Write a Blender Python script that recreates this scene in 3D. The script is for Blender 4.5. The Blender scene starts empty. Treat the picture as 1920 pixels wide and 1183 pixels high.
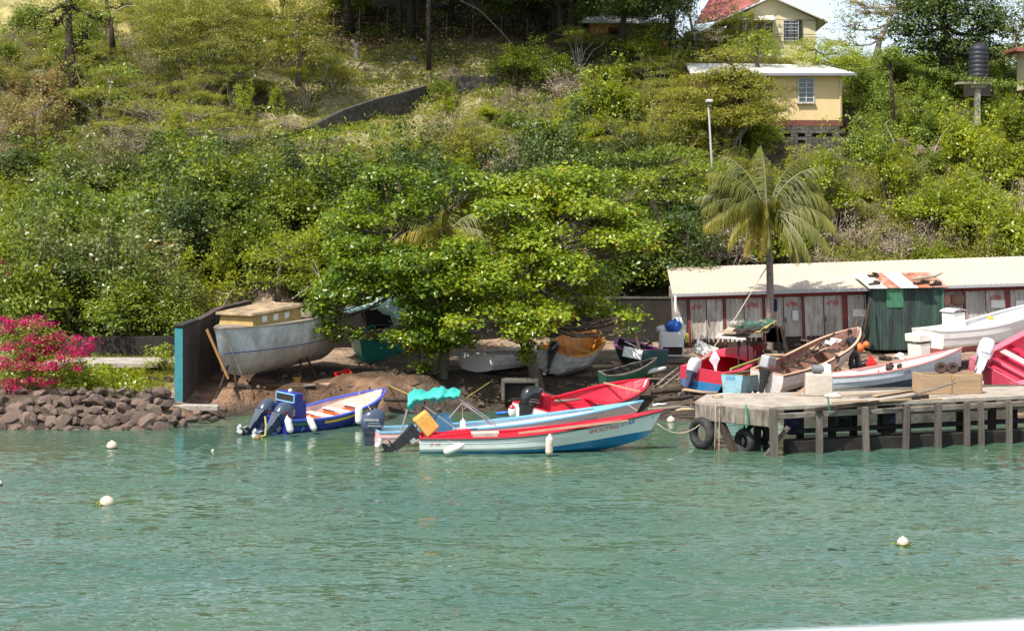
import bpy, bmesh, math, random
import numpy as np
from mathutils import Vector, Matrix, Euler, noise as mnoise
random.seed(7)
R = math.radians
F = 3200.0; HC = 7.5; YH = 385.0
sc = bpy.context.scene
COL = sc.collection

def W(px, py, Y):
    """point in the place that the camera sees at pixel (px,py), Y metres away"""
    return Vector(((px-960.0)/F*Y, Y, HC-(py-YH)/F*Y))
def WX(px, Y): return (px-960.0)/F*Y
def WZ(py, Y): return HC-(py-YH)/F*Y

# ---------------------------------------------------------------- materials
MATS = {}
def nodes_of(name):
    m = bpy.data.materials.new(name); m.use_nodes = True
    nt = m.node_tree; nt.nodes.clear()
    return m, nt, nt.nodes, nt.links
def N(nodes, t, **kw):
    n = nodes.new(t)
    for k, v in kw.items():
        if k in n.inputs.keys() if isinstance(k, str) else False: n.inputs[k].default_value = v
        else: setattr(n, k, v)
    return n
def c4(c): return (c[0], c[1], c[2], 1.0)
def pmat(name, col, rough=.6, var=.18, vs=2.5, dirt=None, damt=.35, ds=1.4, dthr=.55, bump=.15, bs=25, metal=0.0,
         stretch=(1,1,1), zband=None, attr=None, spec=.5, objrand=0.0, coat=0.0):
    """paint / wood / stone: base colour with noise, dirt patches, bump. zband=(z, colour, slope): another paint below local z"""
    if name in MATS: return MATS[name]
    m, nt, n, l = nodes_of(name)
    out = N(n, 'ShaderNodeOutputMaterial'); b = N(n, 'ShaderNodeBsdfPrincipled')
    l.new(b.outputs[0], out.inputs[0])
    b.inputs['Roughness'].default_value = rough; b.inputs['Metallic'].default_value = metal
    b.inputs['Specular IOR Level'].default_value = spec
    if coat: b.inputs['Coat Weight'].default_value = coat; b.inputs['Coat Roughness'].default_value = .15
    tc = N(n, 'ShaderNodeTexCoord'); mp = N(n, 'ShaderNodeMapping'); mp.inputs['Scale'].default_value = stretch
    l.new(tc.outputs['Object'], mp.inputs[0])
    n1 = N(n, 'ShaderNodeTexNoise'); n1.inputs['Scale'].default_value = vs; n1.inputs['Detail'].default_value = 6; n1.inputs['Roughness'].default_value = .65
    l.new(mp.outputs[0], n1.inputs[0])
    src = None
    rgb = N(n, 'ShaderNodeRGB'); rgb.outputs[0].default_value = c4(col); src = rgb.outputs[0]
    if attr:
        at = N(n, 'ShaderNodeAttribute'); at.attribute_name = attr; src = at.outputs['Color']
    if zband:
        z0, bc = zband[0], zband[1]
        sep = N(n, 'ShaderNodeSeparateXYZ'); l.new(tc.outputs['Object'], sep.inputs[0])
        slope = zband[2] if len(zband) > 2 else 0.0; xk = zband[3] if len(zband) > 3 else 0.0
        sb = N(n, 'ShaderNodeMath', operation='SUBTRACT'); sb.inputs[1].default_value = xk; l.new(sep.outputs['X'], sb.inputs[0])
        mm = N(n, 'ShaderNodeMath', operation='MAXIMUM'); mm.inputs[1].default_value = 0; l.new(sb.outputs[0], mm.inputs[0])
        ma = N(n, 'ShaderNodeMath', operation='MULTIPLY_ADD'); ma.inputs[1].default_value = -slope; l.new(mm.outputs[0], ma.inputs[0]); l.new(sep.outputs['Z'], ma.inputs[2])
        st = N(n, 'ShaderNodeMath', operation='LESS_THAN'); st.inputs[1].default_value = z0; l.new(ma.outputs[0], st.inputs[0])
        mx = N(n, 'ShaderNodeMix', data_type='RGBA'); l.new(st.outputs[0], mx.inputs[0]); l.new(src, mx.inputs[6]); mx.inputs[7].default_value = c4(bc)
        src = mx.outputs[2]
    hs = N(n, 'ShaderNodeMapRange'); hs.inputs[1].default_value = .3; hs.inputs[2].default_value = .7
    hs.inputs[3].default_value = 1-var; hs.inputs[4].default_value = 1+var
    l.new(n1.outputs[0], hs.inputs[0])
    mul = N(n, 'ShaderNodeMix', data_type='RGBA', blend_type='MULTIPLY'); mul.inputs[0].default_value = 1
    l.new(src, mul.inputs[6]); l.new(hs.outputs[0], mul.inputs[7]); src = mul.outputs[2]
    if objrand:
        oi = N(n, 'ShaderNodeObjectInfo'); mr = N(n, 'ShaderNodeMapRange'); mr.inputs[3].default_value = 1-objrand; mr.inputs[4].default_value = 1+objrand
        l.new(oi.outputs['Random'], mr.inputs[0])
        m2 = N(n, 'ShaderNodeMix', data_type='RGBA', blend_type='MULTIPLY'); m2.inputs[0].default_value = 1
        l.new(src, m2.inputs[6]); l.new(mr.outputs[0], m2.inputs[7]); src = m2.outputs[2]
    if dirt:
        n2 = N(n, 'ShaderNodeTexNoise'); n2.inputs['Scale'].default_value = ds; n2.inputs['Detail'].default_value = 8; n2.inputs['Roughness'].default_value = .75
        l.new(mp.outputs[0], n2.inputs[0])
        mr = N(n, 'ShaderNodeMapRange'); mr.inputs[1].default_value = dthr-.06; mr.inputs[2].default_value = dthr+.12; mr.inputs[4].default_value = damt
        l.new(n2.outputs[0], mr.inputs[0])
        mx = N(n, 'ShaderNodeMix', data_type='RGBA'); l.new(mr.outputs[0], mx.inputs[0]); l.new(src, mx.inputs[6]); mx.inputs[7].default_value = c4(dirt)
        src = mx.outputs[2]
    l.new(src, b.inputs['Base Color'])
    if bump:
        n3 = N(n, 'ShaderNodeTexNoise'); n3.inputs['Scale'].default_value = bs; n3.inputs['Detail'].default_value = 4
        l.new(mp.outputs[0], n3.inputs[0])
        bp = N(n, 'ShaderNodeBump'); bp.inputs['Strength'].default_value = bump; bp.inputs['Distance'].default_value = .03
        l.new(n3.outputs[0], bp.inputs['Height']); l.new(bp.outputs[0], b.inputs['Normal'])
    MATS[name] = m; return m

def leafmat(name, col, col2, rough=.42, trans=.35, var=.35, spec=.5, third=None):
    """leaves: two natural leaf colours mixed by a per-leaf value, some light let through"""
    if name in MATS: return MATS[name]
    m, nt, n, l = nodes_of(name)
    out = N(n, 'ShaderNodeOutputMaterial'); b = N(n, 'ShaderNodeBsdfPrincipled')
    b.inputs['Roughness'].default_value = rough; b.inputs['Specular IOR Level'].default_value = spec
    at = N(n, 'ShaderNodeAttribute'); at.attribute_name = 'leafv'
    oi = N(n, 'ShaderNodeObjectInfo')
    ad = N(n, 'ShaderNodeMath', operation='MULTIPLY_ADD'); ad.inputs[1].default_value = .26; ad.inputs[2].default_value = -.12
    l.new(oi.outputs['Random'], ad.inputs[0])
    sm = N(n, 'ShaderNodeMath', operation='ADD', use_clamp=True); l.new(at.outputs['Fac'], sm.inputs[0]); l.new(ad.outputs[0], sm.inputs[1])
    cr = N(n, 'ShaderNodeValToRGB'); e = cr.color_ramp.elements
    e[0].position = 0.1; e[0].color = c4(col); e[1].position = .8; e[1].color = c4(col2)
    if third:
        x = cr.color_ramp.elements.new(.93); x.color = c4(third)
    l.new(sm.outputs[0], cr.inputs[0]); l.new(cr.outputs[0], b.inputs['Base Color'])
    tr = N(n, 'ShaderNodeBsdfTranslucent')
    hv = N(n, 'ShaderNodeHueSaturation'); hv.inputs['Hue'].default_value = .475; hv.inputs['Saturation'].default_value = 1.1; hv.inputs['Value'].default_value = 1.5
    l.new(cr.outputs[0], hv.inputs['Color']); l.new(hv.outputs[0], tr.inputs[0])
    mx = N(n, 'ShaderNodeMixShader'); mx.inputs[0].default_value = trans
    l.new(b.outputs[0], mx.inputs[1]); l.new(tr.outputs[0], mx.inputs[2]); l.new(mx.outputs[0], out.inputs[0])
    MATS[name] = m; return m

# ---------------------------------------------------------------- mesh builder
class MB:
    def __init__(s): s.v = []; s.f = []; s.mi = []; s.val = []
    def add(s, vs, fs, mi=0, val=None):
        o = len(s.v); s.v += [tuple(x) for x in vs]
        for f in fs:
            s.f.append(tuple(i+o for i in f)); s.mi.append(mi); s.val.append(val if val is not None else .5)
        return s
    def box(s, c, d, rot=None, mi=0, taper=1.0, jit=0.0):
        hx, hy, hz = d[0]/2, d[1]/2, d[2]/2
        vs = []
        for z in (-1, 1):
            k = taper if z > 0 else 1
            for x, y in ((-1,-1),(1,-1),(1,1),(-1,1)):
                p = Vector((x*hx*k+random.uniform(-jit,jit), y*hy*k+random.uniform(-jit,jit), z*hz+random.uniform(-jit,jit)))
                if rot is not None: p = rot @ p
                vs.append(p+Vector(c))
        return s.add(vs, [(3,2,1,0),(4,5,6,7),(0,1,5,4),(1,2,6,5),(2,3,7,6),(3,0,4,7)], mi)
    def bar(s, a, b, w, h=None, mi=0, up=(0,0,1)):
        """square bar from a to b"""
        a = Vector(a); b = Vector(b); h = h or w; d = (b-a); L = d.length
        if L < 1e-6: return s
        d.normalize(); u = Vector(up)
        if abs(d.dot(u)) > .98: u = Vector((1,0,0))
        sx = d.cross(u).normalized(); u = sx.cross(d).normalized()
        vs = [p+sx*w/2*i+u*h/2*j for p in (a, b) for i, j in ((-1,-1),(1,-1),(1,1),(-1,1))]
        return s.add(vs, [(0,1,2,3),(7,6,5,4),(4,5,1,0),(5,6,2,1),(6,7,3,2),(7,4,0,3)], mi)
    def tube(s, pts, r, n=8, mi=0, caps=True, val=None):
        pts = [Vector(p) for p in pts]
        rs = r if isinstance(r, (list, tuple)) else [r]*len(pts)
        vs = []; prev = None
        for i, p in enumerate(pts):
            d = (pts[min(i+1, len(pts)-1)]-pts[max(i-1, 0)])
            d = d.normalized() if d.length > 1e-9 else Vector((0,0,1))
            if prev is None:
                u = Vector((0,0,1)) if abs(d.z) < .95 else Vector((1,0,0))
                sx = d.cross(u).normalized()
            else:
                sx = (prev-d*prev.dot(d)).normalized()
            prev = sx; u = sx.cross(d)
            for k in range(n):
                a = 2*math.pi*k/n
                vs.append(p+(sx*math.cos(a)+u*math.sin(a))*rs[i])
        fs = []
        for i in range(len(pts)-1):
            for k in range(n):
                k2 = (k+1) % n
                fs.append((i*n+k, i*n+k2, (i+1)*n+k2, (i+1)*n+k))
        if caps:
            fs.append(tuple(range(n-1, -1, -1))); fs.append(tuple(range((len(pts)-1)*n, len(pts)*n)))
        return s.add(vs, fs, mi, val)
    def lathe(s, prof, n=16, c=(0,0,0), mi=0, rot=None):
        vs = []
        for r_, z in prof:
            for k in range(n):
                a = 2*math.pi*k/n
                p = Vector((r_*math.cos(a), r_*math.sin(a), z))
                if rot is not None: p = rot @ p
                vs.append(p+Vector(c))
        fs = []
        for i in range(len(prof)-1):
            for k in range(n):
                k2 = (k+1) % n
                fs.append((i*n+k, i*n+k2, (i+1)*n+k2, (i+1)*n+k))
        fs.append(tuple(range(n-1, -1, -1))); fs.append(tuple(range((len(prof)-1)*n, len(prof)*n)))
        return s.add(vs, fs, mi)
    def ell(s, c, r, n=12, m=8, mi=0, jit=0.0, rot=None):
        c = Vector(c); vs = [ ]; fs = []
        for j in range(m+1):
            t = math.pi*j/m
            for k in range(n):
                a = 2*math.pi*k/n
                p = Vector((math.sin(t)*math.cos(a)*r[0], math.sin(t)*math.sin(a)*r[1], math.cos(t)*r[2]))
                if jit: p *= 1+random.uniform(-jit, jit)
                if rot is not None: p = rot @ p
                vs.append(c+p)
        for j in range(m):
            for k in range(n):
                k2 = (k+1) % n
                fs.append((j*n+k, (j+1)*n+k, (j+1)*n+k2, j*n+k2))
        return s.add(vs, fs, mi)
    def grid(s, P, mi=0, closed=False):
        """P: list of rows of points"""
        nr, nc = len(P), len(P[0]); vs = [p for r_ in P for p in r_]; fs = []
        for i in range(nr-1):
            for j in range(nc-(0 if closed else 1)):
                j2 = (j+1) % nc
                fs.append((i*nc+j, i*nc+j2, (i+1)*nc+j2, (i+1)*nc+j))
        return s.add(vs, fs, mi)
    def build(s, name, mats, parent=None, smooth=False, bevel=0.0, loc=None, merge=False):
        me = bpy.data.meshes.new(name)
        me.from_pydata(s.v, [], s.f); me.update()
        if not isinstance(mats, (list, tuple)): mats = [mats]
        for m in mats: me.materials.append(m)
        if len(mats) > 1: me.polygons.foreach_set('material_index', s.mi)
        if any(v != .5 for v in s.val):
            at = me.attributes.new('leafv', 'FLOAT', 'FACE'); at.data.foreach_set('value', s.val)
        if merge:
            bm = bmesh.new(); bm.from_mesh(me); bmesh.ops.remove_doubles(bm, verts=bm.verts, dist=1e-4)
            bmesh.ops.recalc_face_normals(bm, faces=bm.faces); bm.to_mesh(me); bm.free()
        if smooth:
            me.polygons.foreach_set('use_smooth', [True]*len(me.polygons))
        o = bpy.data.objects.new(name, me); COL.objects.link(o)
        if parent: o.parent = parent
        if loc is not None: o.location = loc
        if bevel:
            b = o.modifiers.new('bevel', 'BEVEL'); b.width = bevel; b.segments = 2; b.limit_method = 'ANGLE'; b.angle_limit = R(40)
        if smooth == 'auto':
            me.polygons.foreach_set('use_smooth', [True]*len(me.polygons))
            e = o.modifiers.new('split', 'EDGE_SPLIT'); e.split_angle = R(38)
        return o

def tag(o, label=None, cat=None, group=None, kind=None):
    if label: o['label'] = label
    if cat: o['category'] = cat
    if group: o['group'] = group
    if kind: o['kind'] = kind
    return o
def empty(name, loc=(0,0,0), rz=0, label=None, cat=None, group=None):
    o = bpy.data.objects.new(name, None); COL.objects.link(o); o.location = loc; o.rotation_euler = (0, 0, rz)
    o.empty_display_size = .3
    return tag(o, label, cat, group)
def children(o): return [c for c in bpy.data.objects if c.parent == o]
def copy_tree(o, parent=None, kids=None):
    c = o.copy(); COL.objects.link(c)
    if parent: c.parent = parent
    for ch in (kids if kids is not None else children(o)): copy_tree(ch, c)
    return c
def fbm(x, y, z=0, o=4):
    v = 0; a = .5
    for i in range(o):
        v += a*mnoise.noise(Vector((x, y, z+i*7.3))); x *= 2; y *= 2; a *= .5
    return v

# ---------------------------------------------------------------- camera, light
cam = bpy.data.cameras.new('camera'); co = bpy.data.objects.new('camera', cam); COL.objects.link(co)
co.location = (0, 0, HC); co.rotation_euler = (R(90), 0, 0)
cam.sensor_width = 36; cam.lens = 36*F/1920; cam.shift_y = -(591.5-YH)/1920.0
cam.clip_start = .3; cam.clip_end = 3000
cam.dof.use_dof = True; cam.dof.focus_distance = 62; cam.dof.aperture_fstop = 4.5
sc.camera = co
SUN_EL, SUN_AZ = 56.0, -40.0      # azimuth from behind the camera towards the left
to_sun = Vector((math.sin(R(SUN_AZ))*math.cos(R(SUN_EL)), -math.cos(R(SUN_AZ))*math.cos(R(SUN_EL)), math.sin(R(SUN_EL))))
sl = bpy.data.lights.new('sun', 'SUN'); sl.energy = 5.0; sl.angle = R(.53); sl.color = (1.0, .95, .86)
so = bpy.data.objects.new('sun', sl); COL.objects.link(so); so.rotation_euler = (-to_sun).to_track_quat('-Z', 'Y').to_euler()
w = bpy.data.worlds.new('World'); sc.world = w; w.use_nodes = True
nt = w.node_tree; bg = nt.nodes['Background']
sky = nt.nodes.new('ShaderNodeTexSky'); sky.sky_type = 'NISHITA'; sky.sun_disc = False
sky.sun_elevation = R(SUN_EL); sky.sun_rotation = math.atan2(to_sun.x, to_sun.y); sky.air_density = 1.0; sky.dust_density = 4.5; sky.ozone_density = 1.5
wt = nt.nodes.new('ShaderNodeTexCoord'); wm = nt.nodes.new('ShaderNodeMapping'); wm.inputs['Scale'].default_value = (1, 1, 2.6); nt.links.new(wt.outputs['Generated'], wm.inputs[0])
wn = nt.nodes.new('ShaderNodeTexNoise'); wn.inputs['Scale'].default_value = 3.2; wn.inputs['Detail'].default_value = 6; nt.links.new(wm.outputs[0], wn.inputs[0])
wr = nt.nodes.new('ShaderNodeMapRange'); wr.inputs[1].default_value = .38; wr.inputs[2].default_value = .66; wr.inputs[3].default_value = .5; wr.inputs[4].default_value = 1.0; nt.links.new(wn.outputs[0], wr.inputs[0])
wx = nt.nodes.new('ShaderNodeMix'); wx.data_type = 'RGBA'; wsep = nt.nodes.new('ShaderNodeSeparateXYZ'); nt.links.new(wt.outputs['Generated'], wsep.inputs[0])
wg = nt.nodes.new('ShaderNodeMapRange'); wg.inputs[1].default_value = .25; wg.inputs[2].default_value = .8; wg.inputs[3].default_value = 1.0; wg.inputs[4].default_value = .15; nt.links.new(wsep.outputs['Z'], wg.inputs[0])
wmu = nt.nodes.new('ShaderNodeMath'); wmu.operation = 'MULTIPLY'; nt.links.new(wr.outputs[0], wmu.inputs[0]); nt.links.new(wg.outputs[0], wmu.inputs[1]); nt.links.new(wmu.outputs[0], wx.inputs[0]); nt.links.new(sky.outputs[0], wx.inputs[6]); wx.inputs[7].default_value = (12.5, 15.0, 17.4, 1)   # thin bright cloud
nt.links.new(wx.outputs[2], bg.inputs[0]); bg.inputs[1].default_value = .075
sc.view_settings.view_transform = 'Standard'; sc.view_settings.look = 'None'; sc.view_settings.exposure = .36; sc.view_settings.gamma = 1
sc.cycles.max_bounces = 6; sc.cycles.diffuse_bounces = 3; sc.cycles.glossy_bounces = 3; sc.cycles.transmission_bounces = 3; sc.cycles.transparent_max_bounces = 8
sc.cycles.caustics_reflective = False; sc.cycles.caustics_refractive = False

# ---------------------------------------------------------------- terrain
GX = [-60, -36, -24, -17, -12.5, -9, -5, 0, 6, 12, 18, 25, 32, 60]
GY = [ 40,  55,  57.5, 60,   62.5, 66,   70,  74,  78,  83,  88,  94, 100, 106, 111, 117, 125, 145, 180]
#        -60   -36   -24   -17  -12.5   -9    -5    0     6     12    18    25    32    60
GZ = [[-2.5]*14,
 [-1.2,-1.2,-1.2,-1.2,-1.2,-1.5,-1.6,-1.6,-1.5,-1.5,-1.5,-1.5,-1.5,-1.5],
 [ .2,  .2,  .2,  .2,  .0, -.9,-1.2,-1.2,-.6, -.5, -.5, -.5, -.5, -.5],
 [1.0, 1.0, 1.0, 1.0, .8, -.3, -.7, -.9, .1,  .35, .35, .35, .35, .4],
 [1.4, 1.4, 1.4, 1.35,1.1, .55, .25, .1, .5,  .55, .6,  .6,  .6,  .7],
 [1.8, 1.7, 1.6, 1.6, 1.4, 1.15,1.05, .9, .75, .75, .8,  .8,  .9,  1.0],
 [3.0, 2.8, 2.6, 2.4, 1.8, 1.35,1.25,1.15,1.0, 1.0, 1.0, 1.0, 1.0, 1.2],
 [4.6, 4.4, 4.0, 3.6, 2.6, 1.5, 1.4, 1.3, 1.2, 1.15,1.15,1.1, 1.1, 1.3],
 [6.2, 5.8, 5.4, 5.0, 4.1, 3.0, 2.2, 1.8, 1.4, 1.25,1.2, 1.2, 1.2, 1.5],
 [8.2, 7.8, 7.4, 7.0, 6.3, 5.6, 4.8, 4.0, 3.4, 3.2, 3.0, 3.0, 3.0, 3.0],
 [10., 9.6, 9.2, 8.8, 8.2, 7.5, 7.0, 6.4, 5.9, 5.6, 5.3, 5.2, 5.2, 5.2],
 [12., 11.6,11.2,10.9,10.4,9.8, 9.2, 8.9, 8.5, 8.0, 7.8, 7.6, 7.6, 7.4],
 [14., 13.6,13.2,12.9,12.4,11.9,11.8,11.6,11.2,10.6,10.2,10.0,9.8, 9.4],
 [16.4,16.0,15.7,15.2,14.6,14.2,14.1,14.0,13.8,13.0,12.4,12.2,11.8,10.5],
 [18.4,18.1,17.8,17.3,16.7,16.2,16.3,16.8,17.0,16.4,15.4,14.8,14.6,13.5],
 [20.4,20.2,19.9,19.4,18.9,18.8,18.9,19.2,19.2,17.6,16.7,16.6,16.4,15.5],
 [23.0,22.8,22.5,22.3,22.0,22.4,22.6,22.6,21.8,18.2,17.2,17.0,16.8,16.0],
 [29.5,29.5,29.5,29.5,29.3,30.0,31.0,31.0,27.0,17.8,17.0,16.5,16.5,15.5],
 [38., 38., 38., 38., 37., 36., 34., 28., 20., 16., 14., 13., 13., 13.]]
GXa, GYa, GZa = np.array(GX, float), np.array(GY, float), np.array(GZ, float)
def _sp(t): return t*t*(3-2*t)*.5+t*.5
def g0(x, y):
    x = np.clip(x, GXa[0], GXa[-1]-1e-6); y = np.clip(y, GYa[0], GYa[-1]-1e-6)
    i = np.searchsorted(GXa, x, side='right')-1; j = np.searchsorted(GYa, y, side='right')-1
    tx = _sp((x-GXa[i])/(GXa[i+1]-GXa[i])); ty = _sp((y-GYa[j])/(GYa[j+1]-GYa[j]))
    return (GZa[j, i]*(1-tx)+GZa[j, i+1]*tx)*(1-ty)+(GZa[j+1, i]*(1-tx)+GZa[j+1, i+1]*tx)*ty
def gz(x, y): return float(g0(np.array(float(x)), np.array(float(y))))
def _mound(X, Y, cx, cy, rx, ry, h):
    d = np.sqrt(((X-cx)/rx)**2+((Y-cy)/ry)**2)
    return h*np.clip((1.12-d)/.35, 0, 1)

def make_ground():
    xs = np.concatenate([np.arange(-400, -62, 40), np.arange(-60, -38, 2), np.arange(-38, 40, .4), np.arange(40, 60, 2), np.arange(62, 400, 40)])
    ys = np.concatenate([np.arange(40, 54, 2), np.arange(54, 80, .25), np.arange(80, 128, .5), np.arange(128, 182, 3), np.array([200, 260, 400])])
    X, Y = np.meshgrid(xs, ys)
    Z = g0(X, Y)
    nz = np.array([[fbm(x*.35, y*.35) for x in xs] for y in ys]); nf = np.array([[fbm(x*1.3, y*1.3, 5, 3) for x in xs] for y in ys])
    hill = np.clip((Z-1.9)/4, 0, 1)
    Z = Z+nz*(.22+1.3*hill)+nf*(.10+.1*hill)
    # the two earth banks cut by the slip under the hauled boat
    Z = np.maximum(Z, np.where(_mound(X, Y, -10.25, 62.2, .75, 1.3, 1) > 0, .3+_mound(X, Y, -10.25, 62.2, .75, 1.3, .6)+nf*.35, -9))
    Z = np.maximum(Z, np.where(_mound(X, Y, -4.9, 64.0, 2.3, 1.9, 1) > 0, .35+_mound(X, Y, -4.9, 64.0, 2.3, 1.9, .8)+nf*.4, -9))
    bank = (X > -10.9) & (X < -2.6); Z = np.where(bank, np.maximum(Z, np.clip((Y-61.75-.25*np.sin(X*1.7))/.45, 0, 1)*.85+nz*.3+nf*.35-.25*(Y < 61.6)), Z)
    ny, nx = X.shape
    co = np.stack([X, Y, Z], -1).reshape(-1, 3)
    idx = np.arange(ny*nx).reshape(ny, nx)
    fs = np.stack([idx[:-1, :-1], idx[:-1, 1:], idx[1:, 1:], idx[1:, :-1]], -1).reshape(-1, 4)
    me = bpy.data.meshes.new('ground'); me.from_pydata(co.tolist(), [], fs.tolist()); me.update()
    me.polygons.foreach_set('use_smooth', [True]*len(me.polygons))
    # zone colour: soil on the shore, grass by the rocks, grassy lawn, scrubby hill, plus shade painted under trees and hauled boat
    C = np.zeros((ny, nx, 4)); C[..., 3] = 1
    X0, Y0 = X, Y; X = X+nz*2.5+nf*1.5; Y = Y+nz*1.6+nf*.9
    soil = np.array([.33, .235, .17]); wet = np.array([.07, .055, .045]); lawn = np.array([.27, .25, .085]); scrub = np.array([.105, .09, .05]); dry = np.array([.36, .30, .21]); leaf = np.array([.13,.08,.055])
    C[..., :3] = scrub
    flat = (Y < 78.5) & (X > -12.2)
    C[flat, :3] = soil
    d = (X > -11.5) & (X < 6.8) & (Y < 67+nz*2.5); C[d, :3] = np.array([.10,.075,.055])  # darker under the trees: painted shade together with wet debris
    d = (X > -11.5) & (X < -3) & (Y < 64.5); C[d, :3] = np.array([.25,.15,.095]); d = d & (nf*1.6+nz > .12); C[d, :3] = np.array([.12,.075,.05]); d = (X > -10) & (X < -6.3) & (Y < 63); C[d, :3] *= .55  # last step darkens the slip colour for the hull's shadow
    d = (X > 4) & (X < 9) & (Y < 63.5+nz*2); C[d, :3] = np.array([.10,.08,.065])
    C[(Y < 72) & (X <= -12.2), :3] = [.25, .235, .10]
    C[(X <= -12.2) & (Y < 60.6), :3] = [.12, .095, .07]
    m = (X > -14) & (X < -1) & (Y > 97) & (Y < 112.5); C[m, :3] = dry*.75+lawn*.25
    k = np.clip(nz*2.2+.45, 0, 1)[..., None]; g = m[..., None]
    C[..., :3] = np.where(g, C[..., :3]*k+lawn*(1-k), C[..., :3])
    m = (X > -14) & (X < 9) & (Y >= 112.5) & (Y < 116); C[m, :3] = lawn*.4+leaf*.5
    m = (X > -14) & (X < 14) & (Y >= 116); C[m, :3] = leaf*.75
    m = (X <= -14) & (Y > 113); C[m, :3] = [.36, .31, .13]
    m = (Z < .22) & (Y < 70); C[m, :3] = wet
    X, Y = X0, Y0
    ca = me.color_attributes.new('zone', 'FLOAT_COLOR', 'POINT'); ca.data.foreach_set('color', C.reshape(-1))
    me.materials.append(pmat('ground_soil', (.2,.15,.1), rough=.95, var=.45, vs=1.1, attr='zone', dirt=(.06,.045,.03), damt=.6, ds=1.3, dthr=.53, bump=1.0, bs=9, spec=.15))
    for nd in MATS['ground_soil'].node_tree.nodes:
        if nd.type == 'BUMP': nd.inputs['Distance'].default_value = .14
    o = bpy.data.objects.new('ground', me); COL.objects.link(o); tag(o, kind='structure')
make_ground()

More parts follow.
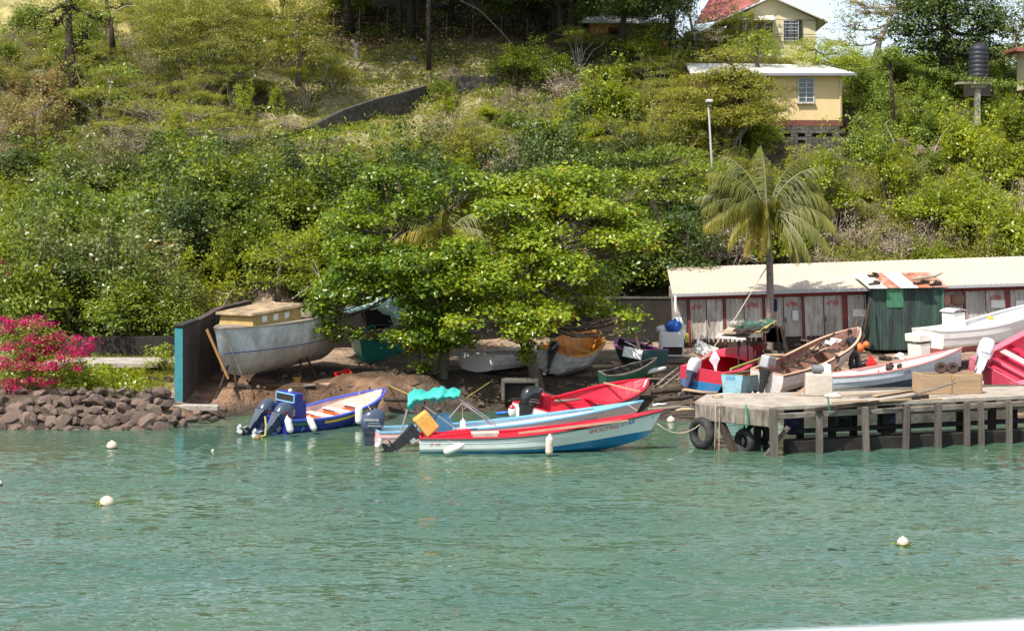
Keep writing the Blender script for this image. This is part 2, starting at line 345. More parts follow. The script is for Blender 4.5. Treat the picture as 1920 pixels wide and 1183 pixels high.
# ---------------------------------------------------------------- water
def make_water():
    xs = np.concatenate([[-500, -200, -80, -40, -28], np.arange(-22, 22.01, .2), [28, 40, 80, 200, 500]])
    ys = np.concatenate([[-300, -100, 0, 15, 22, 26], np.arange(28.5, 48, .12), np.arange(48, 66, .2), [70]])
    X, Y = np.meshgrid(xs, ys)
    Z = np.zeros_like(X); rng = np.random.RandomState(3)
    for i in range(90):
        lam = float(np.exp(rng.uniform(math.log(.6), math.log(2.6))))
        th = rng.normal(0, .55)+.12                   # crests lie roughly across the view
        kx, ky = math.sin(th)*2*math.pi/lam, math.cos(th)*2*math.pi/lam
        a = .0011*lam**.95
        Z += a*np.sin(kx*X+ky*Y+rng.uniform(0, 6.28))
    gust = np.array([[fbm(x*.16+3, y*.09, 2, 3) for x in xs] for y in ys])
    amp = np.interp(Y, [26, 40, 47, 52, 58, 66], [1.0, 1.0, .85, .42, .34, .2])*np.clip(1+gust*1.3, .45, 1.6)
    amp = amp*np.where((np.abs(X) > 22.5) | (Y < 27), 0, 1)
    Z = Z*amp
    ny, nx = X.shape; idx = np.arange(ny*nx).reshape(ny, nx)
    fs = np.stack([idx[:-1, :-1], idx[:-1, 1:], idx[1:, 1:], idx[1:, :-1]], -1).reshape(-1, 4)
    me = bpy.data.meshes.new('water'); me.from_pydata(np.stack([X, Y, Z], -1).reshape(-1, 3).tolist(), [], fs.tolist()); me.update()
    me.polygons.foreach_set('use_smooth', [True]*len(me.polygons))
    m, nt, n, l = nodes_of('sea_water')
    out = N(n, 'ShaderNodeOutputMaterial'); b = N(n, 'ShaderNodeBsdfPrincipled'); l.new(b.outputs[0], out.inputs[0])
    b.inputs['Roughness'].default_value = .06; b.inputs['IOR'].default_value = 1.6
    tc = N(n, 'ShaderNodeTexCoord'); mp = N(n, 'ShaderNodeMapping'); mp.inputs['Scale'].default_value = (.6, 1.35, 1)
    l.new(tc.outputs['Object'], mp.inputs[0])
    big = N(n, 'ShaderNodeTexNoise'); big.inputs['Scale'].default_value = .13; big.inputs['Detail'].default_value = 3; l.new(tc.outputs['Object'], big.inputs[0])
    cr = N(n, 'ShaderNodeValToRGB'); cr.color_ramp.elements[0].position = .35; cr.color_ramp.elements[0].color = (.052, .112, .082, 1)
    cr.color_ramp.elements[1].position = .65; cr.color_ramp.elements[1].color = (.070, .124, .070, 1)
    l.new(big.outputs[0], cr.inputs[0]); l.new(cr.outputs[0], b.inputs['Base Color'])
    sep = N(n, 'ShaderNodeSeparateXYZ'); l.new(tc.outputs['Object'], sep.inputs[0])
    calm = N(n, 'ShaderNodeMapRange'); calm.inputs[1].default_value = 46; calm.inputs[2].default_value = 54; calm.inputs[3].default_value = 1.0; calm.inputs[4].default_value = .32
    l.new(sep.outputs['Y'], calm.inputs[0])
    gust = N(n, 'ShaderNodeTexNoise'); gust.inputs['Scale'].default_value = .30; gust.inputs['Detail'].default_value = 3
    gm = N(n, 'ShaderNodeMapping'); gm.inputs['Scale'].default_value = (.5, 1.3, 1); gm.inputs['Rotation'].default_value = (0, 0, .15); l.new(tc.outputs['Object'], gm.inputs[0]); l.new(gm.outputs[0], gust.inputs[0])
    gr = N(n, 'ShaderNodeMapRange'); gr.inputs[1].default_value = .35; gr.inputs[2].default_value = .65; gr.inputs[3].default_value = .4; gr.inputs[4].default_value = 1.15; l.new(gust.outputs[0], gr.inputs[0])
    am = N(n, 'ShaderNodeMath', operation='MULTIPLY'); l.new(calm.outputs[0], am.inputs[0]); l.new(gr.outputs[0], am.inputs[1])
    acc = None
    for sc_, kx, ky, rot, det in (((2.2, 7.0, 1), .45, 1.6, .10, 2), ((4.4, 12.0, 1), .35, .95, -.2, 1)):
        mp = N(n, 'ShaderNodeMapping'); mp.inputs['Scale'].default_value = sc_; mp.inputs['Rotation'].default_value = (0, 0, rot); l.new(tc.outputs['Object'], mp.inputs[0])
        t = N(n, 'ShaderNodeTexNoise'); t.inputs['Scale'].default_value = 1.0; t.inputs['Detail'].default_value = det; l.new(mp.outputs[0], t.inputs[0])
        s1 = N(n, 'ShaderNodeVectorMath', operation='SUBTRACT'); s1.inputs[1].default_value = (.5, .555, .5); l.new(t.outputs['Color'], s1.inputs[0])
        s2 = N(n, 'ShaderNodeVectorMath', operation='MULTIPLY'); s2.inputs[1].default_value = (kx, ky, 0); l.new(s1.outputs[0], s2.inputs[0])
        if acc is None: acc = s2
        else:
            ad = N(n, 'ShaderNodeVectorMath', operation='ADD'); l.new(acc.outputs[0], ad.inputs[0]); l.new(s2.outputs[0], ad.inputs[1]); acc = ad
    scl = N(n, 'ShaderNodeVectorMath', operation='SCALE'); l.new(acc.outputs[0], scl.inputs[0]); l.new(am.outputs[0], scl.inputs['Scale'])
    geo = N(n, 'ShaderNodeNewGeometry'); ad = N(n, 'ShaderNodeVectorMath', operation='ADD'); l.new(geo.outputs['Normal'], ad.inputs[0]); l.new(scl.outputs[0], ad.inputs[1])
    nn = N(n, 'ShaderNodeVectorMath', operation='NORMALIZE'); l.new(ad.outputs[0], nn.inputs[0]); l.new(nn.outputs[0], b.inputs['Normal'])
    me.materials.append(m)
    o = bpy.data.objects.new('water', me); COL.objects.link(o); tag(o, kind='structure')
make_water()
# ================================================================ vegetation
RNG = np.random.RandomState(11)
def leaf_mesh(name, C, Nrm, S, V, mat, parent, aspect=.55, two=False):
    """C centres, Nrm leaf normals, S lengths, V per-leaf colour value: one mesh of real leaf-sized faces"""
    n = len(C)
    Nrm = Nrm/np.maximum(np.linalg.norm(Nrm, axis=1, keepdims=True), 1e-6)
    r = RNG.normal(size=(n, 3)); a = np.cross(Nrm, r); a /= np.maximum(np.linalg.norm(a, axis=1, keepdims=True), 1e-6)
    b = np.cross(Nrm, a); S = S[:, None]; w = S*aspect*.5
    if two:
        dr = Nrm*S*.16
        P = [C-a*S*.5, C+a*S*.5-dr, C-a*S*.1+b*w-dr, C+a*S*.28+b*w*.75-dr*1.2, C-a*S*.1-b*w-dr, C+a*S*.28-b*w*.75-dr*1.2]
        v = np.stack(P, 1).reshape(-1, 3); k = np.arange(n)[:, None]*6
        f = np.concatenate([k+np.array([[0, 4, 5, 1]]), k+np.array([[0, 1, 3, 2]])], 1).reshape(-1, 4); V = np.repeat(V, 2)
    else:
        P = [C-a*S*.5, C+b*w, C+a*S*.5-Nrm*S*.12, C-b*w]
        v = np.stack(P, 1).reshape(-1, 3); f = (np.arange(n)[:, None]*4+np.array([[0, 1, 2, 3]]))
    me = bpy.data.meshes.new(name)
    nv, nf = len(v), len(f)
    me.vertices.add(nv); me.vertices.foreach_set('co', v.astype(np.float32).ravel())
    me.loops.add(nf*4); me.loops.foreach_set('vertex_index', f.astype(np.int32).ravel())
    me.polygons.add(nf); me.polygons.foreach_set('loop_start', np.arange(0, nf*4, 4, dtype=np.int32)); me.polygons.foreach_set('loop_total', np.full(nf, 4, dtype=np.int32))
    me.update(calc_edges=True)
    at = me.attributes.new('leafv', 'FLOAT', 'FACE'); at.data.foreach_set('value', np.clip(V, 0, 1).astype(np.float32))
    me.materials.append(mat)
    o = bpy.data.objects.new(name, me); COL.objects.link(o); o.parent = parent
    return o

def blob_leaves(c, r, n, size, up=.6, shell=.75, clump=7, jit=.9, cval=.5, low=-.35):
    """n leaves in sprays spread through an ellipsoid, most near its upper outside"""
    c = np.array(c, float); r = np.array(r, float)
    k = max(1, int(n/clump)); d = RNG.normal(size=(k, 3)); d /= np.linalg.norm(d, axis=1, keepdims=True)
    d[:, 2] = np.where(d[:, 2] < low, -d[:, 2], d[:, 2])
    rad = np.where(RNG.rand(k) < shell, RNG.uniform(.78, 1.08, k), RNG.uniform(.25, .85, k))
    lump = 1+.16*np.sin(d[:, 0]*5+c[0])+.13*np.sin(d[:, 1]*7+c[1]*3)+.1*np.sin(d[:, 2]*9+d[:, 0]*4)
    cc = c+d*r*(rad*lump)[:, None]
    spr = size*1.15
    C = np.repeat(cc, clump, 0)+RNG.normal(size=(k*clump, 3))*np.array([spr, spr, spr*.55])*jit
    out = np.repeat(d/r, clump, 0); out /= np.linalg.norm(out, axis=1, keepdims=True)
    Nr = out*.55+np.array([0, 0, up])+RNG.normal(size=(k*clump, 3))*.42
    S = size*RNG.uniform(.65, 1.25, k*clump)
    V = np.repeat(cval+RNG.normal(0, .13, k), clump)+RNG.normal(0, .13, k*clump)
    return C, Nr, S, V

LM = {
 'bright': leafmat('leaf_bright', (.13,.185,.016), (.37,.43,.04), rough=.4, trans=.4),
 'almond': leafmat('leaf_almond', (.055,.12,.012), (.33,.42,.03), rough=.30, trans=.30, spec=.5, third=(.42,.30,.05)),
 'mid':    leafmat('leaf_mid', (.07,.13,.016), (.27,.33,.034), rough=.36, trans=.32, third=(.28,.24,.05)),
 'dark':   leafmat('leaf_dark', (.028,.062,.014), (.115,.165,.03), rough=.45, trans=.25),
 'olive':  leafmat('leaf_olive', (.125,.145,.022), (.32,.33,.045), rough=.5, trans=.38, third=(.27,.21,.09)),
 'feather':leafmat('leaf_feather', (.14,.165,.026), (.35,.37,.06), rough=.55, trans=.42),
 'twig':   leafmat('leaf_dry', (.22,.17,.11), (.45,.36,.25), rough=.8, trans=.15, third=(.14,.17,.04)),
 'orange': leafmat('leaf_orange', (.16,.18,.04), (.36,.25,.09), rough=.5, trans=.3, third=(.52,.22,.08)),
 'spotted':leafmat('leaf_spotted', (.07,.12,.025), (.25,.26,.07), rough=.36, trans=.28, third=(.50,.23,.05)),
 'magenta':leafmat('bract_magenta', (.32,.003,.06), (.58,.010,.13), rough=.6, trans=.45),
 'palm':   leafmat('leaf_palm', (.058,.075,.011), (.24,.235,.03), rough=.55, trans=.3, third=(.45,.33,.06)),
 'vine':   leafmat('leaf_vine', (.08,.145,.022), (.27,.35,.055), rough=.45, trans=.35),
}
M_bark = pmat('bark', (.13,.10,.075), rough=.9, var=.35, vs=6, stretch=(1,1,.3), bump=.6, bs=20, spec=.2)
M_barkgrey = pmat('bark_grey', (.34,.29,.24), rough=.9, var=.3, vs=6, stretch=(1,1,.3), bump=.5, bs=20, spec=.2)
M_darkbark = pmat('bark_dark', (.06,.045,.035), rough=.95, var=.35, vs=5, bump=.6, bs=14, spec=.15)

def curve(a, b, sag=0, n=5, jit=0.0):
    a = Vector(a); b = Vector(b); out = []
    for i in range(n+1):
        t = i/n; p = a.lerp(b, t); p.z += sag*4*t*(1-t)
        if 0 < i < n and jit: p += Vector([random.uniform(-jit, jit) for _ in range(3)])
        out.append(p)
    return out

def shrub_proto(kind, shape, R_, H_, n, size, name):
    """one shrub at the origin: foliage and stems as two meshes"""
    Cs = []; st = MB()
    nb = {'round': 13, 'umbrella': 9, 'upright': 10}.get(shape, 13)
    bl = []
    for i in range(nb):
        a = i*2.4+random.random(); q = math.sqrt((i+.5)/nb)*R_*.8
        if shape == 'umbrella': z = H_*random.uniform(.62, .9)-(q/R_)**2*H_*.22; rr = (R_*.42, R_*.42, H_*.10)
        elif shape == 'upright': z = H_*random.uniform(.35, .85); q *= .6; rr = (R_*.32, R_*.32, H_*.26)
        elif shape == 'low': z = H_*random.uniform(.2, .5); rr = (R_*.42, R_*.42, H_*.38)
        else: z = H_*(.62-.34*(q/R_)**2)*random.uniform(.75, 1.15); rr = (R_*.43, R_*.43, H_*.30)
        q *= random.uniform(.75, 1.25); z *= random.uniform(.8, 1.22); g_ = random.choice((.5, .7, .85, 1.0)); bl.append(((math.cos(a)*q, math.sin(a)*q, z), tuple(x*g_*random.uniform(.85, 1.2) for x in rr)))
    for c, r in bl:
        Cs.append(blob_leaves(c, r, n//nb, size, cval=.45+random.uniform(-.14, .14)))
        base = Vector((random.uniform(-.15, .15), random.uniform(-.15, .15), -.6))
        pts = curve(base, c, sag=.1*H_, n=4, jit=.06*H_)
        st.tube(pts, [.05, .045, .035, .025, .012], n=5)
        for k in range(5 if kind != 'twig' else 14):
            e = Vector(c)+Vector([random.gauss(0, .7)*r[j] for j in range(3)])+Vector((0,0,r[2]*.5))
            st.tube(curve(pts[-2], e, n=2, jit=.05), [.018, .012, .006], n=3)
    for k in range(7):      # long shoots that break the outline
        a = random.random()*6.28; q = R_*random.uniform(.2, .9); b0 = Vector((math.cos(a)*q*.6, math.sin(a)*q*.6, H_*.5)); e0 = Vector((math.cos(a)*q*1.15, math.sin(a)*q*1.15, H_*random.uniform(.95, 1.35)))
        sp = curve(b0, e0, sag=.06, n=5, jit=.05); st.tube(sp, [.022, .02, .016, .012, .009, .005], n=3)
        for p_ in sp[1:]: Cs.append(blob_leaves(p_, (.16, .16, .13), max(14, n//190), size, low=-1))
    C, Nn, S, V = [np.concatenate(x) for x in zip(*Cs)]
    root = empty(name)
    f = leaf_mesh('foliage', C, Nn, S, V, LM[kind], root)
    s = st.build('stems', M_barkgrey if kind in ('twig', 'feather', 'olive') else M_bark, root)
    return (root, [f, s])

PROTOS = {}
def mk(kind, key, shape, R_, H_, n, size, name, variants=2):
    PROTOS[key] = [shrub_proto(kind, shape, R_*random.uniform(.9,1.1), H_*random.uniform(.9,1.1), n, size, name) for _ in range(variants)]
mk('bright', 'bright', 'round', 1.9, 2.4, 5200, .17, 'leafy_shrub', 3)
mk('mid', 'mid', 'round', 2.0, 2.7, 5200, .17, 'leafy_shrub', 3)
mk('dark', 'dark', 'round', 2.1, 3.0, 6500, .16, 'dark_shrub', 2)
mk('olive', 'olive', 'low', 1.9, 2.0, 6500, .12, 'olive_shrub', 3)
mk('feather', 'feather', 'umbrella', 2.6, 3.2, 8000, .10, 'thorn_shrub', 3)
mk('twig', 'twig', 'low', 1.8, 1.8, 1900, .11, 'dry_shrub', 2)
mk('orange', 'orange', 'upright', 1.7, 2.9, 4500, .14, 'orange_leaved_shrub', 2)
mk('spotted', 'spotted', 'round', 2.0, 2.8, 6500, .155, 'broad_leaved_shrub', 2)
mk('vine', 'vine', 'low', 2.0, 2.0, 5000, .19, 'creeper_shrub', 2)
mk('bright', 'upright', 'upright', 1.5, 3.3, 5200, .13, 'upright_shrub', 2)

def in_poly(x, y, P):
    c = False; j = len(P)-1
    for i in range(len(P)):
        if (P[i][1] > y) != (P[j][1] > y) and x < (P[j][0]-P[i][0])*(y-P[i][1])/(P[j][1]-P[i][1])+P[i][0]: c = not c
        j = i
    return c
# open ground (in plan view) that keeps clear of shrubs
def clear_at(x, y, px, py):
    if in_poly(px, py, [(130,300),(330,290),(330,330),(150,345)]): return True
    if in_poly(px, py, [(600,96),(640,112),(880,118),(860,60),(960,60),(1130,60),(1180,90),(1130,100),(960,118),(900,135),(770,170),(700,195),(620,235),(545,252),(560,225),(640,190),(655,150),(600,110)]): return True
    if py < 50 and px < 130: return True
    if in_poly(px, py, [(500,262),(760,180),(800,235),(690,320),(520,345)]): return True
    if x > 14 and 93.5 < y < 107 and 1440 < px < 1600 and py > 150: return True
    if x > 12 and 108 < y and 1330 < px < 1560 and py < 110: return True
    return False
# regions by where they stand on the slope: (polygon seen from the quay side, mix, words, scale)
REG = [
 ([(0,170),(150,120),(170,330),(0,350)], ['orange']*4+['mid','twig'], 'in the orange patch above the bougainvillea', .7),
 ([(0,0),(180,0),(180,170),(0,200)], ['twig','olive','mid','olive'], 'on the upper slope around the vine covered tree', .6),
 ([(180,0),(620,0),(640,240),(520,260),(180,330)], ['feather','olive','feather','twig','upright'], 'under the tall feathery tree on the upper slope', .6),
 ([(0,330),(560,320),(600,420),(330,560),(0,560)], ['spotted','dark','mid','bright','dark','vine'], 'in the dark thicket above the path', .85),
 ([(0,480),(330,480),(330,720),(0,720)], ['spotted','spotted','mid'], 'flecked with orange behind the bougainvillea', 1.0),
 ([(330,420),(640,420),(640,700),(330,700)], ['upright','bright','mid'], 'behind the hauled out cabin boat', .9),
 ([(500,240),(700,240),(690,320),(500,330)], ['bright','bright','olive'], 'on the grassy bank below the stone retaining wall', .5),
 ([(690,110),(1060,110),(1060,230),(690,230)], ['bright','olive','mid','twig','bright'], 'just below the lawn and the utility pole', .5),
 ([(690,230),(1110,230),(1110,330),(690,330)], ['olive','bright','twig','feather','bright'], 'on the slope right above the sea almond tree', .75),
 ([(1060,60),(1500,60),(1480,200),(1060,220)], ['feather','olive','twig','feather','bright'], 'on the crest beside the yellow house', .72),
 ([(1060,200),(1560,200),(1560,360),(1060,360)], ['feather','feather','bright','olive'], 'layered on the slope below the yellow house', .9),
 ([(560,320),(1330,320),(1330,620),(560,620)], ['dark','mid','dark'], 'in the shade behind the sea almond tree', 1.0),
 ([(1560,100),(1920,100),(1920,300),(1560,300)], ['vine','mid','vine','bright'], 'around the vine draped pole right of the yellow house', .66),
 ([(1330,280),(1920,280),(1920,400),(1330,400)], ['mid','bright','olive','upright','vine'], 'on the slope between the palm and the grey boulders', .85),
 ([(1330,400),(1920,400),(1920,560),(1330,560)], ['olive','upright','twig','olive','bright'], 'among dry stalks right behind the shed roof', .95),
]
WORDS = {'bright':'bright yellow green bushy shrub','mid':'mid green leafy shrub','dark':'deep green glossy shrub','olive':'low olive green fine leaved shrub',
 'feather':'flat topped feathery thorn shrub','twig':'dry brown twiggy shrub','orange':'thin upright shrub turning orange','spotted':'broad leaved shrub',
 'vine':'shrub smothered in broad creeper','upright':'upright light green shrub'}
used = {k: [0]*len(v) for k, v in PROTOS.items()}
def place_shrub(key, x, y, s, words, zoff=0.0):
    i = random.randrange(len(PROTOS[key])); root, kids = PROTOS[key][i]
    if used[key][i] == 0: o = root
    else: o = copy_tree(root, kids=kids)
    used[key][i] += 1
    o.location = (x, y, gz(x, y)+zoff); o.rotation_euler = (0, 0, random.uniform(0, 6.28))
    k_ = random.choice((.75,.9,1.0,1.15,1.35)); o.scale = (s*k_*random.uniform(.85, 1.2), s*k_*random.uniform(.85, 1.2), s*k_*random.uniform(.8, 1.2))
    lab = WORDS[key]
    tag(o, lab+' '+words, 'shrub', WORDS[key].split(' shrub')[0]+' shrubs '+words)
    return o
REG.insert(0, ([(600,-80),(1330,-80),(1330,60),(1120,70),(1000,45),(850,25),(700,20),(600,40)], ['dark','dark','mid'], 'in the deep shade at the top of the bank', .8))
cnt = 0
y = 66.0; row = 0
while y < 121:
    step = 2.45+(y-66)*.012
    x = -37+(row % 2)*step/2
    while x < 37:
        xx = x+random.uniform(-.75, .75); yy = y+random.uniform(-.6, .6); x += step
        toe = 66.6 if xx < -12.5 else (77.6 if xx < 6.5 else 83.0)
        if yy < toe or (xx > -13.5 and xx < -10.8 and yy < 72): continue
        z = gz(xx, yy); px = 960+F*xx/yy; py = YH+(HC-z)*F/yy
        if px < -190 or px > 2090: continue
        if py < -60: continue
        if clear_at(xx, yy, px, py-12): continue
        reg = None
        for P, mix, words, s in REG:
            if in_poly(px, py-18, P): reg = (mix, words, s); break
        if reg is None: continue
        if 'in the shade' in reg[1] and random.random() < .35: continue
        place_shrub(random.choice(reg[0]), xx, yy, reg[2]*random.uniform(.8, 1.2), reg[1]); cnt += 1
    y += step*.82; row += 1
print('shrubs', cnt)
for k, v in PROTOS.items():
    for i, (root, kids) in enumerate(v):
        if used[k][i] == 0:
            for c in kids+[root]: bpy.data.objects.remove(c)

# ---- undergrowth and grass: masses nobody could count
def scatter(n, cond, size, kind, name, label, up=.3, hmax=.5, tall=False, xr=(-50, 50), yr=(60, 124)):
    C = []
    X = RNG.uniform(xr[0], xr[1], n); Y = RNG.uniform(yr[0], yr[1], n); Z = g0(X, Y)
    px = 960+F*X/Y; py = YH+(HC-Z)*F/Y
    keep = np.array([cond(a, b, c, d, e) for a, b, c, d, e in zip(X, Y, Z, px, py)]) & (px > -520) & (px < 2440)
    X, Y, Z = X[keep], Y[keep], Z[keep]; m = len(X)
    bump = np.array([fbm(a*.35, b*.35)*(.22+1.3*min(1, max(0, (c-1.9)/4)))+fbm(a*1.3, b*1.3, 5, 3)*.15 for a, b, c in zip(X, Y, Z)])
    k = 6
    P = np.repeat(np.stack([X, Y, Z+bump], 1), k, 0)+np.concatenate([RNG.normal(0, .28, (m*k, 2)), RNG.uniform(.02, hmax, (m*k, 1))], 1)
    if tall: Nr = np.concatenate([RNG.normal(size=(m*k, 2)), RNG.normal(0, .25, (m*k, 1))], 1)
    else: Nr = np.array([0, 0, up])+RNG.normal(size=(m*k, 3))*.5
    S = size*RNG.uniform(.6, 1.4, m*k); V = np.repeat(.45+RNG.normal(0, .18, m), k)+RNG.normal(0, .12, m*k)
    o = leaf_mesh(name, P, Nr, S, V, LM[kind], None, aspect=.22 if tall else .6)
    tag(o, label, 'undergrowth', kind='stuff')
hillc = lambda x, y, z, px, py: z > 2.2 and not clear_at(x, y, px, py) and py > -30 and not (y < (78 if x < 6 else 82) and x > -12)
scatter(20000, hillc, .17, 'mid', 'undergrowth', 'tangled green undergrowth carpeting the hillside between the shrubs', yr=(66, 122))
scatter(12000, hillc, .14, 'olive', 'undergrowth', 'olive green weeds and seedlings between the shrubs of the slope', yr=(66, 122))
scatter(4500, hillc, .16, 'twig', 'undergrowth', 'dead brown stalks and leaf litter among the shrubs', yr=(66, 122))
scatter(7000, lambda x, y, z, px, py: x > 12 and hillc(x, y, z, px, py), .17, 'bright', 'undergrowth', 'bright green weeds covering the slope behind the shed', hmax=.7, xr=(12, 38), yr=(82, 118))
grassc = lambda x, y, z, px, py: 560 < px < 1000 and 95 < py < 260 and fbm(x*.6, y*.6) > -.12
scatter(5200, grassc, .22, 'feather', 'grass', 'patchy dry green grass on the bare bank above the stone retaining wall', tall=True, hmax=.22, xr=(-16, 3), yr=(94, 116))
def lowgrass(x, y, z, px, py): return -19 < x < -12.6 and 60.4 < y < 68 and fbm(x*.8, y*.8) > -.3-.05*(y-62)
scatter(5500, lowgrass, .13, 'feather', 'grass', 'short yellow green grass between the boulders and the path', tall=True, hmax=.10, xr=(-19, -12), yr=(60, 68))
scatter(700, lambda x, y, z, px, py: 120 < px < 260 and 60.2 < y < 63, .16, 'bright', 'weeds', 'bright green weeds growing at the top of the boulders', hmax=.4, xr=(-17, -12), yr=(60, 63.5))
scatter(1500, lambda x, y, z, px, py: py > 230 and 500 < px < 760 and py < 340, .3, 'bright', 'grass', 'long bright grass on the bank below the stone retaining wall', tall=True, hmax=.5, xr=(-17, -3), yr=(84, 102))

# ---- single trees, each with its own trunk and crown
def tree(name, label, trunk, blobs, kind, size, dens=1.0, bark=None, tr=.22, two=False, cat='tree', aspect=.6, branches=True, clump=7, twigs=0, shell=.75, up=.6, trunks=None):
    """trunk: [(px,py,Y)...]; blobs: (px,py,rx,ry,Y,depth) measured in the photo and stood at depth Y (metres)"""
    tp = [W(*p) for p in trunk]; base = tp[0].copy()
    root = empty(name, base, 0, label, cat)
    t = MB(); rel = [p-base for p in tp]; rel[0].z -= .4
    t.tube(rel, [tr*(1.35 if i == 0 else 1-.55*i/(len(rel)-1)) for i in range(len(rel))], n=9)
    for tt in (trunks or []):
        q = [W(*p)-base for p in tt]; q[0].z -= .4
        t.tube(q, [tr*.8*(1-.6*i/(len(q)-1)) for i in range(len(q))], n=8)
    Cs = []
    if kind == 'almond':
        nb = []
        for (px, py, rx, ry, Y, dp) in blobs:
            for k in range(3):
                nb.append((px+random.uniform(-.62,.62)*rx, py+random.uniform(-.9,.9)*ry*.8, rx*random.uniform(.38,.62), ry*random.uniform(.55,.95), Y+random.uniform(-.6,.6)*dp, dp*random.uniform(.5,.8)))
        blobs = nb
    for (px, py, rx, ry, Y, dp) in blobs:
        c = W(px, py, Y)-base; kz = 1.12 if kind == 'almond' else 1.0; r = (rx*Y/F*(1.06 if kind == 'almond' else 1), dp*(1.15 if kind == 'almond' else 1), ry*Y/F*kz)
        area = r[0]*r[1]*3.2+ (r[0]+r[1])*r[2]*3.0
        n = int(dens*area*1.15/(size*size*aspect))
        Cs.append(blob_leaves(c, r, n, size, cval=.45+random.uniform(-.13, .13), clump=clump, shell=shell, up=up))
        if branches:
            top = min(rel[1:], key=lambda p: (p-c).length+1.3*max(0, c.z-p.z))
            pts = curve(top, c, sag=-.12*(c-top).length, n=4, jit=.08)
            bw = tr*(.26 if kind == 'almond' else .42); t.tube(pts, [bw, bw*.8, bw*.64, bw*.46, bw*.22], n=6)
            for k in range(4+twigs):
                e = c+Vector((random.uniform(-.85, .85)*r[0], random.uniform(-.85, .85)*r[1], random.uniform(-.3, .8)*r[2]))
                t.tube(curve(pts[random.choice((2, 3, 4))], e, n=3, jit=.06+.05*(twigs > 0)), [tr*.15, tr*.11, tr*.07, .008], n=4)
    C, Nn, S, V = [np.concatenate(x) for x in zip(*Cs)]
    t.build('trunk', bark or M_bark, root, smooth=True)
    leaf_mesh('crown', C, Nn, S, V, LM[kind], root, aspect=aspect, two=two)
    return root

# sea almond trees on the shore
tree('sea_almond_tree', 'broad sea almond tree with layered glossy leaves and a leaning trunk beside the orange boat',
     [(1012,728,64.2),(1000,690,64.3),(982,640,64.4),(975,590,64.6),(985,520,65),(1000,450,66)],
     [(1000,345,95,26,68,1.6),(1090,340,85,26,69,1.6),(930,355,80,24,68,1.5),(1180,335,55,20,70,1.3),(1060,385,100,24,67,1.6),(960,400,80,22,66,1.4),(1140,395,70,22,68,1.4),(1180,440,60,16,67,1.3),(1120,460,95,20,66,1.5),
      (1200,468,40,12,66,1),(1010,475,95,24,64.5,1.6),(930,500,80,24,63.8,1.5),(1060,520,75,22,64.5,1.4),(1110,500,70,18,65,1.3),(960,545,70,22,64,1.3),(905,530,60,20,63,1.1),
      (1030,570,60,20,64.5,1.2),(1090,570,55,20,65.5,1.1),(930,590,62,17,62.6,1.0),(880,608,40,14,62.4,.8),(985,596,50,18,62.8,.9),(985,628,46,15,62.8,.9),(1050,598,44,12,62.6,1.0),(1130,590,60,13,67,1.1),(1185,600,35,9,65,.8),(1175,620,25,7,65,.6),(985,660,24,22,63.6,.5),
      (1020,430,90,20,66,1.5),(870,470,60,18,64,1.2),(1000,420,130,48,69.5,1.8),(1120,420,90,48,69.5,1.6),(1010,545,90,38,71,1.4),(920,565,60,36,66.5,1.2),(1090,545,70,34,71.5,1.3),(960,470,90,40,69,1.4)],
     'almond', .175, dens=1.25, tr=.24, two=True, aspect=.62, clump=6)
tree('sea_almond_tree', 'dense sea almond tree spreading over the covered teal boat',
     [(828,728,65.2),(830,690,65.2),(835,640,65.3),(820,580,65.6),(790,500,66),(770,420,67)],
     [(725,335,62,24,68,1.5),(700,370,66,24,68,1.5),(790,360,70,24,68,1.5),(865,345,60,22,68,1.4),(660,410,60,22,67,1.4),(735,400,65,20,67,1.5),(650,470,50,18,66,1.3),(720,465,75,20,65.5,1.5),
      (620,490,38,14,66,1.1),(690,500,85,18,64.6,1.5),(790,492,95,22,64,1.6),(860,500,60,22,64,1.3),(640,530,60,18,65,1.3),(720,540,80,20,64,1.4),(800,545,80,24,64,1.4),(610,565,45,16,65,1.1),(605,590,38,14,65,1),
      (650,552,48,13,64.4,1.1),(610,625,36,14,64.6,.9),(585,615,30,12,65,.8),(655,628,34,9,65,.7),(780,600,55,30,64.5,1.1),(830,600,45,30,65,1.0),(765,562,40,14,64.4,1.0),(765,650,42,26,64,.9),(745,640,28,16,63.8,.7),(812,655,36,20,64.6,.8),(790,690,20,10,64.4,.5),(870,650,26,12,64,.7),(845,628,40,14,63.4,.8),(780,440,120,40,71,1.6),(690,430,90,44,69.5,1.6),(700,528,90,26,67.5,1.3),(800,590,75,48,67.2,1.3),(865,585,50,42,66.8,1.1),(625,548,45,24,67.5,1.1),(790,655,55,34,66.6,1.0)],
     'almond', .175, dens=1.25, tr=.23, two=True, aspect=.62, clump=6, trunks=[[(790,726,65),(786,690,65.1),(780,650,65.3),(775,600,65.6)]])
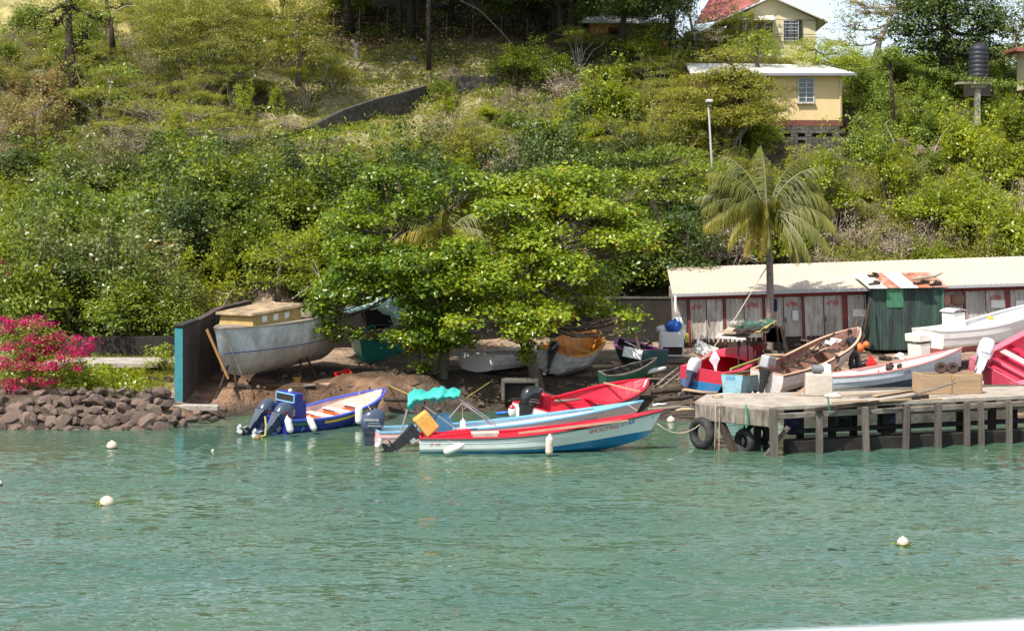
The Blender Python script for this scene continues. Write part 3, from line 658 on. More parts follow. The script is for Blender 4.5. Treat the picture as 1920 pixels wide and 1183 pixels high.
# big trees behind, on and above the slope
tree('feathery_tree', 'tall light green feathery tree fanning out from many stems on the upper slope',
     [(365,185,100),(372,140,100),(380,90,100.5),(385,30,101)],
     [(375,60,95,45,101,2.4),(430,40,80,45,101.5,2.3),(330,60,60,40,101,2),(380,10,95,40,101.5,2.4),(300,30,50,35,102,1.8),(470,80,50,30,101,1.7),(420,100,70,30,100.5,2),(330,110,55,25,100.5,1.6),(290,85,40,22,101,1.3)],
     'feather', .13, dens=.95, tr=.085, bark=M_bark, clump=9, twigs=16, up=.2, aspect=.4, trunks=[[(360,185,100),(340,130,100),(320,60,100.5)],[(372,185,100),(410,120,100.2),(440,50,101)],[(368,185,100),(392,130,99.8),(405,60,100.5)],[(355,185,100),(350,120,100),(350,40,101)]])
bpy.data.objects['feathery_tree']
tree('leafy_tree', 'yellow green tree with pale dead branches at the edge of the shaded bank',
     [(560,150,101),(562,110,101),(556,60,101.5),(560,20,102)],
     [(560,40,60,30,102,2),(600,60,30,22,101.5,1.3),(530,70,50,25,101,1.6),(570,95,50,20,101,1.6),(500,30,60,28,102,2),(590,15,40,25,102.5,1.6),(520,110,40,20,100.5,1.4),(585,120,26,14,101,1)],
     'olive', .15, dens=.62, tr=.16, twigs=6)
tree('vine_covered_tree', 'dark tree trunk hung with trailing creepers on the far upper slope',
     [(138,215,98),(136,150,98),(130,80,98.3),(128,0,98.6)],
     [(130,20,45,50,98.5,1.6),(95,60,40,50,98.5,1.4),(165,70,35,55,98.3,1.4),(110,130,34,50,98,1.2),(160,150,30,45,98,1.1),(70,30,40,30,99,1.4),(200,40,34,40,99,1.3),(125,190,26,30,97.8,.9)],
     'mid', .15, dens=.42, tr=.34, bark=M_darkbark, twigs=14, shell=.5)
tree('dark_tree', 'dark leaning tree with bare crooked limbs at the brow of the slope',
     [(212,90,104),(208,50,104),(200,10,104.5),(196,-30,105)],
     [(205,-20,60,26,105,2),(240,10,50,18,105,1.5),(170,-10,40,20,105,1.5),(260,-30,60,20,105.5,2)], 'olive', .15, dens=.3, tr=.16, bark=M_darkbark, twigs=8)
# shade trees over the bank, crowns mostly above the picture, with unseen leaf masses added for shade
def shade_tree(label, px, py, Y, cx, cy, rx, ry, lean=0, tr=.3, kind='dark', trunks=None, extra=()):
    b = [(cx-rx*.5, cy, rx*.55, ry*.6, Y, 3.0), (cx+rx*.5, cy, rx*.55, ry*.6, Y+.5, 3.0), (cx, cy-ry*.6, rx*.65, ry*.6, Y, 3.2), (cx, cy+ry*.2, rx*.6, ry*.5, Y-2, 2.4), (cx+rx*.2, cy-ry*.1, rx*.6, ry*.5, Y+3, 2.6), (cx-rx*.3, min(cy-ry*.3,-95), rx*.7, 36, Y-7, 3.0), (cx+rx*.5, min(cy-ry*.3,-95), rx*.7, 36, Y-6, 3.0)]+list(extra)  # the two forward masses are out of view, added to shade the bank
    b += [(cx+dx, -100-dy, 95, 34, Y+dd, 2.6) for dx, dy, dd in ((-60,0,-3),(60,10,0),(0,30,4),(-40,50,8))]  # more out-of-view leaf masses, added to deepen the bank's shade
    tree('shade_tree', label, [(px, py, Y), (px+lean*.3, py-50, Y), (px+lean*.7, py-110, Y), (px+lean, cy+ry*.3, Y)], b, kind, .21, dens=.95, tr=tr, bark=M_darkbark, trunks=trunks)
shade_tree('shade tree with three grey trunks on the dark bank beside the utility pole', 770, 62, 117, 760, -90, 150, 70, extra=[(q, -100-30*(i % 2), 75, 30, 105+4*(i % 2), 2.6) for i, q in enumerate(range(520, 960, 46))], trunks=[[(752,60,117),(748,0,117),(740,-60,117)],[(780,62,117.3),(784,0,117),(790,-60,117)]], tr=.28)  # extra: unseen leaf rows far ahead of the trunks, added to cast shade
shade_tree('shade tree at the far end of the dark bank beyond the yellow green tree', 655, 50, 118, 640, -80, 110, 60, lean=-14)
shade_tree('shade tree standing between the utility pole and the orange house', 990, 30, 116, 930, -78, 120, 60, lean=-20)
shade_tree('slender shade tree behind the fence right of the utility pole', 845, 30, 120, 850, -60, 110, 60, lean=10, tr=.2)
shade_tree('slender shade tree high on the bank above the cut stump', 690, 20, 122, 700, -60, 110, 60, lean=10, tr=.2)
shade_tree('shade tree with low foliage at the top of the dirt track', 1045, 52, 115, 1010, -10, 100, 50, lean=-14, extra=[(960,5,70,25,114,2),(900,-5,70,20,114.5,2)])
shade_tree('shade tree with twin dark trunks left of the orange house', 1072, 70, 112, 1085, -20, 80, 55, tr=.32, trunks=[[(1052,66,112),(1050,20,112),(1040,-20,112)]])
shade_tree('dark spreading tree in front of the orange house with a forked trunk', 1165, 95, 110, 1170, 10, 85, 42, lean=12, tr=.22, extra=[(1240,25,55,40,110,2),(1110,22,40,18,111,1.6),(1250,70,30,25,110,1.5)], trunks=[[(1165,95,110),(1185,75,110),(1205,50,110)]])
shade_tree('dark spreading tree between the orange house and the red roofed house', 1262, 100, 110, 1245, 15, 60, 50, lean=-5, tr=.25, extra=[(1300,90,30,18,110,1.5)])
tree('bare_tree', 'grey half bare tree with twisting branches left of the red roofed house',
     [(1305,95,111),(1302,70,111),(1296,45,111),(1290,10,111.5)],
     [(1300,60,45,25,111,1.8),(1285,30,30,26,111,1.5),(1340,75,36,14,111,1.4),(1295,0,30,20,111.5,1.4)], 'twig', .15, dens=.25, tr=.14, bark=M_barkgrey, twigs=18)
tree('leafy_tree', 'round mid green tree in front of the red roofed house',
     [(1420,118,106),(1420,100,106),(1418,85,106)],
     [(1410,85,42,22,106,1.6),(1440,100,30,16,105.5,1.3),(1385,95,28,16,106,1.3),(1425,68,24,12,106,1.2)], 'mid', .18, dens=.85, tr=.12)
tree('leafy_tree', 'soft bright green feathery tree below the window of the red roofed house',
     [(1530,128,107),(1530,110,107),(1530,95,107)],
     [(1520,92,45,20,107,1.8),(1570,100,45,18,107,1.8),(1500,110,34,14,106,1.4),(1600,118,40,16,106.5,1.6),(1540,118,40,14,105.5,1.5)], 'bright', .12, dens=.8, tr=.12, twigs=4)
tree('branching_tree', 'thin leaved tree with twisted grey limbs against the sky beside the red roofed house',
     [(1640,108,110),(1650,75,110),(1665,45,110),(1680,10,110)],
     [(1590,50,40,26,110,1.8),(1620,25,40,22,110,1.8),(1665,30,45,28,110,1.8),(1575,80,36,20,110,1.6),(1640,70,40,22,110,1.6),(1700,20,40,26,110.5,1.8),(1600,5,40,20,110.5,1.6)],
     'olive', .17, dens=.27, tr=.2, bark=M_barkgrey, twigs=22)
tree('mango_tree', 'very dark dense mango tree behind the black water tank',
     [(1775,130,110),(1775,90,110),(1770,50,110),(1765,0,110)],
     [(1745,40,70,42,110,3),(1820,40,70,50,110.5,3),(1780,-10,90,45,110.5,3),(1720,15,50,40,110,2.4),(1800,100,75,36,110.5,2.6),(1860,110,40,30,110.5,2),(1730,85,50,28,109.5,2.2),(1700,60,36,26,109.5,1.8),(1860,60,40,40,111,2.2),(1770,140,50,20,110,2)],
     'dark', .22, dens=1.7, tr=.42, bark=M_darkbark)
tree('fruit_tree', 'olive green leafy tree at the far end of the crest beyond the mango tree',
     [(1915,170,108),(1912,120,108),(1905,80,108)],
     [(1905,60,36,34,108,2),(1930,90,40,40,108,2),(1890,110,26,26,107.5,1.4),(1920,20,40,26,108.5,2)], 'spotted', .21, dens=.7, tr=.2)
tree('flat_topped_tree', 'flat topped olive tree whose branches reach in front of the yellow house',
     [(1372,215,97),(1380,180,97),(1372,150,97),(1376,125,97)],
     [(1400,165,60,14,97,2),(1395,185,55,14,96.5,1.8),(1430,160,34,10,97,1.4),(1360,140,50,14,97.5,1.8),(1410,232,50,12,95.5,1.5),(1440,205,38,9,96,1.4),(1340,150,70,14,98,2.2),(1300,180,70,14,97,2.2),(1380,215,65,13,96,2),(1320,225,60,14,95.5,2),(1430,225,40,9,95,1.4),(1360,108,50,16,98,1.8),(1270,210,50,14,97,1.8),(1400,142,34,8,97,1.4)],
     'olive', .15, dens=1.1, tr=.15, twigs=5, bark=M_darkbark)
tree('flat_topped_tree', 'wide flat topped tree with tiered branches above the far end of the shed',
     [(1235,490,82),(1240,430,82),(1225,380,82.5),(1210,330,83)],
     [(1180,300,75,14,85,2.4),(1260,290,70,14,85,2.4),(1240,330,90,15,84,2.4),(1320,320,50,13,84,2),(1280,370,70,15,83,2.2),(1210,370,60,15,83,2.2),(1300,430,50,16,82,2),(1230,430,60,18,82,2),(1270,480,60,22,82,2),(1330,460,36,20,82,1.6),(1220,520,50,26,81,1.6),(1390,350,40,14,84,1.6)],
     'mid', .17, dens=.62, tr=.2, bark=M_darkbark, twigs=4)
tree('leafy_tree', 'bright green soft leaved tree behind the yellow cabin of the hauled out boat',
     [(520,560,72),(522,520,72),(528,480,72.5)],
     [(540,460,45,24,73,1.6),(500,490,50,26,72.5,1.6),(560,500,40,26,73,1.5),(470,530,45,22,72,1.5),(540,530,45,22,72,1.5),(430,550,40,20,71.5,1.4),(350,560,45,22,71,1.5),(390,580,40,18,71,1.3),(310,585,34,16,71,1.2),(580,450,30,18,74,1.2)],
     'bright', .15, dens=.62, tr=.12, twigs=6)
tree('leafy_tree', 'rounded deep green tree with a shadowed hollow under its creeper topped crown',
     [(400,490,77),(398,440,77),(380,400,77.5)],
     [(300,380,70,24,79,2.2),(380,375,55,10,77,1.8),(290,430,60,24,78,2),(240,400,60,26,79,2),(350,420,40,20,79,1.5),(250,470,50,24,77,1.6),(300,500,50,24,76,1.6)],
     'vine', .21, dens=.6, tr=.2, bark=M_darkbark)
tree('green_bush', 'small yellow green bush beside the teal end of the tall wall',
     [(305,700,63.5),(305,685,63.5),(306,670,63.5)],
     [(300,665,26,18,63.5,.6),(318,680,18,16,63.2,.5),(290,685,16,10,63.2,.4),(312,655,14,10,63.7,.4)], 'bright', .11, dens=.75, tr=.03, cat='bush')
tree('pale_leaved_tree', 'sprawling tree with silver green leaves beside the vine covered tree',
     [(190,230,95),(200,200,95),(210,150,95.5)],
     [(220,135,45,11,95.5,1.5),(170,178,34,9,95,1.2),(230,188,40,12,95,1.4),(205,160,30,10,95.3,1)], 'vine', .24, dens=.6, tr=.09, bark=M_barkgrey)
tree('thorn_tree', 'low spreading thorn tree with pale bare branches hanging below its crown',
     [(250,330,92),(262,300,92),(270,270,92),(285,240,92.5)],
     [(280,205,80,20,93,2.4),(360,215,70,18,93,2.2),(420,240,60,14,93,2),(240,240,60,16,92.5,2),(330,245,80,16,92,2.2),(460,255,40,10,92.5,1.5),(210,275,40,14,92,1.5)],
     'feather', .11, dens=.40, tr=.14, bark=M_barkgrey, twigs=22, clump=9, up=.2, aspect=.4)
tree('orange_leaved_tree', 'thin tree whose leaves have turned orange left of the vine covered tree',
     [(60,330,90),(62,290,90),(68,250,90),(72,210,90)],
     [(60,215,40,26,90,1.6),(95,190,26,22,90,1.2),(40,250,36,24,90,1.5),(90,250,30,24,90,1.3),(20,220,26,24,90,1.2),(70,285,40,18,89.5,1.4),(25,290,30,18,89.5,1.2)], 'orange', .14, dens=.42, tr=.10, bark=M_barkgrey, twigs=10)
tree('leafy_tree', 'tall dark tree filling the hollow between the almond crown and the long shed',
     [(1290,500,80.5),(1292,440,80.5),(1290,400,81)],
     [(1270,420,50,30,81,1.8),(1320,455,36,30,80.5,1.5),(1260,500,50,30,80.5,1.6),(1310,510,40,24,80,1.4),(1220,450,40,30,81,1.5)], 'dark', .17, dens=.9, tr=.16, bark=M_darkbark)
# bougainvillea
bg_root = tree('bougainvillea', 'big bougainvillea bush covered in magenta blossom above the boulders',
     [(60,740,60.6),(62,715,60.7),(60,690,60.8)],
     [(40,640,60,30,61.2,1.2),(95,650,50,30,61,1.1),(30,700,50,34,60.6,1.1),(90,700,55,30,60.6,1),(140,690,30,22,60.8,.8),(60,615,30,16,61.6,.8),(20,660,30,30,61.4,.9)], 'mid', .12, dens=.7, tr=.08, cat='bush')
Cs = []
for (px, py, rx, ry) in [(45,610,20,10),(70,600,14,8),(90,612,14,9),(15,618,10,20),(60,640,16,12),(72,660,30,18),(100,660,16,16),(110,635,22,10),(148,638,12,7),(15,655,20,12),(0,690,16,22),(40,690,22,12),(90,690,22,12),(120,672,14,12),(150,665,16,12),(165,655,14,9),(20,722,18,12),(60,715,16,10),(95,718,18,8),(145,690,10,8),(30,735,14,8),(172,642,8,10),(5,600,10,8),(55,675,20,14),(85,640,14,8),(130,655,12,8)]:
    Y = 60.2+random.uniform(-.4, .3)-(.4 if py > 680 else 0)
    b = bg_root.location
    Cs.append(blob_leaves(W(px, py, Y)-Vector(b), (rx*Y/F, .35, ry*Y/F), int(rx*ry*.95)+12, .085, clump=8))
C, Nn, S, V = [np.concatenate(x) for x in zip(*Cs)]
leaf_mesh('blossom', C, Nn, S, V, LM['magenta'], bg_root, aspect=.8)
tree('bougainvillea', 'sprig of magenta bougainvillea climbing the shrubs on the slope edge', [(4,560,68),(6,540,68),(8,520,68)], [(12,515,14,10,68,.4),(4,495,10,8,68,.3),(18,530,10,8,68,.3)], 'magenta', .10, dens=.35, tr=.03, cat='bush')

# ---- coconut palms
def frond(mb_, base, az, el, L, droop, wid, val, stem_mb, curl=0):
    """arched midrib with two rows of hanging leaflets"""
    d0 = Vector((math.cos(az)*math.cos(el), math.sin(az)*math.cos(el), math.sin(el)))
    pts = []; p = Vector(base); n = 16; e = el
    for i in range(n+1):
        pts.append(p.copy()); e = el-droop*(i/n)**1.25; a = az+curl*(i/n)
        p = p+Vector((math.cos(a)*math.cos(e), math.sin(a)*math.cos(e), math.sin(e)))*(L/n)
    stem_mb.tube(pts, [.045*(1-i/n*.85)*(L/3) for i in range(n+1)], n=5)
    for i in range(2, n*5):
        t = i/(n*5); k = t*n; i0 = min(int(k), n-1); q = pts[i0].lerp(pts[i0+1], k-i0); tg = (pts[i0+1]-pts[i0]).normalized()
        side = tg.cross(Vector((0,0,1))).normalized() if abs(tg.z) < .97 else Vector((-math.sin(az), math.cos(az), 0))
        if random.random() < .10 or (int(t*9+az*3) % 5 == 0 and random.random() < .45): continue
        ln = wid*math.sin(math.pi*min(1, (t*.86+.1)))**.6*random.uniform(.8, 1.1)
        for s in (-1, 1):
            d = (side*s*(.62-.3*t)+tg*.60+Vector((0,0,-.55-.75*random.random()))).normalized()
            m = q+d*ln*.5+Vector((0,0,.02)); tip = q+d*ln+Vector((0,0,-.34*ln)); wv = tg*.028*(L/3)
            v = min(1, max(0, val+random.gauss(0, .10)+(.18 if t > .75 else 0)))
            mb_.add([q-wv*.6, q+wv*.6, m+wv, tip, m-wv], [(0,1,2,4),(4,2,3)], 0, v+.001)
def palm(label, base, top, fr, L, tr, name='coconut_palm'):
    b = Vector(base); t_ = Vector(top)-b
    root = empty(name, b, 0, label, 'palm')
    tk = MB(); n = 26; pts = []; rs = []
    for i in range(n+1):
        t = i/n; pts.append(Vector((t_.x*t+.10*math.sin(t*3.1), t_.y*t, t_.z*t-.3*(1-t)))); rs.append(tr*(1.0-.25*t+(.25 if t < .04 else 0))*(1+.05*(i % 2)))
    tk.tube(pts, rs, n=10); tk.build('trunk', M_palmtrunk, root, smooth=True)
    h = MB()
    h.ell(t_+Vector((0,0,.1)), (tr*1.7, tr*1.7, tr*3), jit=.08)
    for k in range(7):
        a = k*.9; h.ell(t_+Vector((math.cos(a)*tr*1.9, math.sin(a)*tr*1.9, -.18)), (.11, .11, .14), n=8, m=6)
    h.build('crown_heart', M_palmheart, root, smooth=True)
    for (az, el, l, dr, val) in fr:
        f = MB(); s = MB()
        frond(f, t_+Vector((math.cos(R(az))*tr, math.sin(R(az))*tr, .12)), R(az), R(el), l*L, R(dr), .27*L, val, s, curl=random.uniform(-.15, .15))
        fo = f.build('frond', LM['palm'], root); s.build('midrib', M_midrib, fo)
    return root
M_palmtrunk = pmat('palm_trunk', (.24,.19,.16), rough=.9, var=.3, vs=4, stretch=(1,1,6), bump=.5, bs=12, dirt=(.07,.05,.04), ds=3)
M_palmheart = pmat('palm_heart', (.07,.05,.02), rough=.8, var=.4, vs=6)
M_midrib = pmat('midrib', (.17,.18,.06), rough=.5, var=.2)
# az: 0 = right, 90 = away, 180 = left, 270 = toward the water
palm('tall coconut palm with drooping fronds in front of the long shed', (WX(1441,71.5), 71.5, gz(WX(1441,71.5),71.5)), W(1438, 398, 71.5),
     [(178,40,1.0,75,.3),(192,28,.98,70,.35),(200,10,1.0,62,.62),(172,62,.92,95,.25),(150,55,.9,80,.3),(215,-8,.9,70,.85),(232,-25,.8,55,.95),(262,-5,.9,80,.55),(100,80,.8,50,.3),(80,72,.85,70,.25),(60,60,.85,80,.3),(20,48,.95,85,.3),(5,32,1.0,80,.3),
      (-15,15,1.0,75,.4),(-30,-10,1.05,55,.35),(-45,-25,1.0,50,.3),(-72,-10,.95,78,.4),(-100,35,.75,110,.45),(-150,30,.8,100,.35),(0,62,.9,95,.2),(120,40,.9,90,.35),(280,55,.55,100,.4),(165,20,.95,85,.5),(35,25,.95,95,.4),(130,70,.9,85,.3),(-125,5,.8,90,.6),(-10,50,.9,105,.3),(90,84,1.0,40,.3),(150,76,1.0,58,.3),(30,76,1.0,62,.3),(186,62,1.0,72,.4),(-6,68,1.0,70,.35),(240,40,.9,100,.5),(225,-35,.8,40,.97),(250,-45,.75,40,.97),(-55,-30,.95,50,.6),(172,8,.85,55,.5)], 3.0, .17)
palm('young coconut palm poking through the canopy of the sea almond trees', (WX(834,66.6), 66.6, gz(WX(834,66.6),66.6)), W(830, 448, 66.6),
     [(180,50,1,85,.5),(160,60,1,80,.45),(200,25,.9,90,.8),(0,55,1,85,.5),(20,40,1,95,.55),(-20,30,.95,100,.5),(100,80,.9,60,.45),(-90,65,.9,90,.5),(-120,40,.9,110,.6),(-60,35,.9,105,.5),(60,70,.9,70,.4),(-140,-20,1,60,.97),(-50,-30,1.0,50,.97),(220,-30,.9,50,.95)], 2.5, .15)
# dead branches and sticks
def stick(label, pts, r, mat=None, name='dead_branch', cat='branch', fork=3):
    P = [W(*p) for p in pts]; b = P[0].copy()
    m = MB(); q = [p-b for p in P]; m.tube(q, [r*(1-.7*i/(len(q)-1)) for i in range(len(q))], n=6)
    for k in range(fork):
        i = random.randrange(1, len(q)); e = q[i]+Vector((random.uniform(-.6,.6), random.uniform(-.3,.3), random.uniform(.1,.7)))
        m.tube(curve(q[i], e, n=3, jit=.05), [r*.5, r*.4, r*.3, .006], n=4)
    o = m.build(name, mat or M_barkgrey, loc=b); return tag(o, label, cat)
stick('bare pale branch rising beside the grey boulders', [(1748,325,98),(1752,285,98),(1762,260,98),(1775,242,98)], .05)
stick('dead pale branch lying over the dark thicket below the thorn tree', [(88,315,88),(130,322,88),(170,318,88),(215,340,88)], .07)
stick('thin dead stem leaning behind the yellow cabin of the hauled boat', [(418,575,70),(424,563,70),(430,552,70)], .03)
stick('long pale dead limb beside the covered boat, behind the tree', [(548,560,71),(570,545,71),(600,520,71.5)], .04)
stick('leafless forked branch at the foot of the vine draped pole', [(1678,272,99.5),(1668,250,99.5),(1660,232,99.5)], .06)
stick('arched grey branch on the brow beside the dark leaning tree', [(218,22,103),(235,12,103),(255,12,103),(268,28,103),(270,50,103)], .06)
stick('pale twisted dead trunk on the brow of the slope', [(285,52,103),(280,35,103),(290,20,103),(285,0,103)], .12, fork=6)
# ================================================================ buildings, walls, poles, dock
M_roofcream = pmat('roof_cream', (.54,.455,.37), rough=.55, var=.07, vs=.6, dirt=(.50,.36,.24), damt=.3, ds=.7, dthr=.6, bump=0)
M_doorgrey = pmat('corrugated_pale', (.56,.53,.50), rough=.7, var=.16, vs=1.2, stretch=(1,1,.3), dirt=(.24,.17,.12), damt=.8, ds=1.9, dthr=.52, bump=.1, objrand=.14)
M_redpaint = pmat('oxide_red_paint', (.23,.035,.03), rough=.7, var=.25, dirt=(.12,.05,.04))
M_redletter = pmat('red_letter_paint', (.55,.05,.04), rough=.7, var=.1, bump=0)
M_concrete = pmat('concrete', (.40,.36,.31), rough=.9, var=.2, vs=2, dirt=(.12,.10,.08), damt=.6, ds=1.5, dthr=.52, bump=.5, bs=12)
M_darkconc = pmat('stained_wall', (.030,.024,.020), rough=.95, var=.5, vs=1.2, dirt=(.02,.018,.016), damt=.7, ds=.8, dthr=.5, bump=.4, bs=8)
M_teal = pmat('teal_paint', (.04,.24,.28), rough=.7, var=.18, vs=3, dirt=(.10,.13,.12), damt=.8, ds=5, dthr=.57, bump=.5)
M_greenshack = pmat('weathered_green_board', (.038,.078,.062), rough=.85, var=.5, vs=1.4, stretch=(2.2,2.2,.35), dirt=(.022,.024,.028), damt=.9, ds=.9, dthr=.5, bump=.3)
M_greenbright = pmat('green_shutter', (.045,.17,.09), rough=.7, var=.3, vs=2, stretch=(3,3,.4))
M_rust = pmat('rusty_sheet', (.36,.13,.07), rough=.85, var=.4, vs=3, dirt=(.62,.52,.46), damt=.85, ds=1.6, dthr=.55, bump=.2)
M_whitesheet = pmat('white_sheet', (.80,.77,.74), rough=.5, var=.1, dirt=(.42,.22,.14), damt=.7, ds=2, dthr=.58, bump=.1)
M_yellowwall = pmat('yellow_wall', (.71,.53,.27), rough=.85, var=.06, vs=1.5, dirt=(.48,.36,.2), damt=.35, ds=1.2, dthr=.58, bump=.1)
M_creamwall = pmat('cream_wall', (.66,.56,.36), rough=.85, var=.07, vs=1.5, dirt=(.45,.38,.27), damt=.35, ds=1.2, dthr=.58, bump=.1)
M_orangewall = pmat('orange_wall', (.62,.29,.10), rough=.85, var=.1)
M_brownband = pmat('brown_band', (.17,.06,.042), rough=.85, var=.15)
M_blockwork = pmat('mossy_blockwork', (.13,.115,.10), rough=.95, var=.4, vs=3, dirt=(.03,.04,.02), damt=.7, ds=1.4, dthr=.48, bump=.6, bs=9)
M_whiteroof = pmat('white_roof', (.88,.87,.85), rough=.35, var=.04, bump=0)
M_redroof = pmat('red_roof', (.30,.085,.07), rough=.6, var=.15, dirt=(.24,.08,.06))
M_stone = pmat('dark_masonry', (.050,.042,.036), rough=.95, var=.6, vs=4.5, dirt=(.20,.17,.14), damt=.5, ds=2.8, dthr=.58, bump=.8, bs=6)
M_glass = pmat('window_glass', (.05,.06,.07), rough=.12, var=.2, bump=0, spec=.8)
M_frame = pmat('window_frame', (.55,.53,.50), rough=.6, var=.08, bump=0)
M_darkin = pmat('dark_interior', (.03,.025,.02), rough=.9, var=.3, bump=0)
M_wood = pmat('weathered_wood', (.23,.19,.155), rough=.9, var=.35, vs=3, stretch=(.4,3,3), dirt=(.07,.055,.045), damt=.7, ds=2.0, dthr=.52, bump=.5, bs=14)
M_post = pmat('weathered_post', (.125,.105,.09), rough=.9, var=.35, vs=3, stretch=(3,3,.4), dirt=(.05,.04,.035), damt=.75, ds=2.0, dthr=.5, bump=.5, bs=14, objrand=.25)
M_deck = pmat('dock_concrete', (.40,.345,.29), rough=.9, var=.14, vs=2, dirt=(.20,.165,.13), damt=.6, ds=1.6, dthr=.5, bump=.5, bs=12)
M_plank = pmat('tan_plank', (.44,.31,.20), rough=.85, var=.2, vs=3, stretch=(.4,4,4), dirt=(.16,.11,.08), damt=.5, ds=2, dthr=.55, bump=.35)
M_metalgrey = pmat('grey_metal', (.42,.42,.43), rough=.45, var=.1, metal=.4, bump=0)
M_polegrey = pmat('pale_pole', (.30,.30,.31), rough=.6, var=.1, bump=.05)
M_black = pmat('black_plastic', (.022,.022,.025), rough=.45, var=.2, bump=.03)
M_tank = pmat('tank_black', (.025,.025,.035), rough=.5, var=.15, bump=.03)
M_rubber = pmat('rubber', (.022,.021,.022), rough=.75, var=.35, dirt=(.10,.09,.08), damt=.4, ds=3, bump=.1)
M_white = pmat('white_enamel', (.76,.75,.72), rough=.4, var=.06, dirt=(.40,.34,.26), damt=.4, ds=2.5, dthr=.6, bump=.03)
M_blueplas = pmat('blue_plastic', (.02,.13,.55), rough=.5, var=.25, bump=.4, bs=10)
M_bluedark = pmat('dark_blue_cloth', (.012,.02,.10), rough=.9, var=.3, bump=.4)
M_tealcloth = pmat('teal_tarpaulin', (.03,.40,.33), rough=.55, var=.2, vs=3, dirt=(.015,.18,.15), damt=.5, ds=3, bump=.7, bs=6)
M_rock = pmat('boulder_rock', (.150,.103,.080), rough=.95, var=.3, vs=2.6, dirt=(.07,.055,.05), damt=.7, ds=2.2, dthr=.5, bump=.7, bs=7, objrand=.38)

def corrug(mb_, o, u, v, L, H, pitch=.19, amp=.022, n_=None, rows=2, mi=0):
    """corrugated sheet spanning u*L by v*H from corner o (u, v unit vectors)"""
    o = Vector(o); u = Vector(u).normalized(); v = Vector(v).normalized(); w_ = u.cross(v).normalized()
    k = max(2, int(L/pitch*4)); P = []
    for j in range(rows):
        P.append([o+u*(L*i/k)+v*(H*j/(rows-1))+w_*(amp*math.sin(2*math.pi*(L*i/k)/pitch)) for i in range(k+1)])
    return mb_.grid(P, mi)

def text_mesh(s, size, name, mat, parent, loc, rot, extrude=.002, shear=0.0, bold=0.0, off=0.0):
    cu = bpy.data.curves.new('t', 'FONT'); cu.body = s; cu.size = size; cu.extrude = extrude; cu.shear = shear; cu.offset = bold
    cu.align_x = 'CENTER'; cu.align_y = 'CENTER'
    to = bpy.data.objects.new('t', cu); COL.objects.link(to)
    dg = bpy.context.evaluated_depsgraph_get(); me = bpy.data.meshes.new_from_object(to.evaluated_get(dg)); me.name = name
    bpy.data.objects.remove(to); bpy.data.curves.remove(cu)
    me.materials.clear(); me.materials.append(mat)
    o = bpy.data.objects.new(name, me); COL.objects.link(o); o.parent = parent; o.location = loc; o.rotation_euler = rot
    return o

# ---- the long lock-up shed
A = math.radians(-3.0); ux, uy = math.cos(A), math.sin(A)
SL = 19.5; EZ = 2.42; BASEZ = 1.22
shed = empty('storage_shed', (7.14, 74.9, BASEZ), 0, 'long low fishermen\'s lock-up shed with cream corrugated roof and numbered grey doors', 'shed')
m = MB(); m.box((SL/2, .12, .10), (SL, .3, .55)); m.build('plinth', M_darkbark, shed)
m = MB(); m.box((SL/2, 4.4, 1.2), (SL, .2, 2.6)); m.box((.1, 2.35, 1.3), (.2, 3.9, 2.45)); m.box((.3, .16, 1.3), (.6, .26, 2.3)); m.box((SL/2, .28, 2.24), (SL, .1, .30)); m.build('wall', M_concrete, shed)
m = MB(); corrug(m, (-.04, -.55, EZ), (1,0,0), (0, 5.4, .95), SL+.5, 5.5, pitch=.22, amp=.010, rows=5)
corrug(m, (-.04, -.55, EZ-.03), (1,0,0), (0, 5.4, .95), SL+.5, 5.5, pitch=.22, amp=.010, rows=2); m.build('roof', M_roofcream, shed, smooth=True)
m = MB(); m.box((SL/2+.2, -.60, EZ-.07), (SL+.5, .10, .13)); m.build('gutter', M_metalgrey, shed, bevel=.01)
m = MB(); m.box((SL/2, .02, 2.2), (SL, .12, .16)); m.build('fascia', M_redpaint, shed)
bays = [.66, 2.22, 3.94, 5.64, 7.43, 9.1, 10.8, 12.6, 14.44, 16.35, 18.3]
nums = ['n°36', 'n°35', 'n°34', 'n°33', None, None, None, 'n°29', 'n°28', 'n°27']
side = [0, 1, 1, 1, 1, 0, 0, 1, 1, 1]
for i, t in enumerate(bays):
    wd = .20 if i in (4, 8) else .08
    m = MB(); m.box((t, -.03, 1.15), (wd, .14, 2.1)); m.build('door_post', M_redpaint, shed)
for i in range(len(bays)-1):
    a, b = bays[i]+.07, bays[i+1]-.07
    if i in (4, 8): a += .07
    mid = (a+b)/2
    for s, (p, q) in enumerate(((a, mid-.02), (mid+.02, b))):
        m = MB(); corrug(m, (p, -.02+random.uniform(-.015, .015), .22), (1,0,0), (0,0,1), q-p, 1.88, pitch=.20, amp=.018)
        m.bar((p+.02, -.05, .26), (p+.02, -.05, 2.06), .045, .03); m.bar((q-.02, -.05, .26), (q-.02, -.05, 2.06), .045, .03)
        d = m.build('door', M_doorgrey, shed)
        if s == 1:
            hb = MB(); hb.box((p+.05, -.07, 1.1), (.05, .04, .22)); hb.build('latch', M_darkin, d)
        if nums[i] and side[i] == s:
            text_mesh(nums[i], .25, 'door_number', M_redletter, d, ((p+q)/2-.02, -.075, 1.78), (R(90), 0, 0), bold=.006)
        if i == 6 and s == 0: pass
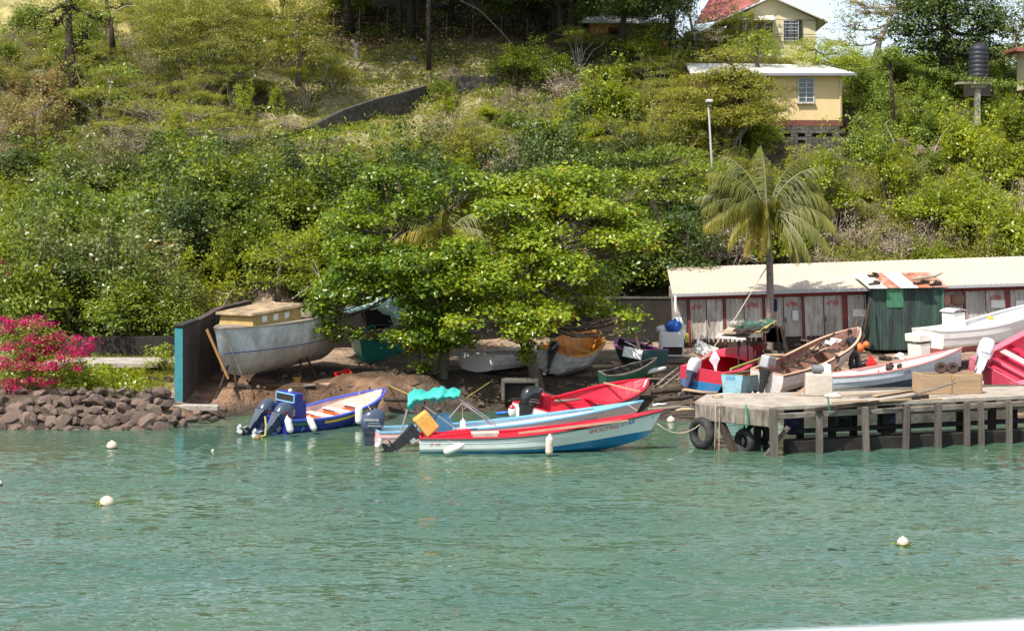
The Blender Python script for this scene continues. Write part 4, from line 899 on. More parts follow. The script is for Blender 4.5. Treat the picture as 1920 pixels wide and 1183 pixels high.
# notices, cloth on the doors
def on_shed(t, z, y=-.06): return Vector((7.14+ux*t-uy*y, 74.9+uy*t+ux*y, BASEZ+z+t*.034))
for t, z, w_, h_, lab in ((8.0, 1.32, .55, .32, 'white notice sheet on the shed door just left of the green shack'), (14.0, 1.52, .62, .34, 'white notice sheet under the number on the door of lock-up 29'), (15.0, 1.5, .5, .3, 'white notice on the shed door right of the widest red post'), (5.25, 1.30, .26, .42, 'white paper sheet on the door of lock-up 34')):
    m = MB(); P = [[Vector((w_*(i/4-.5), -.012*math.sin(i*1.7+j), h_*(j/3-.5))) for i in range(5)] for j in range(4)]; m.grid(P)
    o = m.build('notice', M_white, loc=on_shed(t, z, -.09)); o.rotation_euler = (0, 0, A); tag(o, lab, 'notice')
m = MB(); P = [[Vector((.42*(i/6-.5)*(1-.12*j/5), -.03*math.sin(i*2.1), .55*(j/5-.5))) for i in range(7)] for j in range(6)]; m.grid(P)
o = m.build('hanging_cloth', M_bluedark, loc=on_shed(4.25, 1.78, -.12)); o.rotation_euler = (0, 0, A); tag(o, 'dark blue cloth hung on the shed door right beside the palm trunk', 'cloth')
# graffiti and discs on bay 30
M_graf = pmat('blue_graffiti', (.03,.06,.30), rough=.7, var=.2, bump=0)
gr = bpy.data.objects['door']
dd = [o for o in children(shed) if o.name.startswith('door') and not o.name.startswith('door_post')]
text_mesh('Bo', .62, 'graffiti', M_graf, shed, (12.05, -.085, 1.05), (R(90), 0, 0), bold=.02)
for t, c, lab in ((11.65, 'coral', 'faded coral round disc fixed high on the shed beside the green shack'), (12.25, 'brown', 'brown striped round disc next to the coral one on the shed')):
    m = MB(); m.lathe([(.02, 0), (.27, 0), (.30, .03), (.27, .06), (.02, .07)], 20, rot=Matrix.Rotation(R(90), 3, 'X'))
    o = m.build('round_disc', pmat('disc_'+c, (.50,.22,.17) if c == 'coral' else (.22,.13,.09), rough=.7, var=.3, stretch=(1,1,4) if c != 'coral' else (1,1,1)), loc=on_shed(t, 1.78, -.10), smooth=True)
    o.rotation_euler = (0, 0, A); tag(o, lab, 'disc')
m = MB(); m.tube([(0,0,-.2), (.01,0,1.2), (-.02,0,2.35)], .045, n=7); o = m.build('white_post', M_white, loc=(7.12, 74.2, BASEZ), smooth=True); tag(o, 'slim white post with a green wrapping at the near corner of the shed', 'post')
m2 = MB(); m2.ell((0,-.04,.98), (.10,.10,.16), jit=.15); m2.build('wrapping', M_greenbright, o)

shed.rotation_euler = (0, R(-1.95), A)
# ---- green shack with junk on its rusty roof
gx0, gx1, GYs = WX(1637, 73.4), WX(1763, 73.7), 73.4
gzb = 1.28; gw = gx1-gx0+.1
shack = empty('green_shack', (gx0, 73.4, gzb), R(5), 'dark weathered green plank shack with a patched rusty sheet roof against the shed', 'shack')
m = MB(); k = 22
for i in range(k):
    x = gw*(i+.5)/k; m.box((x, random.uniform(-.012, .012), 1.33), (gw/k-.008, .04, 2.66))
for i in range(14): m.box((gw, 1.6*(i+.5)/14, 1.33), (.04, 1.6/14-.008, 2.66)); m.box((0, 1.6*(i+.5)/14, 1.33), (.04, 1.6/14-.008, 2.66))
m.build('plank_wall', M_greenshack, shack)
m = MB(); m.box((.95, -.035, 2.25), (.75, .03, .85)); m.build('shutter', M_greenbright, shack)
m = MB(); m.bar((gw, -.03, 0), (gw, -.03, 2.68), .07); m.build('corner_trim', M_greenbright, shack)
m = MB()
for i, (mt, x0, x1, y0) in enumerate(((1, -.25, .55, -.3), (0, .5, 1.15, -.15), (1, 1.1, 2.0, -.3), (0, 1.9, 2.5, -.38), (0, 2.35, gw+.2, -.2))):
    corrug(m, (x0, y0, 2.66+.01*i), (1,0,0), (0, 3, .62+.02*(i % 2)), x1-x0, 2.6, pitch=.09, amp=.014, mi=mt)
m.build('sheet_roof', [M_rust, M_whitesheet], shack, smooth=True)
junk = [((.1, .35), .5, 'dark chunk of driftwood on the left of the shack roof'), ((.35, 1.7), .4, 'dark scrap lump at the top left of the shack roof'), ((2.15, .45), .6, 'long dark bundle of scrap on the front edge of the shack roof'), ((2.7, .3), .5, 'short grey plank scrap at the right corner of the shack roof')]
for (x, y), L, lab in junk:
    m = MB(); m.box((0,0,0), (L, .22, .12), jit=.04, rot=Euler((0, 0, random.uniform(-.5, .5))).to_matrix()); m.box((L*.3, .05, .08), (L*.6, .16, .12), jit=.05, rot=Euler((0, .2, random.uniform(-.5, .5))).to_matrix())
    o = m.build('driftwood', M_darkbark, loc=Vector((gx0+x, 73.4+y, gzb+2.74+y*.21))); tag(o, lab, 'scrap')
m = MB(); m.tube([(0,0,0), (.6,.1,.05), (1.1,.25,.12), (1.4,.3,.25)], [.06,.07,.06,.03], n=7)
o = m.build('driftwood', M_barkgrey, loc=Vector((gx0+1.9, 74.3, gzb+3.02)), smooth=True); tag(o, 'curved grey log lying on the upper right of the shack roof', 'log')
m = MB(); m.tube([(0,0,0), (.75,.5,2.6)], .045, n=6); o = m.build('leaning_pole', M_darkbark, loc=Vector((WX(1606,73.6), 73.6, 1.1)), smooth=True); tag(o, 'dark pole leaning against the shed left of the green shack', 'pole')

# ---- walls
def poly_wall(name, label, pts, thick, mat, cap=None, base=-.6, cat='wall', n=1):
    """pts: list of (x, y, ztop, zbase)"""
    b = Vector((pts[0][0], pts[0][1], pts[0][3]))
    m = MB(); P = []
    for (x, y, zt, zb) in pts:
        q = Vector((x, y, 0))-Vector((b.x, b.y, 0)); P.append((q, zt-b.z, zb-b.z+base))
    vs = []; fs = []
    for i, (q, zt, zb) in enumerate(P):
        d = (P[min(i+1, len(P)-1)][0]-P[max(i-1, 0)][0]).normalized(); nrm = Vector((-d.y, d.x, 0))*thick/2
        vs += [q-nrm+Vector((0,0,zb)), q+nrm+Vector((0,0,zb)), q+nrm+Vector((0,0,zt)), q-nrm+Vector((0,0,zt))]
    for i in range(len(P)-1):
        for k in range(4): fs.append((i*4+k, i*4+(k+1) % 4, (i+1)*4+(k+1) % 4, (i+1)*4+k))
    fs += [(0,1,2,3), tuple((len(P)-1)*4+k for k in (3,2,1,0))]
    m.add(vs, fs); o = m.build(name, mat, loc=b, merge=True)
    tag(o, label, cat)
    if cap:
        c = MB()
        for i in range(len(P)-1):
            c.bar(P[i][0]+Vector((0,0,P[i][1]+.04)), P[i+1][0]+Vector((0,0,P[i+1][1]+.04)), thick+.08, .08)
        c.build('coping', cap, o)
    return o
wl = poly_wall('tall_wall', 'tall dark streaked wall with a teal painted end face beside the boulders', [(-11.72, 60.05, 3.22, .4), (-11.55, 62, 3.3, .6), (-11.2, 65.5, 3.6, .9), (-10.8, 70, 3.6, 1.2)], .27, pmat('wall_brown_streaked', (.085,.055,.045), rough=.95, var=.5, vs=1.6, stretch=(1,1,.25), dirt=(.03,.022,.02), damt=.7, ds=1.2, dthr=.5, bump=.4, bs=9))
m = MB(); m.box((0,0,0), (.28,.05,2.95), jit=.004); e = m.build('end_face', M_teal, wl); e.location = (0, -.03, 1.3)
m = MB(); m.box((0, 0, 0), (.36, 2.1, .07)); e = m.build('coping', M_darkconc, wl, bevel=.01); e.location = (.09, .95, 2.90); e.rotation_euler = (R(2), 0, R(-5)); 
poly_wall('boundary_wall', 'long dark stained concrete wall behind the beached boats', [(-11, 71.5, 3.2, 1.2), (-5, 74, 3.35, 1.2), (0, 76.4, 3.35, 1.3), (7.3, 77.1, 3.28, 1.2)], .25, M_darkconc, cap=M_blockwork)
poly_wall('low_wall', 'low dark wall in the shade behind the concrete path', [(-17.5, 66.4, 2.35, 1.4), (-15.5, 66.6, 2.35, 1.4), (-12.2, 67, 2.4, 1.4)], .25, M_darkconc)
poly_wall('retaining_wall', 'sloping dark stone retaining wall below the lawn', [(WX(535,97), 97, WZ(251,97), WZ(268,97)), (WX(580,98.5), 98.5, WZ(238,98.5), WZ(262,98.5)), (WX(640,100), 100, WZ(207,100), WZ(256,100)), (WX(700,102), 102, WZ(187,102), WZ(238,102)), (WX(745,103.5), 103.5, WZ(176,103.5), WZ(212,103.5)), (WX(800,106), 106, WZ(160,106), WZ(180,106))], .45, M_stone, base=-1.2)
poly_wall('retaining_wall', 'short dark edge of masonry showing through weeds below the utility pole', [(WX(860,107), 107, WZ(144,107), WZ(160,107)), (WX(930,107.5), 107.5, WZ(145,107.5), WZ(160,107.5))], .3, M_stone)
# concrete path
m = MB(); P = [[Vector((x, y, 1.62 if y < 64.5 else 1.64)) for x in (-17.4, -14.6, -13.25)] for y in (63.3, 66.1)]; m.box((-15.3, 64.6, 1.56), (4.3, 2.6, .16)); m.box((-12.9, 65.5, 1.56), (1.0, 1.2, .16))
o = m.build('path', M_concrete, bevel=.01); tag(o, kind='structure')

# ---- houses
def window(parent, c, w_, h_, cols=2, rows=5, d=.08, louvre=False):
    fr = MB(); x, y, z = c
    for s in (-1, 1): fr.bar((x+s*w_/2, y-.02, z-h_/2), (x+s*w_/2, y-.02, z+h_/2), .07, .07); fr.bar((x-w_/2, y-.02, z+s*h_/2), (x+w_/2, y-.02, z+s*h_/2), .075, .075)
    for i in range(1, cols): fr.bar((x-w_/2+w_*i/cols, y-.03, z-h_/2), (x-w_/2+w_*i/cols, y-.03, z+h_/2), .07, .05)
    for i in range(1, rows): fr.bar((x-w_/2, y-.025, z-h_/2+h_*i/rows), (x+w_/2, y-.025, z-h_/2+h_*i/rows), .03, .04)
    f = fr.build('window', M_frame, parent)
    g = MB()
    for i in range(rows): g.box((x, y+.015, z-h_/2+h_*(i+.5)/rows), (w_, .02, h_/rows*.98), rot=None)
    g.build('pane', M_glass, f); return f
hx = WX(1448, 103)
hz = WZ(232, 103)
yh = empty('yellow_house', (hx, 103, hz), R(-2), 'small square yellow house with a white roof, louvred window and open porch', 'house')
W1 = WX(1578, 103)-hx; H1 = WZ(140, 103)-hz
m = MB(); m.box((W1/2, 2.5, H1/2), (W1, 5, H1)); m.box((-.1, 2.6, H1/2), (.22, 4.8, H1)); m.build('wall', M_yellowwall, yh)
m = MB(); m.box((-2.4, 2.4, H1/2), (4.4, 3.4, H1)); m.build('porch_wall', pmat('porch_ochre', (.50,.31,.13), rough=.9, var=.1), yh)
m = MB(); m.bar((-.12, -.02, .05), (-.35, -.02, H1-.75), .11); m.bar((-.35,-.02,H1-.75), (-2.2,-.02,H1-.6), .11); m.build('porch_frame', M_frame, yh)
m = MB(); m.box((-2.3, .02, .25), (4.2, .12, .6)); m.build('porch_rail', M_concrete, yh)
m = MB(); m.box((-.35, .45, H1/2), (.5, .12, H1-.1)); m.build('porch_column', M_concrete, yh)
m = MB(); m.box((W1/2, -.01, .02), (W1+.04, .08, .36)); m.box((W1+.01, 2.5, .02), (.06, 5.04, .36)); m.build('base_band', M_brownband, yh)
window(yh, (WX(1511,103)-hx, -.03, WZ(170,103)-hz), .92, 1.48, 2, 5)
m = MB(); m.box((WX(1511,103)-hx, -.09, WZ(170,103)-hz-.80), (1.1, .2, .07)); m.build('window_sill', M_concrete, yh)
m = MB(); m.tube([(W1-.12,-.07,.1),(W1-.12,-.07,H1-.1)], .035, n=8); m.build('downpipe', M_creamwall, yh)
m = MB(); q = .12
zr = H1+.02; zf = WZ(117,106)-hz
m.grid([[Vector((-4.9, -.55, zr)), Vector((W1+.75, -.65, zr))], [Vector((-4.9, 5.6, zr+1.15)), Vector((W1-.6, 4.2, zr+.9))]]); m.grid([[Vector((-4.9, -.55, zr-q)), Vector((W1+.75, -.65, zr-q))], [Vector((-4.9, 5.6, zr+1.15-q)), Vector((W1-.6, 4.2, zr+.9-q))]])
m.add([(-4.9,-.55,zr),(W1+.75,-.65,zr),(W1+.75,-.65,zr-q),(-4.9,-.55,zr-q)], [(3,2,1,0)]); m.add([(W1+.75,-.65,zr),(W1-.6,4.2,zr+.9),(W1-.6,4.2,zr+.9-q),(W1+.75,-.65,zr-q)], [(0,3,2,1)])
m.build('roof', M_whiteroof, yh)
m = MB(); m.bar((-4.9, -.62, zr-.07), (W1+.75, -.72, zr-.07), .06, .16); m.build('eave_board', pmat('grey_eave', (.22,.22,.25), rough=.6, bump=0), yh)
m = MB(); 
for r_ in range(9):
    for c_ in range(13):
        if random.random() < .9: m.box((-1.2+c_*.42+(r_ % 2)*.21, .06+random.uniform(-.02, .02), -.28-r_*.21), (.40, .3, .195), jit=.008)
m.box((1.5, 2.6, -1.6), (5.8, 4.4, 2.8)); m.build('foundation', M_blockwork, yh)

ux0 = WX(1372, 114); uz0 = WZ(105, 114)
uh = empty('gabled_house', (ux0, 114, uz0), R(-3), 'cream gabled house with a red roof wing, awning and barred window on the crest', 'house')
W2 = WX(1528,114)-ux0; H2 = WZ(37,114)-uz0; apex = WX(1446,114)-ux0; HZ = WZ(-2,114)-uz0
m = MB(); m.add([(0,0,-1.5),(W2,0,-1.5),(W2,0,H2),(apex,0,HZ),(0,0,H2),(0,6,-1.5),(W2,6,-1.5),(W2,6,H2),(apex,6,HZ),(0,6,H2)], [(0,1,2,3,4),(9,8,7,6,5),(1,6,7,2),(5,0,4,9)]); m.build('wall', M_creamwall, uh)
m = MB()
for (a, b) in (((apex, HZ), (W2+.75, H2-.28)), ((apex, HZ), (-1.2, H2-.35))):
    m.add([(a[0],-.6,a[1]+.12),(b[0],-.6,b[1]+.12),(b[0],6.5,b[1]+.12),(a[0],6.5,a[1]+.12),(a[0],-.6,a[1]),(b[0],-.6,b[1]),(b[0],6.5,b[1]),(a[0],6.5,a[1])], [(0,1,2,3),(7,6,5,4),(0,4,5,1),(1,5,6,2)])
m.build('roof', pmat('pale_roof', (.62,.58,.56), rough=.6, var=.12), uh)
m = MB(); m.add([(-2.4,.4,H2-.15),(-.7,.2,H2+.05),(apex-.7,.6,HZ+.0),(-1.0,4.5,HZ+.9),(-2.4,.4,H2-.27),(-.7,.2,H2-.07),(apex-.7,.6,HZ-.12),(-1.0,4.5,HZ+.78)], [(0,1,2,3),(7,6,5,4),(0,4,5,1),(1,5,6,2),(2,6,7,3),(3,7,4,0)]); m.box((-1.7,3.2,H2-1.6),(2.6,3,2.0)); m.build('red_roof_wing', M_redroof, uh)
m = MB(); corrug(m, (-.1,-1.0,WZ(38,113)-uz0), (1,0,0), (0,1,.42), WX(1452,114)-ux0, 1.1, pitch=.14, amp=.02); m.build('awning', M_whitesheet, uh)
m = MB(); m.box((1.35,-.015,WZ(56,114)-uz0), (2.7,.04,1.0)); m.build('veranda_shade_panel', pmat('veranda_shade', (.16,.10,.075), rough=.9), uh)  # flat panel on the wall, coloured as the shade inside the veranda
for x in (.4, .95, 1.6, 2.2): m = MB(); m.bar((x,-.06,WZ(70,114)-uz0), (x,-.06,WZ(44,114)-uz0), .07); m.build('veranda_post', M_frame, uh)
f = window(uh, (WX(1482,114)-ux0, -.03, WZ(59,114)-uz0), .95, 1.4, 2, 6)
m = MB(); xx = WX(1482,114)-ux0; zz = WZ(59,114)-uz0
for i in range(5): m.bar((xx-.45+i*.22,-.10,zz-.72), (xx-.45+i*.22,-.10,zz+.72), .025)
m.box((xx+.62,-.12,zz),(.22,.04,1.4)); m.build('window_grille', M_darkin, f)
m = MB()
for zq in (39, 66, 71): m.tube([(W2*.5,-.25,WZ(zq,114)-uz0),(W2+.1,-.25,WZ(zq+1,114)-uz0)], .018, n=4)
m.build('service_cable', M_black, uh)
# orange house seen through the trees
ohx = WX(1098,116)
oh = empty('orange_house', (ohx, 116, WZ(90,116)), 0, 'orange walled house with a pale roof half hidden behind the dark trees', 'house')
WO = WX(1250,116)-ohx
m = MB(); m.box((WO/2+.3,3,.6), (WO,6,2.4)); m.build('wall', M_orangewall, oh)
m = MB(); m.add([(-.3,-.6,1.75),(WO+1,-.6,1.75),(WO,3.5,2.9),(.6,3.5,2.9),(-.3,-.6,1.6),(WO+1,-.6,1.6),(WO,3.5,2.75),(.6,3.5,2.75)], [(0,1,2,3),(7,6,5,4),(0,4,5,1),(1,5,6,2),(3,7,4,0)]); m.build('roof', M_whiteroof, oh)
m = MB(); m.box((1.9,-.02,.6),(.7,.06,1.5)); m.build('door', M_brownband, oh)
m = MB(); m.box((3.6,-.02,.9),(.8,.06,.7)); m.build('window', M_glass, oh)
# far right roof edge
m = MB(); m.box((1.5,0,0),(3,3,.14)); m.box((1.5,-1.5,-.1),(3,.1,.12))
o = empty('roofed_hut', W(1893, 96, 104), 0, 'red roofed hut with a pale eave at the far end of the crest', 'hut')
m.build('roof', M_redroof, o); m = MB(); m.box((1.9,.2,-1.2),(2.2,2.0,2.3)); m.build('wall', M_creamwall, o)

# ---- water tank, concrete stand, poles
o = empty('water_tank', W(1835, 146, 106), 0, 'black ribbed cylindrical water tank in front of the dark mango tree', 'tank')
m = MB(); pr = [(.02,0)]; z = 0
for i in range(7): pr += [(.58,z),(.60,z+.06),(.60,z+.20),(.575,z+.24)]; z += .27
pr += [(.55,z),(.38,z+.16),(.2,z+.22),(.02,z+.24)]
m.lathe(pr, 24); m.build('tank_body', M_tank, o, smooth='auto'); m = MB(); m.lathe([(.02,z+.2),(.2,z+.2),(.2,z+.3),(.02,z+.31)], 16); m.build('lid', M_black, o)
m = MB(); m.box((0,0,-.6),(1.5,1.4,1.2)); m.build('stand', M_darkconc, o)
o = empty('concrete_stand', W(1832, 216, 103), 0, 'T shaped concrete column with a stepped slab top right of the vine draped pole', 'column')
m = MB(); m.box((0,0,.5),(.32,.32,2.3)); m.build('column', M_concrete, o); m = MB(); m.box((.0,0,1.72),(.9,.6,.2)); m.box((-.3,0,1.90),(1.9,.9,.13)); m.box((.1,0,1.86),(1.3,.7,.16)); m.build('slab', M_concrete, o, bevel=.01)
def pole(name, label, pts, r, mat, cat='pole'):
    P = [W(*p) for p in pts]; b = P[0].copy(); m = MB(); q = [p-b for p in P]; q[0].z -= 1
    m.tube(q, [r*(1-.3*i/(len(q)-1)) for i in range(len(q))], n=10)
    e = empty(name, b, 0, label, cat); m.build('shaft', mat, e, smooth=True); return e, P[-1]-b
e, top = pole('street_lamp', 'slim pale leaning lamp pole standing behind the shed left of the palm', [(1345,505,84),(1337,350,84),(1328,192,84)], .065, M_polegrey, 'lamp')
m = MB(); m.box(top+Vector((.02,-.15,.05)),(.30,.55,.14)); m.build('lamp_head', M_frame, e, bevel=.03)
m = MB(); m.lathe([(.02,-.06),(.12,-.05),(.14,.0),(.02,.02)], 12, c=top+Vector((.02,-.25,-.01))); m.build('lens', M_glass, e)
e, top = pole('utility_pole', 'dark wooden utility pole standing on the lawn below the shaded bank', [(804,103,109),(804,40,109),(803,-60,109)], .17, M_darkbark)
m = MB(); m.bar(top+Vector((-1,0,-.5)), top+Vector((1,0,-.5)), .1); m.build('crossarm', M_darkbark, e)
m = MB(); m.tube([W(803,-30,109), W(900,20,111), W(940,60,112), W(988,118,113)], .03, n=4)
o = m.build('guy_cable', M_barkgrey); tag(o, 'thin cable slanting from the utility pole down across the dark bank', 'cable')
e, top = pole('vine_draped_pole', 'dark wooden pole draped in creepers right of the yellow house', [(1677,268,101),(1673,180,101),(1668,104,101)], .13, M_darkbark)
Cs = [blob_leaves((top+Vector((0,0,-.1))), (.75,.5,.5), 1500, .14), blob_leaves(top+Vector((-.55,0,-1.5)), (.32,.3,1.5), 1100, .13, low=-1), blob_leaves(top+Vector((-.35,0,-3.3)), (.25,.25,1.5), 800, .13, low=-1)]
C, Nn, S, V = [np.concatenate(x) for x in zip(*Cs)]; leaf_mesh('creeper', C, Nn, S, V, LM['vine'], e)
def vine_cable(label, pts, sag, r, n=900):
    P = [W(*p) for p in pts]; b = P[0].copy(); m = MB(); L = curve(Vector((0,0,0)), P[-1]-b, sag=-sag, n=16); m.tube(L, .02, n=4)
    o = m.build('vine_covered_cable', M_black, loc=b); tag(o, label, 'cable')
    Cs = [blob_leaves(p, (.35, .2, r), n//16, .13, low=-1) for p in L]
    C, Nn, S, V = [np.concatenate(x) for x in zip(*Cs)]; leaf_mesh('creeper', C, Nn, S, V, LM['vine'], o)
vine_cable('cable thick with creepers running from the draped pole over the concrete stand', [(1668,108,101),(1925,158,103)], .35, .16, 1500)
vine_cable('creeper covered cable from the draped pole towards the yellow house roof', [(1668,108,101),(1590,130,101)], .3, .10, 400)
# fence above the lawn
fx = [(625,52),(673,55),(726,58),(838,66),(886,68),(942,72),(990,74),(1032,76)]
fe = empty('wire_fence', W(625, 52, 115), 0, 'thin wire fence on slender pale posts along the foot of the dark bank', 'fence')
fb = fe.location.copy()
for (x, y) in fx: m = MB(); m.tube([W(x, y, 115)-fb+Vector((0,0,-.4)), W(x+random.uniform(-2,2), y-40, 115)-fb], .035, n=5); m.build('fence_post', M_bark, fe)
m = MB()
for dz in (12, 24, 36):
    m.tube([W(x, y-dz, 115)-fb for (x, y) in fx], .012, n=3)
m.build('wire', M_bark, fe)
o = empty('cut_stump', W(668, 104, 110), 0, 'broken grey stump on the shaded lawn left of the utility pole', 'stump')
m = MB(); m.tube([(0,0,-.3),(-.05,0,.5),(-.3,0,1.0)], [.17,.14,.09], n=8); m.tube([(-.05,0,.5),(.15,0,.85)], [.09,.05], n=6); m.build('stump', M_barkgrey, o)
m = MB(); m.box((0,0,.12),(.34,.3,.28),jit=.03); o = m.build('dark_box', M_black, loc=W(776,112,110)); tag(o, 'small black box on the edge of the lawn', 'box')

# ---- boulders on the slope, and rock armour along the water
def rock_mesh(sx, sy, sz, seed):
    bm = bmesh.new(); bmesh.ops.create_icosphere(bm, subdivisions=2, radius=1)
    rnd = random.Random(seed); ns = [Vector((rnd.gauss(0,1), rnd.gauss(0,1), rnd.gauss(0,1))).normalized() for _ in range(15)]; ds = [rnd.uniform(.45, .80) for _ in ns]
    for v in bm.verts:
        p = v.co.copy()
        for n_, d_ in zip(ns, ds):
            k = p.dot(n_)
            if k > d_: p -= n_*(k-d_)
        p *= 1+.07*mnoise.noise(p*2.2+Vector((seed, 0, 0)))
        v.co = Vector((p.x*sx, p.y*sy, p.z*sz))
    me = bpy.data.meshes.new('boulder'); bm.to_mesh(me); bm.free(); me.materials.append(M_rock); return me
rocks = [rock_mesh(random.uniform(.42,.6), random.uniform(.35,.5), random.uniform(.28,.42), i*3.1) for i in range(14)]
def put_rock(x, y, z, s, label, group=None, mi=None):
    o = bpy.data.objects.new('boulder', rocks[random.randrange(14) if mi is None else mi]); COL.objects.link(o); o.location = (x, y, z)
    o.rotation_euler = (random.uniform(-.5,.5), random.uniform(-.5,.5), random.uniform(0,6.28)); o.scale = (s*random.uniform(.85,1.2), s, s*random.uniform(.8,1.1))
    tag(o, label, 'boulder', group); return o
random.seed(21)
for rw, (Y, zz, s, n_) in enumerate(((57.2, .0, .58, 32), (57.7, .24, .68, 28), (58.3, .46, .68, 28), (59.0, .70, .64, 27), (59.8, .95, .50, 24))):
    for i in range(n_):
        x = -18.4+(6.9 if rw < 4 else 6.4)*(i+.5+.5*(rw % 2))/n_+random.uniform(-.14,.14)
        if x > -11.9 and rw > 1: continue
        lab = ['brown angular boulder half awash in the lowest row of the rock armour', 'big pinkish brown boulder in the second row of the rock armour', 'jagged brown boulder in the middle of the rock armour', 'dark brown boulder high in the rock armour', 'small boulder along the grassy top of the rock armour'][rw]
        put_rock(x, Y+random.uniform(-.18,.18), zz+random.uniform(-.1,.1)+.12*fbm(x*.9, rw), s*random.choice((.6,.75,.9,1.0,1.2,1.45)), lab, 'boulders of the rock armour, row %s' % ['at the water', 'second', 'middle', 'upper', 'at the grass'][rw])
for i, (px, py, Y, s) in enumerate([(360,790,57.7,.5),(385,785,57.9,.45),(345,795,57.5,.55),(372,775,58.6,.4),(402,790,57.6,.4),(330,778,58.6,.6),(418,770,59.5,.4)]):
    put_rock(WX(px,Y), Y, WZ(py,Y)+.05, s, 'low wet stone below the tall teal ended wall', 'wet stones below the tall wall')
for (px, py, Y, s, lab) in [(1692,268,99.5,1.1,'rounded grey boulder at the foot of the vine draped pole'),(1725,285,99,1.6,'broad grey brown boulder exposed on the slope right of the draped pole'),(1755,283,99,1.2,'smaller grey brown boulder right of the broad one on the slope'),(1590,265,101,1.2,'mossy rock under the corner of the yellow house foundation')]:
    put_rock(WX(px,Y), Y, WZ(py,Y), s, lab)
m = MB(); m.box((0,0,0),(1.55,.5,.20),jit=.02); o = m.build('stone_slab', M_concrete, loc=W(368,764,59.8), bevel=.03); o.rotation_euler = (0,R(1),R(4)); tag(o, 'long flat stone slab at the foot of the tall wall', 'slab')
m = MB(); m.box((0,0,0),(.9,.35,.1)); m.box((.3,0,.1),(.3,.2,.12)); o = m.build('driftwood', M_darkbark, loc=W(300,712,62.3)); o.rotation_euler = (0,R(12),0); tag(o, 'dark driftwood piece on the sunlit grass beside the tall wall', 'driftwood')

# ---- the dock
DZ = 1.46
fpts = [(WX(1305,52.9), 52.9), (WX(1450,51.3), 51.3), (WX(1930,54.4), 54.4), (WX(2050,55.2), 55.2)]
bpts = [(WX(1325,54.7), 54.7), (WX(1600,55.6), 55.6), (WX(1930,57.2), 57.2), (WX(2050,58.2), 58.2)]
dk = empty('wooden_dock', (fpts[0][0], fpts[0][1], 0), 0, 'old timber dock with a pale concrete deck, dark crib and weathered posts', 'dock'); db = dk.location.copy()
def L3(p, z): return Vector((p[0], p[1], z))-db
m = MB(); vs = [L3(p, DZ) for p in fpts]+[L3(p, DZ) for p in reversed(bpts)]; lo = [v-Vector((0,0,.13)) for v in vs]; n_ = len(vs)
m.add(vs+lo, [tuple(range(n_)), tuple(range(2*n_-1, n_-1, -1))]+[(i, i+n_, (i+1) % n_+n_, (i+1) % n_) for i in range(n_)]); m.build('deck', M_deck, dk, bevel=.02)
m = MB(); f0, f1 = fpts[0], fpts[1]
m.bar(L3(f0,DZ-.33)+Vector((.0,-.1,0)), L3(f1,DZ-.38)+Vector((.1,-.06,0)), .16, .50, up=(0,0,1)); m.build('face_beam', pmat('face_timber', (.27,.23,.19), rough=.9, var=.35, vs=3, stretch=(3,3,.5), dirt=(.06,.05,.04), damt=.8, ds=2.2, dthr=.5, bump=.6, bs=12), dk, bevel=.02)
m = MB(); m.bar(L3(f1,DZ-.30)+Vector((-.05,-.05,0)), L3(fpts[2],DZ-.26)+Vector((0,-.02,0)), .14, .16); m.build('stringer', M_wood, dk, bevel=.015)
m = MB(); m.bar(L3(f1,DZ-.12)+Vector((1.3,.15,0)), L3((WX(1740,53.3),53.3),DZ+.08)+Vector((0,.0,0)), .12, .13); m.build('edge_beam', M_darkbark, dk, bevel=.02)
for (a, b) in (((1560,752),(1626,748)),((1650,748),(1708,745)),((1728,747),(1765,745))):
    m = MB(); m.bar(W(a[0],a[1]+3,51.2+(a[0]-1450)/480*2.6)-db, W(b[0],b[1]+3,51.2+(b[0]-1450)/480*2.6)-db, .10, .055); m.build('loose_board', M_plank, dk)
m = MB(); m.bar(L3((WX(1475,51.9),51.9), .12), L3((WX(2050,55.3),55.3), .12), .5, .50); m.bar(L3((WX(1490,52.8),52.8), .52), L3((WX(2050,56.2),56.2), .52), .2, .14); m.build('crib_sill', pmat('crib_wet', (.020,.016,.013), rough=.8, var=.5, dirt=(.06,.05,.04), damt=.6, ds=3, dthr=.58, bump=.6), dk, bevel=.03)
m = MB(); m.bar(L3((WX(1700,54.0),54.0), .98), L3((WX(2050,56.2),56.2), .98), .12, .14); m.build('rail_beam', M_wood, dk)
posts = [(1450,51.1,850,2,.23),(1535,51.75,838,1,.20),(1622,52.2,835,3,.20),(1697,52.65,832,-3,.19),(1757,53.0,828,0,.20),(1811,53.35,828,0,.18),(1838,53.5,822,2,.17),(1890,53.85,820,0,.18),(1925,54.1,818,0,.18)]
for (px, Y, pb, ln, wd) in posts:
    m = MB(); x = WX(px, Y); m.bar(Vector((x+ln*.012,Y-.12,-.6))-db, Vector((x-ln*.012,Y-.12,DZ-.10+(.08 if px == 1450 else 0)))-db, wd, wd, up=(0,1,0)); m.build('post', M_post, dk, bevel=.02)
m = MB(); m.bar(W(1350,790,52.4)-db, W(1385,838,51.9)-db+Vector((0,0,-.4)), .22,.18); m.build('brace', M_darkbark, dk)
m = MB(); m.bar(W(1478,800,51.4)-db, W(1425,850,51.2)-db+Vector((0,0,-.3)), .14,.10); m.build('brace', M_post, dk)
for px, Y in ((1335,54.2),(1420,54),(1500,54.8),(1600,55.2),(1700,55.6),(1800,56.1),(1900,56.6),(1560,53.6),(1660,54.0),(1860,55)):
    m = MB(); m.bar(Vector((WX(px,Y),Y,-.8))-db, Vector((WX(px,Y),Y,DZ-.15))-db, .22,.22, up=(0,1,0)); m.build('inner_post', M_darkbark, dk)
